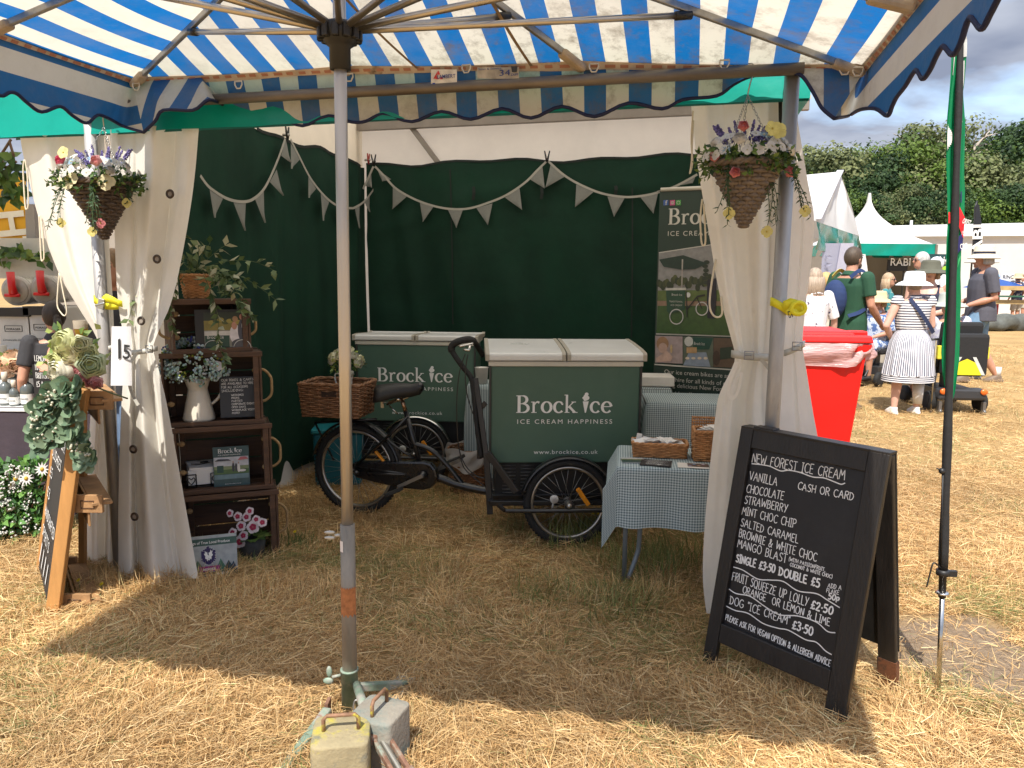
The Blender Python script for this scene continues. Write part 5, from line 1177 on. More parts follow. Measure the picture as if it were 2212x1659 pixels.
def cloth_sheet(name, fn, nu, nv, uvfn, mat, parent=None):
    m = MB(); m.grid(fn, nu, nv); o = m.build(name, mat, parent); ul = o.data.uv_layers.new(name='UVMap'); w = nu+1
    for l in o.data.loops:
        i = l.vertex_index; ul.data[l.index].uv = uvfn((i % w)/nu, (i//w)/nv)
    return o
tzo = .632; tex = Vector((.99, -.14, 0)); tey = Vector((.14, .99, 0)); tA = P(1336, 1013, 3.80); tA.z = 0
TWd, TDp = .78, .50
def TB(x, y, z=0.0): return tA+tex*x+tey*y+Vector((0, 0, z))
tr_ = thing('folding_table', TB(.3, .2), 'low folding table with grey tubular legs under a gingham cloth', 'table')
m = MB(); m.box(TB(TWd/2, TDp/2, tzo-.014), (TWd, TDp, .022), Matrix.Rotation(math.atan2(tex.y, tex.x), 3, 'Z')); m.build('tabletop', M('grey_tabletop', (.4, .4, .4), .6), tr_)
LEGM = M('grey_blue_tube', (.20, .235, .26), .45, .3, .15, 10)
for x, s in ((.045, 1), (TWd-.06, -1)):
    m = MB(); m.tube([TB(x, .05, tzo-.02), TB(x, .05, 0)], .0125, 10); m.build('leg', LEGM, tr_)
    m = MB(); m.tube(cr([TB(x+.075*s, .12, tzo-.02), TB(x+.075*s, .12, .22), TB(x+.06*s, .11, .12), TB(x+.02*s, .06, .02)], 5), .0125, 10); m.build('leg', LEGM, tr_)
def tfn(a, b):
    # sheet runs a across, b from the back edge forward and down the front
    W2, ov, dr = TWd, .11, .27; sx = -ov-.02 + a*(W2+2*ov+.04); sy = b*(TDp+dr+.04)
    x = min(max(sx, -.004), W2+.004); over = max(0, -sx-.004, sx-W2-.004)
    y = TDp-sy; z = tzo+.003; fall = max(0, -y)
    side = -1 if sx < 0 else 1
    if fall > 0: z -= fall; y = -.012-.018*math.sin(x*21)*fall/dr-.02*fall
    if over > 0:
        z -= over*.82; x += side*over*.45
        if fall > 0: y -= over*.35; x += side*over*.12
        z -= 0
    return TB(x, y, z+.0015*math.sin(a*40)*math.sin(b*30))
o = cloth_sheet('gingham_tablecloth', tfn, 60, 50, lambda a, b: (a*(TWd+.26), b*(TDp+.31)), GING); tag(o, 'small checked grey-green gingham cloth draped over the folding table', 'tablecloth')
z = tzo+.006
nb, lp = wicker_box('long shallow honey wicker basket full of paper napkins on the gingham table', TB(.215, .275, z), tex, tey, .27, .125, .072, WICK, 8, 22, .0052)
m = MB(); rd = random.Random(3)
for i in range(26):
    c = TB(.215+rd.uniform(-.11, .11), .275+rd.uniform(-.03, .03), z+.06+rd.uniform(0, .028)); rot = Euler((rd.uniform(-.5, .5), rd.uniform(-.35, .35), rd.uniform(-.8, .8))).to_matrix(); m.box(c, (.085, .04, .0035), rot)
m.box(TB(.105, .30, z+.085), (.028, .004, .05), Matrix.Rotation(.15, 3, 'Y'))
tag(m.build('napkin_pile', M('paper_napkin', (.72, .71, .69), .8, 0, .05, 20)), 'untidy heap of white paper napkins in the long wicker basket', 'napkins')
hb, lp2 = wicker_box('open wicker hamper with leather strap at the right end of the gingham table', TB(.475, .235, z), tex, tey, .17, .13, .155, WICK, 15, 18, .0055, flare=1.02, name='picnic_hamper')
m = MB(); lpl = rect_loop(TB(.475, .325, z+.13), tex, Vector((0, .3, .95)).normalized(), .18, .012, .0, 1); woven(m, lambda t, h: (TB(.475+(.09 if False else 0), 0, 0), tex) if False else (TB(.475-.088+.176*t, .315+.02*h, z+.07+.14*h), tey), 9, .005, .003, 14); m.build('lid', WICK, hb)
m = MB(); m.box(TB(.50, .16, z+.12), (.035, .008, .045)); m.build('leather_strap', M('dark_leather', (.03, .018, .012), .5), hb)
m = MB(); 
for i in range(5): m.box(TB(.455+i*.012, .235, z+.148+.006*i), (.11, .06, .003), Euler((.15*i-.3, .12, .2*i)).to_matrix())
tag(m.build('napkin_pile', M('paper_napkin', (.72, .71, .69), .8)), 'few white napkins in the picnic hamper', 'napkins')
def card(name, label, cat, x, y, w, h, rz, th, face_fn, base, zz=z, group=None):
    r = thing(name, TB(x, y, zz), label, cat, group); ex = (Matrix.Rotation(rz, 3, 'Z') @ tex); ey = (Matrix.Rotation(rz, 3, 'Z') @ tey)
    m = MB(); m.box(TB(x, y, zz+th/2), (w, h, th), Matrix((ex, ey, Vector((0, 0, 1)))).transposed()); b = m.build('card', base, r, bevel=.001)
    o = TB(x, y, zz+th)-ex*w/2-ey*h/2; face_fn(r, o, ex, ey, w, h); return r
PIC = MV('printed_picture', .4, .15, 30)
def rects(mb, o, ex, ey, w, h, rs_, lift=.001, n=None):
    n = Vector(ex).cross(Vector(ey)).normalized()
    for k, (x0, y0, x1, y1, c) in enumerate(rs_): mb.add([o+ex*w*a+ey*h*b+n*(lift+k*.0004) for a, b in ((x0, y0), (x1, y0), (x1, y1), (x0, y1))], [(0, 1, 2, 3)], c, False)
def blobs(mb, o, ex, ey, w, h, bs, lift=.002, n=None):
    n = Vector(ex).cross(Vector(ey)).normalized()
    for k, (cx, cy, rx, ry, c) in enumerate(bs):
        N_ = 18; mb.add([o+ex*w*(cx+rx*math.cos(6.283*i/N_))+ey*h*(cy+ry*math.sin(6.283*i/N_))+n*(lift+k*.0003) for i in range(N_)], [tuple(range(N_))], c, False)
def tri(mb, o, ex, ey, w, h, pts, c, lift=.003):
    n = Vector(ex).cross(Vector(ey)).normalized(); mb.add([o+ex*w*a+ey*h*b+n*lift for a, b in pts], [tuple(range(len(pts)))], c, False)
def f_menu(r, o, ex, ey, w, h):
    m = MB(); rd = random.Random(2)
    for i in range(8):
        x0 = .10+rd.uniform(0, .15); ln = rd.uniform(.45, .72); y = .84-i*.1
        pts = [o+ex*w*(x0+ln*k/26)+ey*h*(y+.022*math.sin(k*2.3+i)+.012*math.sin(k*5.1)) for k in range(27)]; m.ribbon(pts, .0022, (0, 0, 1), .0012)
    tri(m, o, ex, ey, w, h, [(.62, .07), (.7, .17), (.66, .2), (.62, .16), (.58, .2), (.54, .17)], None, .0012)
    m.build('chalk_writing', M('chalk_white', (.7, .7, .68), .8), r)
card('menu_board', 'small black menu board with white handwriting lying flat on the gingham table', 'menu board', .19, .085, .155, .125, -.12, .005, f_menu, M('slate_black', (.012, .011, .012), .6, 0, .2, 15))
def f_leaf(r, o, ex, ey, w, h):
    m = MB(); rects(m, o, ex, ey, w, h, [(.0, .0, 1, .45, (.03, .07, .06)), (0, .45, 1, .7, (.09, .13, .04)), (0, .7, 1, 1, (.4, .42, .42)), (.05, .62, .95, .70, (.5, .48, .42))]); m.build('picture', PIC, r)
card('leaflet', 'glossy green landscape leaflet at the left corner of the gingham table', 'leaflet', .075, .125, .125, .10, .1, .003, f_leaf, M('leaflet_stock', (.5, .5, .48), .4), z+.0)
def f_photo(r, o, ex, ey, w, h):
    m = MB(); rects(m, o, ex, ey, w, h, [(.32, .22, 1, .9, (.10, .07, .06))]); blobs(m, o, ex, ey, w, h, [(.4+.14*i, .35+.3*(i % 2), .055, .09, c) for i, c in enumerate(((.3, .25, .35), (.2, .3, .45), (.5, .35, .25), (.35, .3, .4)))]); m.build('picture', PIC, r)
card('photo_card', 'white photo card with a dark picture on the gingham table beside the hamper', 'card', .375, .065, .155, .10, -.04, .003, f_photo, M('card_stock', (.66, .63, .58), .6), z+.0)
# cool boxes behind the table
def draped_box(name, label, c, sx, sy, sz, rz, mat, cat, n=26):
    c = Vector(c); rot = Matrix.Rotation(rz, 3, 'Z')
    r = thing(name, c, label, cat)
    def fn(a, b):   # top and the front side
        s = a*(sx+.16)-.08; t = b*(sy+sz*.85); x = min(max(s, 0), sx)-sx/2; ov = max(0, -s, s-sx); y = max(sy-t, 0)-sy/2; z = sz+.005-max(0, t-sy)-ov*3.2
        y -= (.012+.012*math.sin(a*17))*(t > sy)*min(1, (t-sy)*4); x += (1 if s > 0 else -1)*ov*.3
        return c+rot @ Vector((x, y, max(z, .01)))
    cloth_sheet('cover_cloth', fn, n, n, lambda a, b: (a*(sx+.16), b*(sy+sz)), mat, r)
    m = MB(); m.box(c+Vector((0, 0, sz/2)), (sx-.01, sy-.01, sz), rot); m.build('box_body', M('grey_crate_body', (.12, .12, .12), .6), r); return r
c = P(1490, 900, 4.75); draped_box('covered_cool_box', 'cool box covered by a gingham cloth behind the wicker hamper', (c.x+.05, 4.95, 0), .62, .42, .80, -.1, GING, 'cool box')
c = P(1405, 900, 5.2); draped_box('covered_stand', 'narrow stand draped in striped ticking between the freezer box and the banner', (c.x, 5.3, 0), .28, .3, .83, -.05, GINS, 'stand')
m = MB(); c = P(1412, 848, 5.25); m.box((c.x, 5.3, .875), (.27, .2, .07), Matrix.Rotation(-.05, 3, 'Z')); tag(m.build('white_tray', M('white_tray_plastic', (.62, .6, .55), .5), bevel=.008), 'white rectangular tub on the striped stand', 'tub')
# cloth-covered counter glimpsed between the carts
c = P(1043, 900, 5.5); draped_box('covered_table', 'striped covered counter glimpsed between the two freezer boxes', (c.x+.06, 5.6, 0), .34, .3, .80, 0, GINS, 'counter')
m = MB(); c = P(1040, 840, 5.5); m.lathe([(.04, 0), (.048, .11), (.051, .115), (.0, .118)], (c.x, 5.52, .81), 18); tag(m.build('white_pot', M('white_tray_plastic', (.62, .6, .55), .5)), 'white tub on the counter between the two freezer boxes', 'tub')
# ================================================================ crates and what they hold
CRW = M('dark_stained_wood', (.075, .036, .019), .6, 0, .5, 5, .25, 30, stretch=(.4, 3, 6), spots=[((.16, .08, .035), 3, .52, .2)])
CRR = M('manila_rope', (.36, .24, .115), .85, 0, .25, 60, .4, 150)
def crate(label, base, w, h, d, rz, rope_l=True):
    r = thing('wooden_crate', base, label, 'crate', 'stacked wooden crates', rz); t = .012
    def bd(name, bs, one=False):
        m = MB()
        for c, s in bs:
            m.box(c, s)
            if one: m.build(name, CRW, r, local=True, bevel=.0025); m = MB()
        if not one: m.build(name, CRW, r, local=True, bevel=.0025)
    n = 3
    for nm, sx in (('side_panel', -1), ('side_panel', 1)):
        bd(nm, [((sx*(w/2-t/2), d*(i+.5)/n, h/2), (t, d/n-.008, h-.026)) for i in range(n)])
    bd('top_panel', [((0, d*(i+.5)/n, h-t/2-.013), (w-.004, d/n-.008, t)) for i in range(n)]); bd('bottom_panel', [((0, d*(i+.5)/n, t/2), (w-.004, d/n-.008, t)) for i in range(n)])
    bd('back_panel', [((0, d-t/2, h*(i+.5)/n), (w-.03, t, h/n-.008)) for i in range(n)])
    bd('corner_batten', [((sx*(w/2-.03), .012, h/2), (.03, .022, h-.03)) for sx in (1,)]+[((sx*(w/2-.03), d-.03, h/2), (.03, .03, h-.03)) for sx in (-1, 1)], True)
    bd('front_lip', [((0, .006, h-.012), (w+.012, .014, .028)), ((0, .006, .012), (w+.012, .014, .026))], True)
    for sx in (-1, 1):
        m = MB(); x = sx*(w/2+.002); m.tube(cr([(x-sx*.03, .10, h*.72), (x+sx*.01, .10, h*.72), (x+sx*.045, .10, h*.62), (x+sx*.05, .10, h*.5), (x+sx*.045, .10, h*.36), (x+sx*.01, .10, h*.28), (x-sx*.03, .10, h*.28)], 5), .0075, 8)
        for z in (.72, .28): m.ball((x-sx*.035, .10, h*z), .017, 8, 6, None, (1.1, .8, .9))
        m.build('rope_handle', CRR, r, local=True)
    return r
CY_ = 4.12
def cpos(x): q = P(x, 1100, CY_); return q.x
crate('bottom crate of the stack, with a member sign leaning against it', (cpos(502), 4.10, .0), .50, .385, .30, R(20))
crate('third crate from the top of the stack, holding napkins and booklets', (cpos(490), 4.12, .388), .50, .37, .30, R(21))
crate('second crate from the top of the stack, holding the cream jug and slate', (cpos(471), 4.13, .76), .51, .40, .30, R(19))
crate('topmost crate of the stack, smaller, with a framed wedding photo inside', (cpos(478), 4.12, 1.162), .40, .285, .27, R(33))
def ax2(rz): return Vector((math.cos(rz), math.sin(rz), 0)), Vector((-math.sin(rz), math.cos(rz), 0))
def slab(name, label, cat, x0, y0, x1, y1, Y, rz, th, mat, tilt=.12, face=None, bevel=.002, z0=None):
    """upright flat thing spanning pixels x0..x1, y0..y1 (top, bottom)"""
    ex, ey = ax2(rz); b = P((x0+x1)/2, y1, Y); w = abs(P(x1, y1, Y).x-P(x0, y1, Y).x)/math.cos(rz)*.98; h = P(x0, y0, Y).z-P(x0, y1, Y).z
    if z0 is not None: b.z = z0
    up = (Vector((0, 0, 1))*math.cos(tilt)+ey*math.sin(tilt)); nn = ex.cross(up)
    r = thing(name, b, label, cat); m = MB(); rot = Matrix((ex, ey*math.cos(tilt)-Vector((0, 0, 1))*math.sin(tilt), up)).transposed(); c = b+up*h/2
    m.box(c, (w, th, h), rot); m.build('board', mat, r, bevel=bevel); o = b-ex*w/2-(rot @ Vector((0, th/2, 0)))
    if face: face(r, o, ex, up, w, h)
    return r
def prn(r, fn, name='printed_picture', mat=None):
    m = MB(); fn(m); return m.build(name, mat or PIC, r)
def f_wed(r, o, ex, up, w, h):
    fo = MB(); rects(fo, o, ex, up, w, h, [(.16, .1, .93, .93, (.25, .24, .2))], .002)
    a = dict()
    rects(fo, o, ex, up, w, h, [(.16, .62, .93, .93, (.02, .03, .015)), (.16, .52, .93, .74, (.22, .18, .04)), (.16, .40, .62, .50, (.55, .53, .5)), (.17, .1, .60, .40, (.012, .05, .03))], .003)
    blobs(fo, o, ex, up, w, h, [(.30+.08*i, .70+.03*(i % 3), .06, .05, ((.3, .25, .05), (.06, .08, .02))[i % 2]) for i in range(8)], .0046)
    blobs(fo, o, ex, up, w, h, [(.72, .42, .11, .22, (.62, .58, .6)), (.70, .62, .05, .09, (.45, .22, .15)), (.72, .77, .05, .07, (.35, .2, .1)), (.85, .5, .09, .27, (.05, .05, .07)), (.84, .82, .045, .065, (.42, .18, .13)), (.86, .62, .03, .08, (.6, .6, .6)), (.8, .2, .16, .12, (.06, .06, .07))], .006)
    fo.build('photo', PIC, r)
    k = MB(); text_mesh('Brock Ice', .025, o+ex*w*.2+up*h*.33, ex, up, k, w*.3, lift=.006); n_ = ex.cross(up)
    for cx in (.3, .83): k.tube([o+ex*(w*cx+.045*math.cos(t))+up*(h*.1+.045*math.sin(t))+n_*.008 for t in [math.pi*i/12 for i in range(13)]], .002, 4)
    k.build('photo_detail', M('photo_white', (.6, .6, .58), .5), r)
slab('picture_frame', 'black framed wedding photograph standing in the topmost crate', 'picture', 432, 668, 537, 762, 4.18, R(24), .014, M('black_frame', (.008, .008, .008), .4), .06, f_wed)
def f_slate(r, o, ex, up, w, h):
    m = MB(); n_ = ex.cross(up)
    for i, t in enumerate(('OUR BIKES & CARTS', 'ARE AVAILABLE TO HIRE', 'FOR ALL OCCASIONS', 'INCLUDING:')): hand(m, t, o+ex*w*.06+up*h*(.89-i*.085), o+ex*w*(.94-.16*(i > 1)-.12*(i == 3))+up*h*(.90-i*.085), h*.052, .0016, n_, .003, seed=i)
    for i, t in enumerate(('WEDDINGS', 'PROMS', 'PARTIES', 'CORPORATE EVENTS', 'OPEN DAYS', 'WORKPLACE VISITS', 'MORE!')): hand(m, t, o+ex*w*.32+up*h*(.53-i*.073), o+ex*w*min(.97, .32+.042*len(t))+up*h*(.535-i*.073), h*.045, .0016, n_, .003, seed=i+9)
    m.build('chalk_writing', M('chalk_white', (.7, .7, .68), .8), r)
slab('slate_board', 'small black chalk slate about hire standing in the crate beside the cream jug', 'slate', 480, 814, 552, 902, 4.22, R(17), .008, M('slate_grey', (.028, .032, .04), .6, 0, .15, 10), .10, f_slate, .004)
jc = P(431, 916, 4.22); jc.z = .778; jug('cream_jug', 'tall cream enamel jug of blue and white flowers in the crate', jc, .235, .086, (.60, .55, .47), Vector((.94, .3, 0)))
bouquet('blue_bouquet', 'bunch of pale blue and white flowers in the tall cream jug', jc+Vector((0, 0, .32)), .18, [('speck', (.46, .60, .58), .009, 110), ('speck', (.42, .45, .40), .006, 20), ('speck', (.05, .07, .30), .008, 6), ('speck', (.35, .38, .06), .007, 10), ('five', (.68, .68, .74), .034, 1)], 200, 17, ll=.032)
def f_book(r, o, ex, up, w, h):
    n_ = ex.cross(up)
    def fn(m): 
        rects(m, o, ex, up, w, h, [(0, 0, 1, 1, (.03, .07, .07)), (.02, .34, .98, .75, (.5, .5, .52)), (.02, .34, .98, .46, (.06, .12, .03)), (.02, .45, .98, .53, (.18, .22, .1)), (.02, .22, .98, .33, (.12, .2, .22)), (.1, .38, .28, .55, (.01, .05, .035))], .0015)
        blobs(m, o, ex, up, w, h, [(.55, .5, .035, .11, (.03, .03, .04)), (.63, .49, .035, .1, (.05, .05, .06)), (.7, .47, .04, .10, (.65, .62, .58)), (.8, .41, .10, .03, (.65, .62, .6)), (.55, .62, .02, .025, (.4, .25, .18)), (.7, .6, .02, .025, (.4, .25, .18))], .006)
        tri(m, o, ex, up, w, h, [(.04, .66), (.5, .66), (.42, .70), (.14, .71)], (.03, .03, .04), .009); tri(m, o, ex, up, w, h, [(.68, .66), (.98, .68), (.9, .74), (.76, .74)], (.45, .12, .13), .009)
    prn(r, fn, 'cover')
    m = MB(); serif(m, 'Brock ice', o+ex*w*.14+up*h*.85, ex, up, w*.66/SERIF_W, .004); text_mesh('ICE CREAM HAPPINESS', .008, o+ex*w*.14+up*h*.79, ex, up, m, w*.62, lift=.004)
    for i in range(3): text_mesh('www.brockice.co.uk', .007, o+ex*w*.3+up*h*(.14-i*.045), ex, up, m, w*.45, lift=.004) if i == 1 else None
    m.build('cover_lettering', WPRINT, r)
slab('booklet_stand', 'rack of green booklets with a wedding picture, in the crate with the napkins', 'booklets', 467, 966, 537, 1053, 4.22, R(20), .03, M('booklet_green', (.03, .075, .08), .45), .16, f_book)
nc = P(441, 1064, 4.2); nc.z = .402; nr = thing('napkin_holder', nc, 'black wire napkin holder with heart corners and a stack of white napkins', 'napkin holder', None, R(24))
m = MB(); m.box((0, .06, .055), (.165, .165, .085), Euler((0, 0, .03)).to_matrix()); m.box((0, .06, .105), (.16, .16, .015), Euler((.05, .03, .1)).to_matrix()); m.build('napkin_stack', M('paper_napkin', (.72, .71, .69), .8), nr, local=True, bevel=.004)
m = MB()
for sx in (-1, 1):
    x0 = sx*.088; x1 = sx*.038
    for (a, b) in (((x0, -.03, 0), (x0, -.03, .075)), ((x0, -.03, .075), (x1, -.03, .075)), ((x1, -.03, .075), (x1, -.03, 0)), ((x0, -.03, .008), (x1, -.03, .008)), ((x0, -.03, .075), (x0, .05, .075)), ((x0, .05, .075), (x0, .05, 0))): m.tube([a, b], .003, 5)
    cx = (x0+x1)/2; m.tube(cr([(cx, -.031, .018), (cx-.018, -.031, .042), (cx-.012, -.031, .058), (cx, -.031, .048), (cx+.012, -.031, .058), (cx+.018, -.031, .042), (cx, -.031, .018)], 4), .0025, 5)
m.tube([(-.09, -.03, .004), (.09, -.03, .004)], .003, 5); m.tube(cr([(-.06, .0, .13), (-.02, .03, .118), (0, .05, .115), (.04, .06, .118)], 4), .003, 5); m.tube([(.01+.02*math.cos(t), .06+.012*math.sin(t), .122) for t in [i*.6 for i in range(11)]], .003, 5)
m.build('wire_frame', M('black_wire', (.008, .008, .008), .5), nr, local=True)
def f_sign(r, o, ex, up, w, h):
    def fn(m):
        rects(m, o, ex, up, w, h, [(0, 0, 1, 1, (.32, .35, .36)), (0, .76, 1, .93, (.035, .09, .075)), (0, 0, 1, .11, (.025, .055, .045))], .001)
        for pts, c in (([(.05, .1), (.2, .42), (.38, .1)], (.08, .14, .09)), ([(.55, .11), (.66, .42), (.8, .11)], (.05, .15, .10)), ([(.7, .11), (.82, .36), (.95, .11)], (.02, .05, .06)), ([(.82, .11), (.92, .33), (1, .11)], (.03, .055, .09))): tri(m, o, ex, up, w, h, pts, c, .003)
        N_ = 6; m.add([o+ex*w*(.42+.165*math.cos(6.283*i/6+.52))+up*h*(.515+.235*math.sin(6.283*i/6+.52))+ex.cross(up)*.0036 for i in range(6)], [tuple(range(6))], (.022, .016, .09), False)
        tri(m, o, ex, up, w, h, [(.22, .13), (.65, .13), (.63, .19), (.65, .26), (.22, .26), (.24, .19)], (.28, .02, .17), .004)
    prn(r, fn, 'sign_print'); m = MB(); n_ = ex.cross(up)
    text_mesh('Sign of True Local Produce', .020, o+ex*w*.06+up*h*.81, ex, up, m, w*.8, lift=.004, weight=.01); text_mesh('MEMBER', .019, o+ex*w*.30+up*h*.155, ex, up, m, w*.26, lift=.006, weight=.02); text_mesh('www.truenewforest.co.uk', .012, o+ex*w*.05+up*h*.03, ex, up, m, w*.42, lift=.004)
    for k, (cx, cy, a) in enumerate(((.385, .51, .5), (.46, .53, -.4))):     # two oak leaves
        pts = [o+ex*w*(cx+math.cos(t+a)*.052*(.8+.25*math.cos(7*t)))+up*h*(cy+math.sin(t)*.13*(.85+.2*math.cos(7*t)))+n_*(.0055+.0004*k) for t in [6.283*i/28 for i in range(28)]]; m.add(pts, [tuple(range(28))], None, False)
    for i, t in enumerate('THE NEW FOREST MARQUE'):
        a = 2.5-i*.265
        if t != ' ': text_mesh(t, .010, o+ex*w*(.42+.127*math.cos(a))+up*h*(.505+.195*math.sin(a)), ex*math.sin(a)-up*math.cos(a), ex*math.cos(a)+up*math.sin(a), m, lift=.006)
    for cx in (.6, .70, .79): m.add([o+ex*w*(cx+.026*math.cos(6.283*i/14))+up*h*(.058+.036*math.sin(6.283*i/14))+n_*.005 for i in range(14)], [tuple(range(14))], None, False)
    m.build('sign_lettering', WPRINT, r)
slab('member_sign', 'grey and green sign with a purple badge and trees, leaning on the bottom crate', 'sign', 412, 1136, 508, 1222, 3.86, R(20), .008, M('sign_board', (.3, .33, .33), .4), .10, f_sign, .003, .01)
pc = G(545, 1206); pr_ = thing('flower_pot', pc, 'dark slate flower pot of white and crimson pansies on the grass', 'flower pot')
m = MB(); m.lathe([(.062, 0), (.075, .09), (.074, .13), (.066, .13), (.06, .11)], pc, 22, cap1=False); m.build('pot', M('slate_pot', (.045, .048, .05), .8, 0, .4, 12, .4, 30), pr_)
m = MB(); rd = random.Random(4)
for i in range(14): 
    a = rd.uniform(0, 6.28); m.leaf(pc+Vector((.03*math.cos(a), .03*math.sin(a), .12)), (math.cos(a), math.sin(a), .35), (0, 0, 1), .085, .06, rd.choice(GREENS), .1, .4)
for (x, y, s) in ((-.075, .0, .9), (-.03, .035, 1.0), (-.02, -.02, .95), (.035, .03, 1.25), (.055, .075, .8), (.0, .085, .9), (-.045, .09, .9), (-.04, -.055, 1.2), (-.085, .11, .75), (.09, .06, .9), (.02, .12, .8)):
    c = pc+Vector((x, -.06-.02*abs(x)*8, .175+y)); d = Vector((x*2.5, -1, .35)); flower(m, c, d, .03*s, (.70, .62, .64), 'five', (.3, .02, .06), rd); flower(m, c+d.normalized()*.006, d, .016*s, (.34, .015, .06), 'five', (.55, .2, .1), rd)
m.build('pansies', FL, pr_)
hc = P(425, 652, 4.22); hc.z = 1.45; hp = thing('potted_creeper', hc, 'variegated trailing plant in a small wicker pot on top of the crates', 'pot plant')
lp = round_loop(hc, .058, .078, .125); m = MB(); woven(m, lp, 16, .0052, .004, 16); m.build('wicker_pot', WICK, hp); m = MB(); rim(m, lp, 1, .006, 40); m.build('pot_rim', WICK, hp)
m = MB(); rd = random.Random(9); tl = hc+Vector((0, 0, .12))
VC = [(.10, .15, .05), (.16, .21, .09), (.42, .42, .28), (.06, .10, .035), (.05, .09, .03)]
for d, L, n, sg in (((-.7, -.3, .5), .42, 9, 2.2), ((-.5, -.5, .6), .5, 10, 2.4), ((.55, -.5, .6), .55, 11, 2.3), ((.9, -.2, .5), .5, 10, 1.4), ((.9, .1, .9), .45, 9, 1.3), ((.3, -.4, 1), .22, 5, .5), ((-.2, -.2, 1), .2, 5, .4), ((-.6, .1, .9), .25, 5, .7), ((.5, .2, 1), .25, 6, .8), ((0, -.6, .9), .2, 4, .8), ((.2, .3, 1), .2, 5, .3)):
    sprig(m, tl, d, L, n, .062, .03, VC, rd, sg)
def trail(pts, cols=VC, ll=.06, lw=.03, off=0):
    q = cr(pts, 3); m.tube(q, .0018, 4, (.1, .13, .05))
    for p in q[1:]: 
        for _ in (0, 1): m.leaf(p, Vector((rd.uniform(-1, 1), -.5, rd.uniform(-1.1, .1))), rdir(rd, .3), ll*rd.uniform(.7, 1.1), lw*rd.uniform(.8, 1.1), rd.choice(cols), .15, .3)
def zz(pts, Y): return [P(351+.205*x, 537.6+.205*y, Y) for x, y in pts]
trail(zz([(430, 270), (500, 420), (550, 560), (590, 760), (590, 950), (620, 1080), (670, 1230)], 3.98)); trail(zz([(520, 280), (640, 320), (760, 420), (850, 540), (900, 640), (930, 720)], 4.02)); trail(zz([(230, 280), (150, 380), (110, 500), (90, 640), (100, 760), (110, 860)], 4.0)); trail(zz([(500, 270), (620, 260), (720, 260), (800, 290), (840, 370)], 4.1)); trail(zz([(540, 300), (580, 380), (680, 430), (750, 480)], 4.0))
m.build('trailing_leaves', FL, hp)
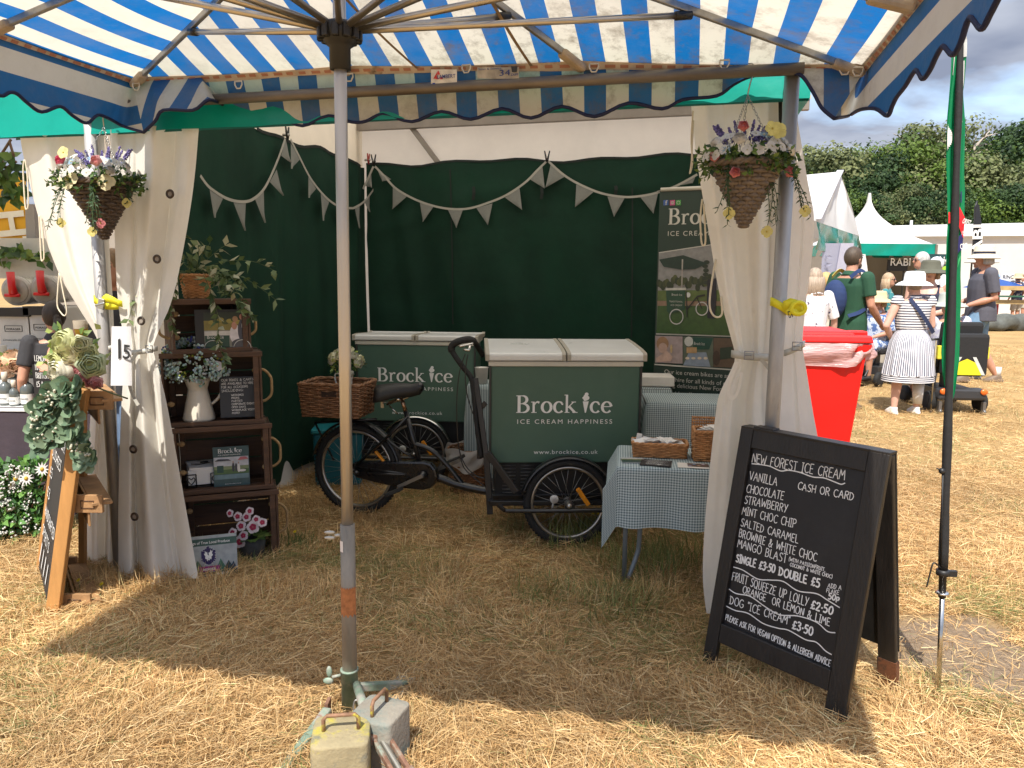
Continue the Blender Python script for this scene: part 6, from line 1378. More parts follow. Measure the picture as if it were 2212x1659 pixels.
# ================================================================ hanging cone baskets
def hanging(label, blabel, hook, rim_c, r, hgt, mat, seed, drops, spots_):
    ro = thing('hanging_basket', hook, label, 'hanging basket'); c = Vector(rim_c); apex = c-Vector((0, 0, hgt))
    lp = round_loop(apex, .006, r, hgt, lambda h: .005+(r-.005)*h**1.02); m = MB(); woven(m, lp, 17, .0095, .0075, 18, 3); m.build('willow_cone', mat, ro)
    m = MB(); rim(m, lp, 1.0, .010, 60); m.build('cone_rim', mat, ro); m = MB(); m.lathe([(.004, 0), (r*.55, hgt*.55), (r*.93, hgt*.95), (0, hgt*.97)], apex, 20); m.build('liner', M('basket_liner', (.03, .022, .016), .9), ro)
    ch = MB(); j = hook-Vector((0, 0, .085)); ch.tube(cr([hook+Vector((-.004, 0, .035)), hook+Vector((.012, -.01, .03)), hook+Vector((.014, -.012, .0)), hook+Vector((.004, -.01, -.04)), j+Vector((0, 0, .01)), j], 5), .0028, 6)
    for a in (3.6, 5.9, 1.6):
        e = c+Vector((math.cos(a), math.sin(a), 0))*r*.9; d = e-j; n = int(d.length/.0125); e1, e2 = frame_from(d)
        for i in range(n):
            p = j+d*((i+.5)/n); s = e1 if i % 2 else e2; dn = d.normalized()
            ch.tube([p+dn*.0085*math.cos(t)+s*.0042*math.sin(t) for t in [k*math.pi/4 for k in range(8)]], .0011, 4, closed=True)
    ch.build('chain', M('steel_chain', (.4, .39, .37), .3, .95), ro)
    rd = random.Random(seed); m = MB(); R_ = r*1.32
    for i in range(150):
        a = rd.uniform(0, 6.283); d = Vector((math.cos(a), math.sin(a)*.9, rd.uniform(-.15, 1.0))); sprig(m, c+Vector((0, 0, .005))+Vector((d.x, d.y, 0))*r*.6, d, r*rd.uniform(.45, .9), 4, .028, .017, GREENS, rd, .6)
    for i in range(15):     # lavender spikes behind
        a = rd.uniform(-1.2, 1.2); d = Vector((math.sin(a)*.8, .12, 1)).normalized(); p = c+Vector((math.sin(a)*r*.55, .03, .07)); L = r*rd.uniform(.5, .85)
        m.tube([p, p+d*L], .0014, 4, (.2, .2, .25))
        for k in range(16):
            for _ in range(3): m.ball(p+d*L*(.3+.7*k/16)+rdir(rd)*.006*(1.3-k/16), .0042, 4, 3, ((.17, .14, .38), (.25, .21, .5), (.12, .1, .25))[rd.randint(0, 2)])
    def around(n, rr, lo=.15, hi=.9):
        for i in range(n):
            a = rd.uniform(3.0, 6.4); el = rd.uniform(lo, hi); v = Vector((math.cos(a)*math.cos(el), math.sin(a)*math.cos(el), math.sin(el))); yield c+Vector((v.x*R_, v.y*R_, v.z*R_*.72)), v
    for p, v in around(24, .02): flower(m, p, v, .021, (.70, .69, .66), rd.choice(('five', 'five', 'four')), (.5, .5, .3), rd)
    for p, v in around(5, .02, .3, .8): flower(m, p, v, .024, (.72, .71, .68), 'rose', rd=rd)
    for p, v in around(4, .02): flower(m, p, v, .022, (.26, .42, .56), 'daisy', (.5, .5, .4), rd)
    for (kind, col, x, z, s) in spots_: flower(m, c+Vector((x, -math.sqrt(max(.0, (R_*.95)**2-x*x))*.9, z)), Vector((x*2, -1, .2)), s, col, kind, rd=rd)
    for (x, L, yy, bloom) in drops:
        p = c+Vector((x, -math.sqrt(max(.0004, r*r-x*x*.8))*yy, .0)); q = None
        for k in range(4): q = sprig(m, p+Vector((rd.uniform(-.012, .012), 0, 0)), (x*2.2+rd.uniform(-.15, .15), -.3, -.5), L*rd.uniform(.75, 1), 11, .022, .006, [(.03, .075, .03), (.05, .11, .05), (.025, .06, .03)], rd, 1.6)
        if bloom: flower(m, q[-1], (0, -1, -.1), .024, bloom, 'four', (.6, .45, .05), rd)
    m.build(blabel, FL, ro); return ro
YEL = (.70, .62, .22); PNK = (.72, .25, .27)
hk = TV(1618, 158, SV-.045); rc = TV(1613, 356, SV-.12)
hanging('grey willow cone basket of mixed flowers hanging by chains at the right pole', 'flower_arrangement', hk, rc, .132, .238, WICKG, 21, [(-.085, .26, .8, YEL), (.05, .30, .3, YEL), (.15, .24, .6, YEL)], [('rose', PNK, -.145, .02, .02), ('rose', PNK, -.06, .12, .02), ('rose', PNK, -.08, -.045, .02), ('five', (.72, .68, .25), .07, .105, .034), ('five', (.72, .68, .25), .045, .11, .03), ('rose', PNK, .14, -.035, .022)])
hk = TV(222, 236, -.10); rc = TV(218, 396, -.14)
hanging('dark willow cone basket of sunlit flowers hanging at the left pole', 'flower_arrangement', hk, rc, .148, .262, M('dark_willow', (.085, .06, .045), .6, 0, .4, 30, .2, 80), 33, [(-.13, .26, .6, YEL), (.045, .29, .95, YEL), (.03, .25, .95, PNK), (.15, .12, .7, YEL)], [('four', (.72, .66, .40), -.065, -.0, .05), ('four', (.66, .60, .36), .10, -.01, .042), ('rose', (.75, .16, .26), -.11, .09, .026), ('rose', (.72, .38, .38), .065, .085, .026), ('five', (.7, .65, .3), -.085, .12, .03)])
# ================================================================ roller banner
B0 = P(1411, 840, 5.45); bex, bey = ax2(R(-28)); bo = P(1429, 410, 5.45); bo = Vector((P(1412, 800, 5.45).x, 5.45, 0)); bn = -bey
def BPX(x, y, lift=.0):
    d = ray(x, y); o = Vector((0, 0, EYE)); t = ((bo-o).dot(bn)+lift)/d.dot(bn); return o+d*t
zt = BPX(1430, 412).z; bw = .72
ro = thing('roller_banner', bo, 'tall dark green roller banner with photographs and lettering, partly behind the curtain', 'banner')
m = MB(); m.box(bo+bex*bw/2+Vector((0, 0, zt/2+.04)), (bw, .004, zt-.08), Matrix((bex, bey, Vector((0, 0, 1)))).transposed()); m.build('fabric', M('banner_green', (.012, .030, .021), .5, 0, .06), ro)
m = MB(); m.tube([BPX(1428, 410, .004), BPX(1428, 410, .004)+bex*bw], .014, 10); m.build('top_bar', M('cream_bar', (.5, .46, .38), .4), ro); m = MB(); m.box(bo+bex*bw/2+Vector((0, 0, .04)), (bw+.04, .2, .08), Matrix((bex, bey, Vector((0, 0, 1)))).transposed()); m.build('base_cassette', ALU, ro)
def bz(x, y): return (1393.5+.3143*x, 384+.3143*y)
def bpoly(m, pts, col, lift): m.add([BPX(*bz(x, y), lift) for x, y in pts], [tuple(range(len(pts)-1, -1, -1))] if False else [tuple(range(len(pts)))], col, False)
m = MB(); L_ = .006
bpoly(m, [(78, 1068), (700, 1090), (700, 425), (95, 518)], (.20, .195, .19), L_); bpoly(m, [(78, 1068), (700, 1090), (700, 880), (86, 875)], (.035, .075, .015), L_+.001); bpoly(m, [(84, 880), (700, 880), (700, 845), (85, 845)], (.22, .14, .09), L_+.0015); bpoly(m, [(85, 845), (700, 850), (700, 770), (88, 775)], (.085, .12, .03), L_+.002)
def bblob(cx, cy, rx, ry, c, l, n=16): bpoly(m, [(cx+rx*math.cos(6.283*i/n), cy-ry*math.sin(6.283*i/n)) for i in range(n)], c, l)
rd = random.Random(6)
for i in range(26): bblob(95+i*14, 740-rd.uniform(-22, 55)*(1 if i > 6 else .4), 17, 26, rd.choice(((.02, .03, .012), (.04, .05, .018), (.06, .07, .02))), L_+.003+i*.00005)
for k in range(6): bblob(420+rd.uniform(-14, 14), 580+k*28, 20, 14, (.02, .03, .018), L_+.005)
bpoly(m, [(96, 562), (262, 532), (430, 588), (345, 628), (255, 632), (128, 612)], (.010, .028, .02), L_+.006); bpoly(m, [(252, 560), (262, 560), (256, 755), (248, 755)], (.3, .27, .24), L_+.0062)
bpoly(m, [(144, 772), (276, 770), (272, 905), (168, 935), (150, 915)], (.012, .05, .025), L_+.007); bpoly(m, [(142, 758), (280, 756), (280, 772), (142, 774)], (.42, .4, .36), L_+.0072)
bpoly(m, [(428, 700), (490, 690), (490, 830), (478, 970), (428, 965), (424, 830)], (.012, .012, .02), L_+.007); bblob(296, 805, 16, 18, (.55, .55, .52), L_+.008)
for cx, cy, rr in ((215, 955, 54), (390, 900, 48)):
    n = 28
    for a, b, c in ((rr, rr-7, (.45, .44, .42)), ):
        m.add([BPX(*bz(cx+q*math.cos(6.283*i/n)*.9, cy-q*math.sin(6.283*i/n)), L_+.009) for i in range(n) for q in (a, b)], [(2*i, 2*i+1, (2*i+3) % (2*n), (2*i+2) % (2*n)) for i in range(n)], c, False)
for pts in ([(285, 900), (350, 820), (357, 825), (292, 906)], [(352, 812), (412, 800), (412, 812), (356, 822)], [(350, 820), (358, 820), (395, 900), (388, 902)], [(280, 780), (286, 780), (292, 960), (285, 960)]): bpoly(m, pts, (.015, .015, .015), L_+.01)
for x0, x1, a, b, c in ((70, 258, 1085, 1270, (.33, .26, .25)), (262, 468, 1092, 1292, (.10, .12, .085)), (470, 690, 1100, 1300, (.10, .065, .04))): bpoly(m, [(x0, b), (x1, b+8), (x1, a+6), (x0, a)], c, L_+.001)
bblob(120, 1140, 42, 48, (.30, .17, .09), L_+.003); bblob(122, 1170, 30, 36, (.45, .30, .24), L_+.004); bpoly(m, [(75, 1240), (150, 1190), (190, 1230), (175, 1262), (80, 1265)], (.48, .33, .27), L_+.005); bblob(180, 1175, 8, 30, (.5, .36, .18), L_+.006)
bpoly(m, [(262, 1290), (300, 1200), (420, 1200), (450, 1300)], (.22, .26, .32), L_+.003); bpoly(m, [(330, 1180), (330, 1096), (468, 1102), (440, 1180)], (.015, .06, .04), L_+.003); bblob(300, 1125, 30, 34, (.5, .5, .45), L_+.004); bpoly(m, [(285, 1205), (285, 1165), (355, 1165), (355, 1205)], (.4, .25, .12), L_+.005)
for i in range(4): bblob(290+i*42, 1240, 14, 9, (.6, .5, .38), L_+.006)
bblob(490, 1240, 26, 52, (.05, .03, .02), L_+.004); bpoly(m, [(515, 1250), (600, 1240), (600, 1160), (515, 1170)], (.02, .035, .02), L_+.004)
for cx, c in ((143, (.035, .09, .30)), (188, (.5, .08, .22)), (229, (.06, .30, .06))): bpoly(m, [(cx-17, 190), (cx+17, 188), (cx+17, 152), (cx-17, 155)], c, L_)
m.build('photographs', PIC, ro)
m = MB(); e_ = bex
for y0, y1, x0 in ((516, 424, 95), (1072, 1092, 75), (1282, 1326, 65)): m.add([BPX(*bz(x, y), .004) for x, y in ((x0, y0+5), (700, y1+5), (700, y1-4), (x0, y0-4))], [(0, 1, 2, 3)], None, False)
up = Vector((0, 0, 1))
serif(m, 'Broc', BPX(*bz(160, 322), .0), e_, up, .108, .004); text_mesh('ICE CREAM HAPPINESS', .046, BPX(*bz(154, 400)), e_, up, m, .60, spacing=1.25, lift=.004)
for t, x, y, w in (('Our ice cream bikes are available', 132, 1345, .56), ('to hire for all kinds of events,', 160, 1398, .5), ('serving delicious New Forest Ice Cream', 95, 1432, .68), ('and locally made toppings', 150, 1490, .49)): text_mesh(t, .043, BPX(*bz(x, y)), e_, up, m, w, lift=.004)
text_mesh('f', .045, BPX(*bz(139, 187), .009), e_, up, m, lift=.001, weight=.01); 
for cx, k in ((188, 5), (229, 24)):
    for rr in ((10, 5) if k == 5 else (11,)): m.tube([BPX(*bz(cx+rr*math.cos(t), 171+rr*math.sin(t)), .009) for t in [6.283*i/16 for i in range(16)]], .0018, 4, closed=True)
text_mesh('Brock Ice', .022, BPX(*bz(182, 810), .014), e_, up, m, .075, lift=.002); text_mesh('TRADITIONAL', .016, BPX(*bz(166, 855), .014), e_, up, m, .095, lift=.002); text_mesh('ICE CREAM', .016, BPX(*bz(176, 880), .014), e_, up, m, .08, lift=.002); text_mesh('Brock Ice', .03, BPX(*bz(335, 1148), .01), e_, up, m, .075, lift=.002)
m.build('banner_lettering', M('banner_print', (.48, .46, .41), .55), ro)
# ================================================================ A-board
def za(x, y): return (1525.1+.3969*x, 905.2+.3969*y)
aL, aR = G(1531, 1437), G(1799, 1566); ae = (aR-aL).normalized()
def on_side(x, y, p0):
    d = ray(x, y); o = Vector((0, 0, EYE)); return o+d*((p0-o).dot(ae)/d.dot(ae))
tLp, tRp = on_side(1592, 921, aL), on_side(1921, 986, aR); a_up = ((tLp-aL).normalized()+(tRp-aR).normalized()).normalized(); a_up = (a_up-ae*a_up.dot(ae)).normalized()
an = ae.cross(a_up).normalized(); aH = ((tLp-aL).length+(tRp-aR).length)/2; aW = (aR-aL).length
if an.y > 0: an = -an
ar = thing('pavement_board', (aL+aR)/2, 'black wooden A-board with a hand written ice cream price list', 'sign board')
ABL = M('black_stained_wood', (.013, .011, .010), .42, 0, .35, 6, .25, 40, stretch=(3, 3, .6), spots=[((.035, .028, .022), 9, .62, .15)])
def AP(s, t, lift=0.0): return aL+ae*s+a_up*t+an*lift
def apx(x, y, lift=0.0):
    d = ray(*za(x, y)); o = Vector((0, 0, EYE)); return o+d*(((aL-o).dot(an)+lift)/d.dot(an))
def a_st(x, y): q = apx(x, y)-aL; return q.dot(ae), q.dot(a_up)
av = lambda *ps: [sum(a_st(*p)[k] for p in ps)/len(ps) for k in (0, 1)]
oL, iL, iR, oR = av((165, 40), (0, 1330))[0], av((235, 155), (95, 1108))[0]-.004, av((866, 290), (668, 1370))[0]+.002, av((1006, 205), (742, 1650))[0]
pT, pB, legb = av((235, 155), (866, 290))[1], av((95, 1110), (668, 1370))[1], av((70, 1215), (650, 1482))[1]
m = MB()
rotA = Matrix((ae, -an, a_up)).transposed()
for s0, s1 in ((oL, iL), (iR, oR)): m.box(AP((s0+s1)/2, aH/2, -.013), (s1-s0, .026, aH), rotA)
m.build('frame_stile', ABL, ar, bevel=.004)
m = MB(); m.box(AP((iL+iR)/2, (aH+pT)/2, -.0138), (iR-iL, .0245, aH-pT), rotA); m.box(AP((iL+iR)/2, (legb+pB)/2, -.0138), (iR-iL, .0245, pB-legb), rotA); m.build('frame_rail', ABL, ar, bevel=.004)
m = MB(); m.box(AP((iL+iR)/2, (pT+pB)/2, -.020), (iR-iL+.004, .006, pT-pB+.004), rotA); fwid = .07; pn = m.build('chalk_panel', M('blackboard_panel', (.006, .006, .008), .42, 0, .3, 14, .05, 40, spots=[((.02, .02, .022), 4, .52, .3)]), ar)
# rear leaf, hinged at the top
bk_dir = (-a_up+2*Vector((0, 0, a_up.z))); bk_dir = Vector((-a_up.x, -a_up.y, a_up.z)); hp_ = AP(0, aH, -.03)
q1 = G(1928, 1493); offb = (q1-AP(aW, 0)); backv = Vector((an.x, an.y, 0)).normalized()*-1
depth = max(.25, offb.dot(backv)); 
def BPt(s, t, lift=0.0):
    top = AP(s, aH, -.034); bot = AP(s, 0, 0)+backv*(depth+.02); bot.z = 0; return bot.lerp(top, t/aH)
bu = (BPt(0, aH)-BPt(0, 0)).normalized(); bnn = ae.cross(bu).normalized(); rotB = Matrix((ae, bnn, bu)).transposed(); bl = (BPt(0, aH)-BPt(0, 0)).length
m = MB()
for s in (oL+fwid/2, oR-fwid/2): m.box((BPt(s, 0)+BPt(s, aH))/2, (fwid, .024, bl), rotB)
m.build('rear_stile', ABL, ar, bevel=.004)
m = MB(); m.box((BPt((oL+oR)/2, .17)+BPt((oL+oR)/2, aH))/2+bnn*-.016, (oR-oL+.002, .008, bl*(1-.17/aH)), rotB); m.build('rear_panel', M('black_back_panel', (.008, .008, .008), .5, 0, .3, 12, spots=[((.07, .06, .05), 30, .74, .02)]), ar)
m = MB()
for s in (oL+fwid/2, oR-fwid/2): m.box((BPt(s, .004)+BPt(s, .13))/2, (fwid+.004, .028, .125), rotB)
m.build('worn_foot', M('worn_red_wood', (.13, .048, .022), .6, 0, .4, 9, .2, 40, spots=[((.03, .02, .015), 8, .5, .1)]), ar)
m = MB(); m.box(AP((oL+oR)/2, aH+.006, -.03), (oR-oL, .06, .012), Matrix((ae, Vector((-an.x, -an.y, 0)).normalized(), Vector((0, 0, 1)))).transposed()); m.box(AP(oL+.1, aH+.012, -.03), (.09, .05, .012), Matrix((ae, Vector((-an.x, -an.y, 0)).normalized(), Vector((0, 0, 1)))).transposed()); m.build('hinge_rail', ABL, ar, bevel=.003)
m = MB(); LF = -.0165
def hw(t, x0, y0, x1, y1, h, w=.0034, seed=0, gap=.14):
    hh = (apx(x0, y0-h)-apx(x0, y0)).length; hand(m, t, apx(x0, y0, LF), apx(x1, y1, LF), hh, w, an, .0, gap, .035, seed+len(t), a_up)
for k, a in enumerate((('NEW FOREST ICE CREAM', 248, 236, 752, 333, 50), ('VANILLA', 235, 330, 385, 362, 46), ('CHOCOLATE', 218, 398, 420, 440, 44), ('STRAWBERRY', 208, 458, 440, 510, 43), ('MINT CHOC CHIP', 195, 518, 487, 594, 43), ('SALTED CARAMEL', 188, 582, 500, 675, 42), ('BROWNIE & WHITE CHOC', 178, 640, 600, 778, 44), ('MANGO BLAST', 170, 695, 436, 783, 45), ('CASH OR CARD', 498, 382, 802, 443, 40), ('FRUIT SQUEEZE UP LOLLY', 140, 875, 552, 1020, 46), ('ORANGE  OR LEMON & LIME', 198, 945, 672, 1127, 40), ('DOG "ICE CREAM"', 128, 1006, 455, 1122, 44))): hw(*a, w=.0033, seed=k)
for k, a in enumerate((('SINGLE £3.50', 163, 775, 372, 838, 42), ('DOUBLE £5', 395, 848, 616, 918, 44), ('£2.50', 568, 1030, 688, 1064, 44), ('£3.50', 468, 1138, 578, 1180, 46))): hw(*a, w=.0062, seed=20+k)
for k, a in enumerate((('(WITH PASSIONFRUIT,', 450, 770, 648, 830, 19), ('COCONUT & WHITE CHOC)', 456, 800, 686, 868, 19), ('ADD A', 662, 916, 735, 930, 24), ('FLAKE', 654, 942, 722, 956, 22))): hw(*a, w=.0024, seed=40+k)
hw('50p', 664, 980, 724, 990, 32, .005, 3); hw('PLEASE ASK FOR VEGAN OPTION & ALLERGEN ADVICE', 105, 1092, 674, 1347, 32, .0032, 5)
for pts in ([(248, 243), (300, 248), (350, 258), (405, 282), (450, 279), (510, 290), (580, 315), (640, 320), (700, 342), (735, 355), (757, 348)], [(148, 805), (200, 822), (280, 870), (350, 876), (420, 884), (500, 935), (600, 950), (660, 985), (728, 1027)], [(125, 925), (165, 950), (240, 965), (320, 1020), (400, 1065), (500, 1072), (600, 1105), (660, 1155), (704, 1163)], [(110, 1018), (160, 1042), (230, 1058), (310, 1112), (390, 1138), (450, 1150), (540, 1200), (600, 1215), (650, 1262), (684, 1282)]):
    m.ribbon(cr([apx(x, y, LF) for x, y in pts], 6), .0042, an, 0)
m.build('chalk_pen_writing', M('white_chalk_pen', (.78, .78, .77), .7, 0, .05), pn)
# ================================================================ people
SKIN = M('sun_tanned_skin', (.47, .24, .16), .5, 0, .1, 14, .05, 80)
SKINP = M('pale_pink_skin', (.58, .34, .26), .5, 0, .1, 14, .05, 80)
def loft(mb, rings, n=16):
    """rings: (centre, rx, ry) horizontal ellipses"""
    vs = [Vector(c)+Vector((rx*math.cos(6.283*k/n), ry*math.sin(6.283*k/n), 0)) for c, rx, ry in rings for k in range(n)]
    m_ = len(rings); mb.add(vs, [(i*n+k, i*n+(k+1) % n, (i+1)*n+(k+1) % n, (i+1)*n+k) for i in range(m_-1) for k in range(n)]+[tuple(range(n-1, -1, -1)), tuple(range((m_-1)*n, m_*n))])
def limb(mb, pts, rs): mb.tube(pts, rs, 10); mb.ball(pts[0], rs[0], 10, 6); [mb.ball(p, r*.98, 10, 6) for p, r in zip(pts[1:-1], rs[1:-1])]
CL = {}
def cl(name, col, **k):
    if name not in CL: CL[name] = M('cloth_'+name, col, .85, 0, .1, 9, .25, 25, **k)
    return CL[name]
def person(label, pos, heading, H, skin=SKIN, arms=None, legs=None, seat=None, hair=(.2, .12, .06), hairstyle='short', hat=None, topm=None, sleeve=.5, bottom=None, blen=.5, shoes=(.3, .3, .3), girth=1.0, glasses=None, skirt=None, turn=0.0, beard=None, sock=None, low=0.0, strap=None):
    r = thing('person', (pos[0], pos[1], 0), label, 'person', None, R(heading)); s = H/1.7; g = girth*s; V = lambda x, y, z: Vector((x*s, y*s, z*s-low))
    dz = 0 if seat is None else seat/s-.90
    sh = [V(-.185*girth, 0, 1.40+dz), V(.185*girth, 0, 1.40+dz)]
    arms = arms or [((-.26, -.03, 1.12), (-.25, .10, .90)), ((.26, -.03, 1.12), (.25, .10, .90))]
    legs = legs or ([((-.09, 0, .90), (-.10, .03, .48), (-.10, -.01, .075)), ((.09, 0, .90), (.10, .02, .48), (.11, .0, .075))] if seat is None else [((-.1, 0, .90+dz), (-.12, .42, .92+dz), (-.12, .40, .46+dz)), ((.1, 0, .90+dz), (.12, .42, .92+dz), (.12, .42, .46+dz))])
    b = MB()
    tor = [((0, 0, .86+dz), .15, .105), ((0, 0, .95+dz), .165, .12), ((0, .01, 1.06+dz), .145, .105), ((0, .01, 1.2+dz), .158, .112), ((0, .0, 1.32+dz), .165, .11), ((0, -.01, 1.40+dz), .15, .085), ((0, -.015, 1.44+dz), .085, .065), ((0, 0, 1.48+dz), .056, .058), ((0, .012, 1.56+dz), .052, .056)]
    loft(b, [(V(*c), rx*g, ry*g) for c, rx, ry in tor])
    rz = Matrix.Rotation(R(turn), 3, 'Z'); hc = V(0, .022, 1.605+dz)
    hv = lambda x, y, z: hc+rz @ (Vector((x, y, z))*s)
    b.ball(hc, .098*s, 16, 12, None, (.78, .98, 1.16), rz); b.ball(hv(0, .03, -.055), .062*s, 12, 8, None, (.95, 1, .95), rz); b.ball(hv(0, .098, -.012), .017*s, 8, 6, None, (.75, 1.1, 1.3), rz)
    for x in (-.078, .078): b.ball(hv(x, -.008, -.01), .026*s, 8, 6, None, (.35, .75, 1.15), rz)
    for (e, w), p0 in zip(arms, sh):
        e, w = V(*e), V(*w); limb(b, [p0, p0.lerp(e, .5), e, e.lerp(w, .4), w], [.052*g, .046*g, .038*g, .038*g, .026*s]); d = (w-e).normalized()
        a1, a2 = frame_from(d); b.ball(w+d*.045*s, .04*s, 10, 7, None, (.9, .5, 1.15), Matrix((a1, a2, d)).transposed())
        for k in range(4): q = w+d*.075*s+a1*(k-1.5)*.018*s; b.tube([q, q+d*.034*s+a2*.006*s, q+d*(.058-.005*abs(k-1.3))*s+a2*.024*s], [.0088*s, .0085*s, .0065*s], 6)
        b.tube([w+d*.02*s+a1*.03*s, w+d*.055*s+a1*.048*s+a2*.012*s, w+d*.08*s+a1*.045*s+a2*.024*s], [.0105*s, .0095*s, .007*s], 6)
    for h, k, a in legs:
        h, k, a = V(*h), V(*k), V(*a); limb(b, [h, h.lerp(k, .5), k, k.lerp(a, .3), a], [.088*g, .074*g, .054*g, .056*g, .036*s])
        loft(b, [(a+Vector((0, .05*s, -.066*s)), .042*s, .105*s), (a+Vector((0, .04*s, -.03*s)), .038*s, .08*s), (a, .032*s, .036*s)], 12)
    body = b.build('body', skin, r, local=True, remesh=.0105*s, smooth_it=3)
    fc = MB()
    for x in (-.034, .034): fc.ball(hv(x, .083, .012), .012*s, 8, 5, (.02, .015, .012), (1.2, .5, .6), rz); fc.tube([hv(x-.018, .086, .034), hv(x+.018, .087, .036)], .003*s, 5, tuple(c*.7 for c in hair))
    fc.ball(hv(0, .086, -.062), .02*s, 8, 5, (.32, .11, .09), (1.2, .35, .3), rz)
    if glasses:
        for x in (-.034, .034): fc.ball(hv(x, .094, .012), .026*s, 10, 6, glasses, (1.05, .25, .8), rz)
        for x in (-1, 1): fc.tube([hv(.055*x, .088, .016), hv(.078*x, .0, .014)], .0035*s, 5, glasses)
    fc.build('face', MV('face_paint', .4, .05), body, local=True)
    # clothes follow the body
    if topm:
        c = MB(); k = 1.1
        loft(c, [(V(*q), rx*g*k+.012*s, ry*g*k+.014*s) for q, rx, ry in ([((0, .0, .80+dz), .168, .125)] if seat is None and not skirt else [])+tor[1 if not skirt else 2:(6 if sleeve else 5)]])
        if sleeve:
            for (e, w), p0 in zip(arms, sh):
                e, w = V(*e), V(*w); q = p0.lerp(e, min(1, sleeve*1.6)); limb(c, [p0+Vector((0, 0, .004)), q] if sleeve < .9 else [p0, e, e.lerp(w, .8)], [.068*g, .066*g] if sleeve < .9 else [.066*g, .052*g, .045*g])
            c.tube([V(0, -.012, 1.42+dz), V(0, -.005, 1.475+dz)], [.10*s, .068*s], 14)
        else:
            for x in (-.105, .105): c.tube([V(x, .10, 1.30+dz), V(x*1.02, .03, 1.43+dz), V(x, -.09, 1.34+dz)], .024*s, 8)
        c.build('top', topm, r, local=True, remesh=.011*s, smooth_it=2)
    if bottom:
        c = MB(); loft(c, [(V(0, 0, .82+dz), .168*g, .122*g), (V(0, 0, .92+dz), .18*g, .135*g), (V(0, .005, 1.0+dz), .166*g, .122*g)])
        for h, k, a in legs:
            h, k, a = V(*h), V(*k), V(*a); q = [h, h.lerp(k, .5), k] if blen <= 1 else [h, k, k.lerp(a, min(1, blen-1))]
            if blen < 1: q = [h, h.lerp(k, blen*.5), h.lerp(k, blen)]
            limb(c, q, [.105*g, .098*g, .09*g if blen <= 1 else .062*g])
        c.build('shorts' if blen <= 1 else 'trousers', bottom, r, local=True, remesh=.012*s, smooth_it=2)
    c = MB()
    for h, k, a in legs:
        a = V(*a); loft(c, [(a+Vector((0, .045*s, -.074*s)), .050*s, .130*s), (a+Vector((0, .045*s, -.05*s)), .050*s, .128*s), (a+Vector((0, .03*s, -.022*s)), .046*s, .09*s), (a+Vector((0, 0, .012*s)), .043*s, .05*s)], 14)
        c2 = MB(); c2.v, c2.f, c2.c, c2.fc, c2.sm = c.v, c.f, c.c, c.fc, c.sm; c2.build('shoe', M('shoe_%d' % int(sum(shoes)*1000), shoes, .6, 0, .15, 20), r, local=True, bevel=.006*s); c = MB()
        if sock:
            q = MB(); q.tube([a, a+Vector((0, 0, sock*s))], [.043*s, .047*s], 10); q.build('sock', cl('sock', (.62, .6, .58)), r, local=True)
    hm = MB(); hmat = M('hair_%d' % int(sum(hair)*1000+hair[0]*100), hair, .6, 0, .35, 40, .4, 120, stretch=(1, 1, .25))
    hm.ball(hv(0, -.014, .018), .107*s, 14, 10, None, (.82, .95, 1.06), rz)
    if hairstyle in ('long', 'bob'):
        L = .26 if hairstyle == 'long' else .11
        for i in range(15):
            a = R(170+200*i/14) if True else 0; q = hv(.085*math.cos(a), -.01+.085*math.sin(a)*.9, .02); hm.tube([q, q+Vector((0, 0, -.1*s))+(q-hc)*.12, q+Vector((.008*math.sin(i*2), -.01, -L*s))+(q-hc)*.1], [.03*s, .03*s, .012*s], 7)
    if hairstyle == 'tail': hm.ball(hv(0, -.115, -.01), .035*s, 9, 7, None, (.8, .9, 1)); hm.tube([hv(0, -.11, .0), hv(0, -.15, -.06), hv(0, -.14, -.16)], [.028*s, .03*s, .01*s], 8)
    if hairstyle != 'none':
        ho = hm.build('hair', hmat, r, local=True)
    if beard: q = MB(); q.ball(hv(0, .034, -.072), .062*s, 12, 8, None, (1.02, 1.02, .8), rz); q.build('beard', M('beard_brown', beard, .8, 0, .3, 40), r, local=True)
    if hat:
        kind, hcol = hat; hmt = M('hat_%s_%d' % (kind, int(sum(hcol)*1000)), hcol, .8, 0, .12, 14, .3, 60); q = MB(); z0 = .045
        if kind == 'cap':
            q.ball(hv(0, -.005, .04), .112*s, 14, 10, None, (.86, 1, .95), rz); q.leaf(hv(0, .08, .045), rz @ Vector((0, 1, -.15)), (0, 0, 1), .12*s, .17*s)
        else:
            br = .215 if kind == 'sun' else .19
            prof = [(br*s, (z0-.055)*s), (br*.8*s, (z0-.022)*s), (.122*s, z0*s), (.116*s, (z0+.085)*s), (.10*s, (z0+.112)*s), (.05*s, (z0+.118)*s), (.0, (z0+.116)*s)]
            q.lathe(prof, hc, 26, cap0=False); q.lathe([(.0, z0*s), (.12*s, (z0-.004)*s), (br*.8*s, (z0-.026)*s), (br*.99*s, (z0-.06)*s)], hc, 26, cap0=False, cap1=False)
        ho = q.build('hat', hmt, r, local=True)
        if kind == 'band': q = MB(); q.lathe([(.1245*s, (z0+.004)*s), (.1215*s, (z0+.03)*s)], hc, 26, cap0=False, cap1=False); q.build('hat_band', cl('navy_band', (.01, .012, .03)), ho, local=True)
    return r, s, V
def at(x, y, Y): q = P(x, y, Y); return (q.x, q.y)
def zz3(x, y): return (1700.7+.2644*x, 493.7+.2644*y)
def hgt(px, py, Y): return P(px, py, Y).z
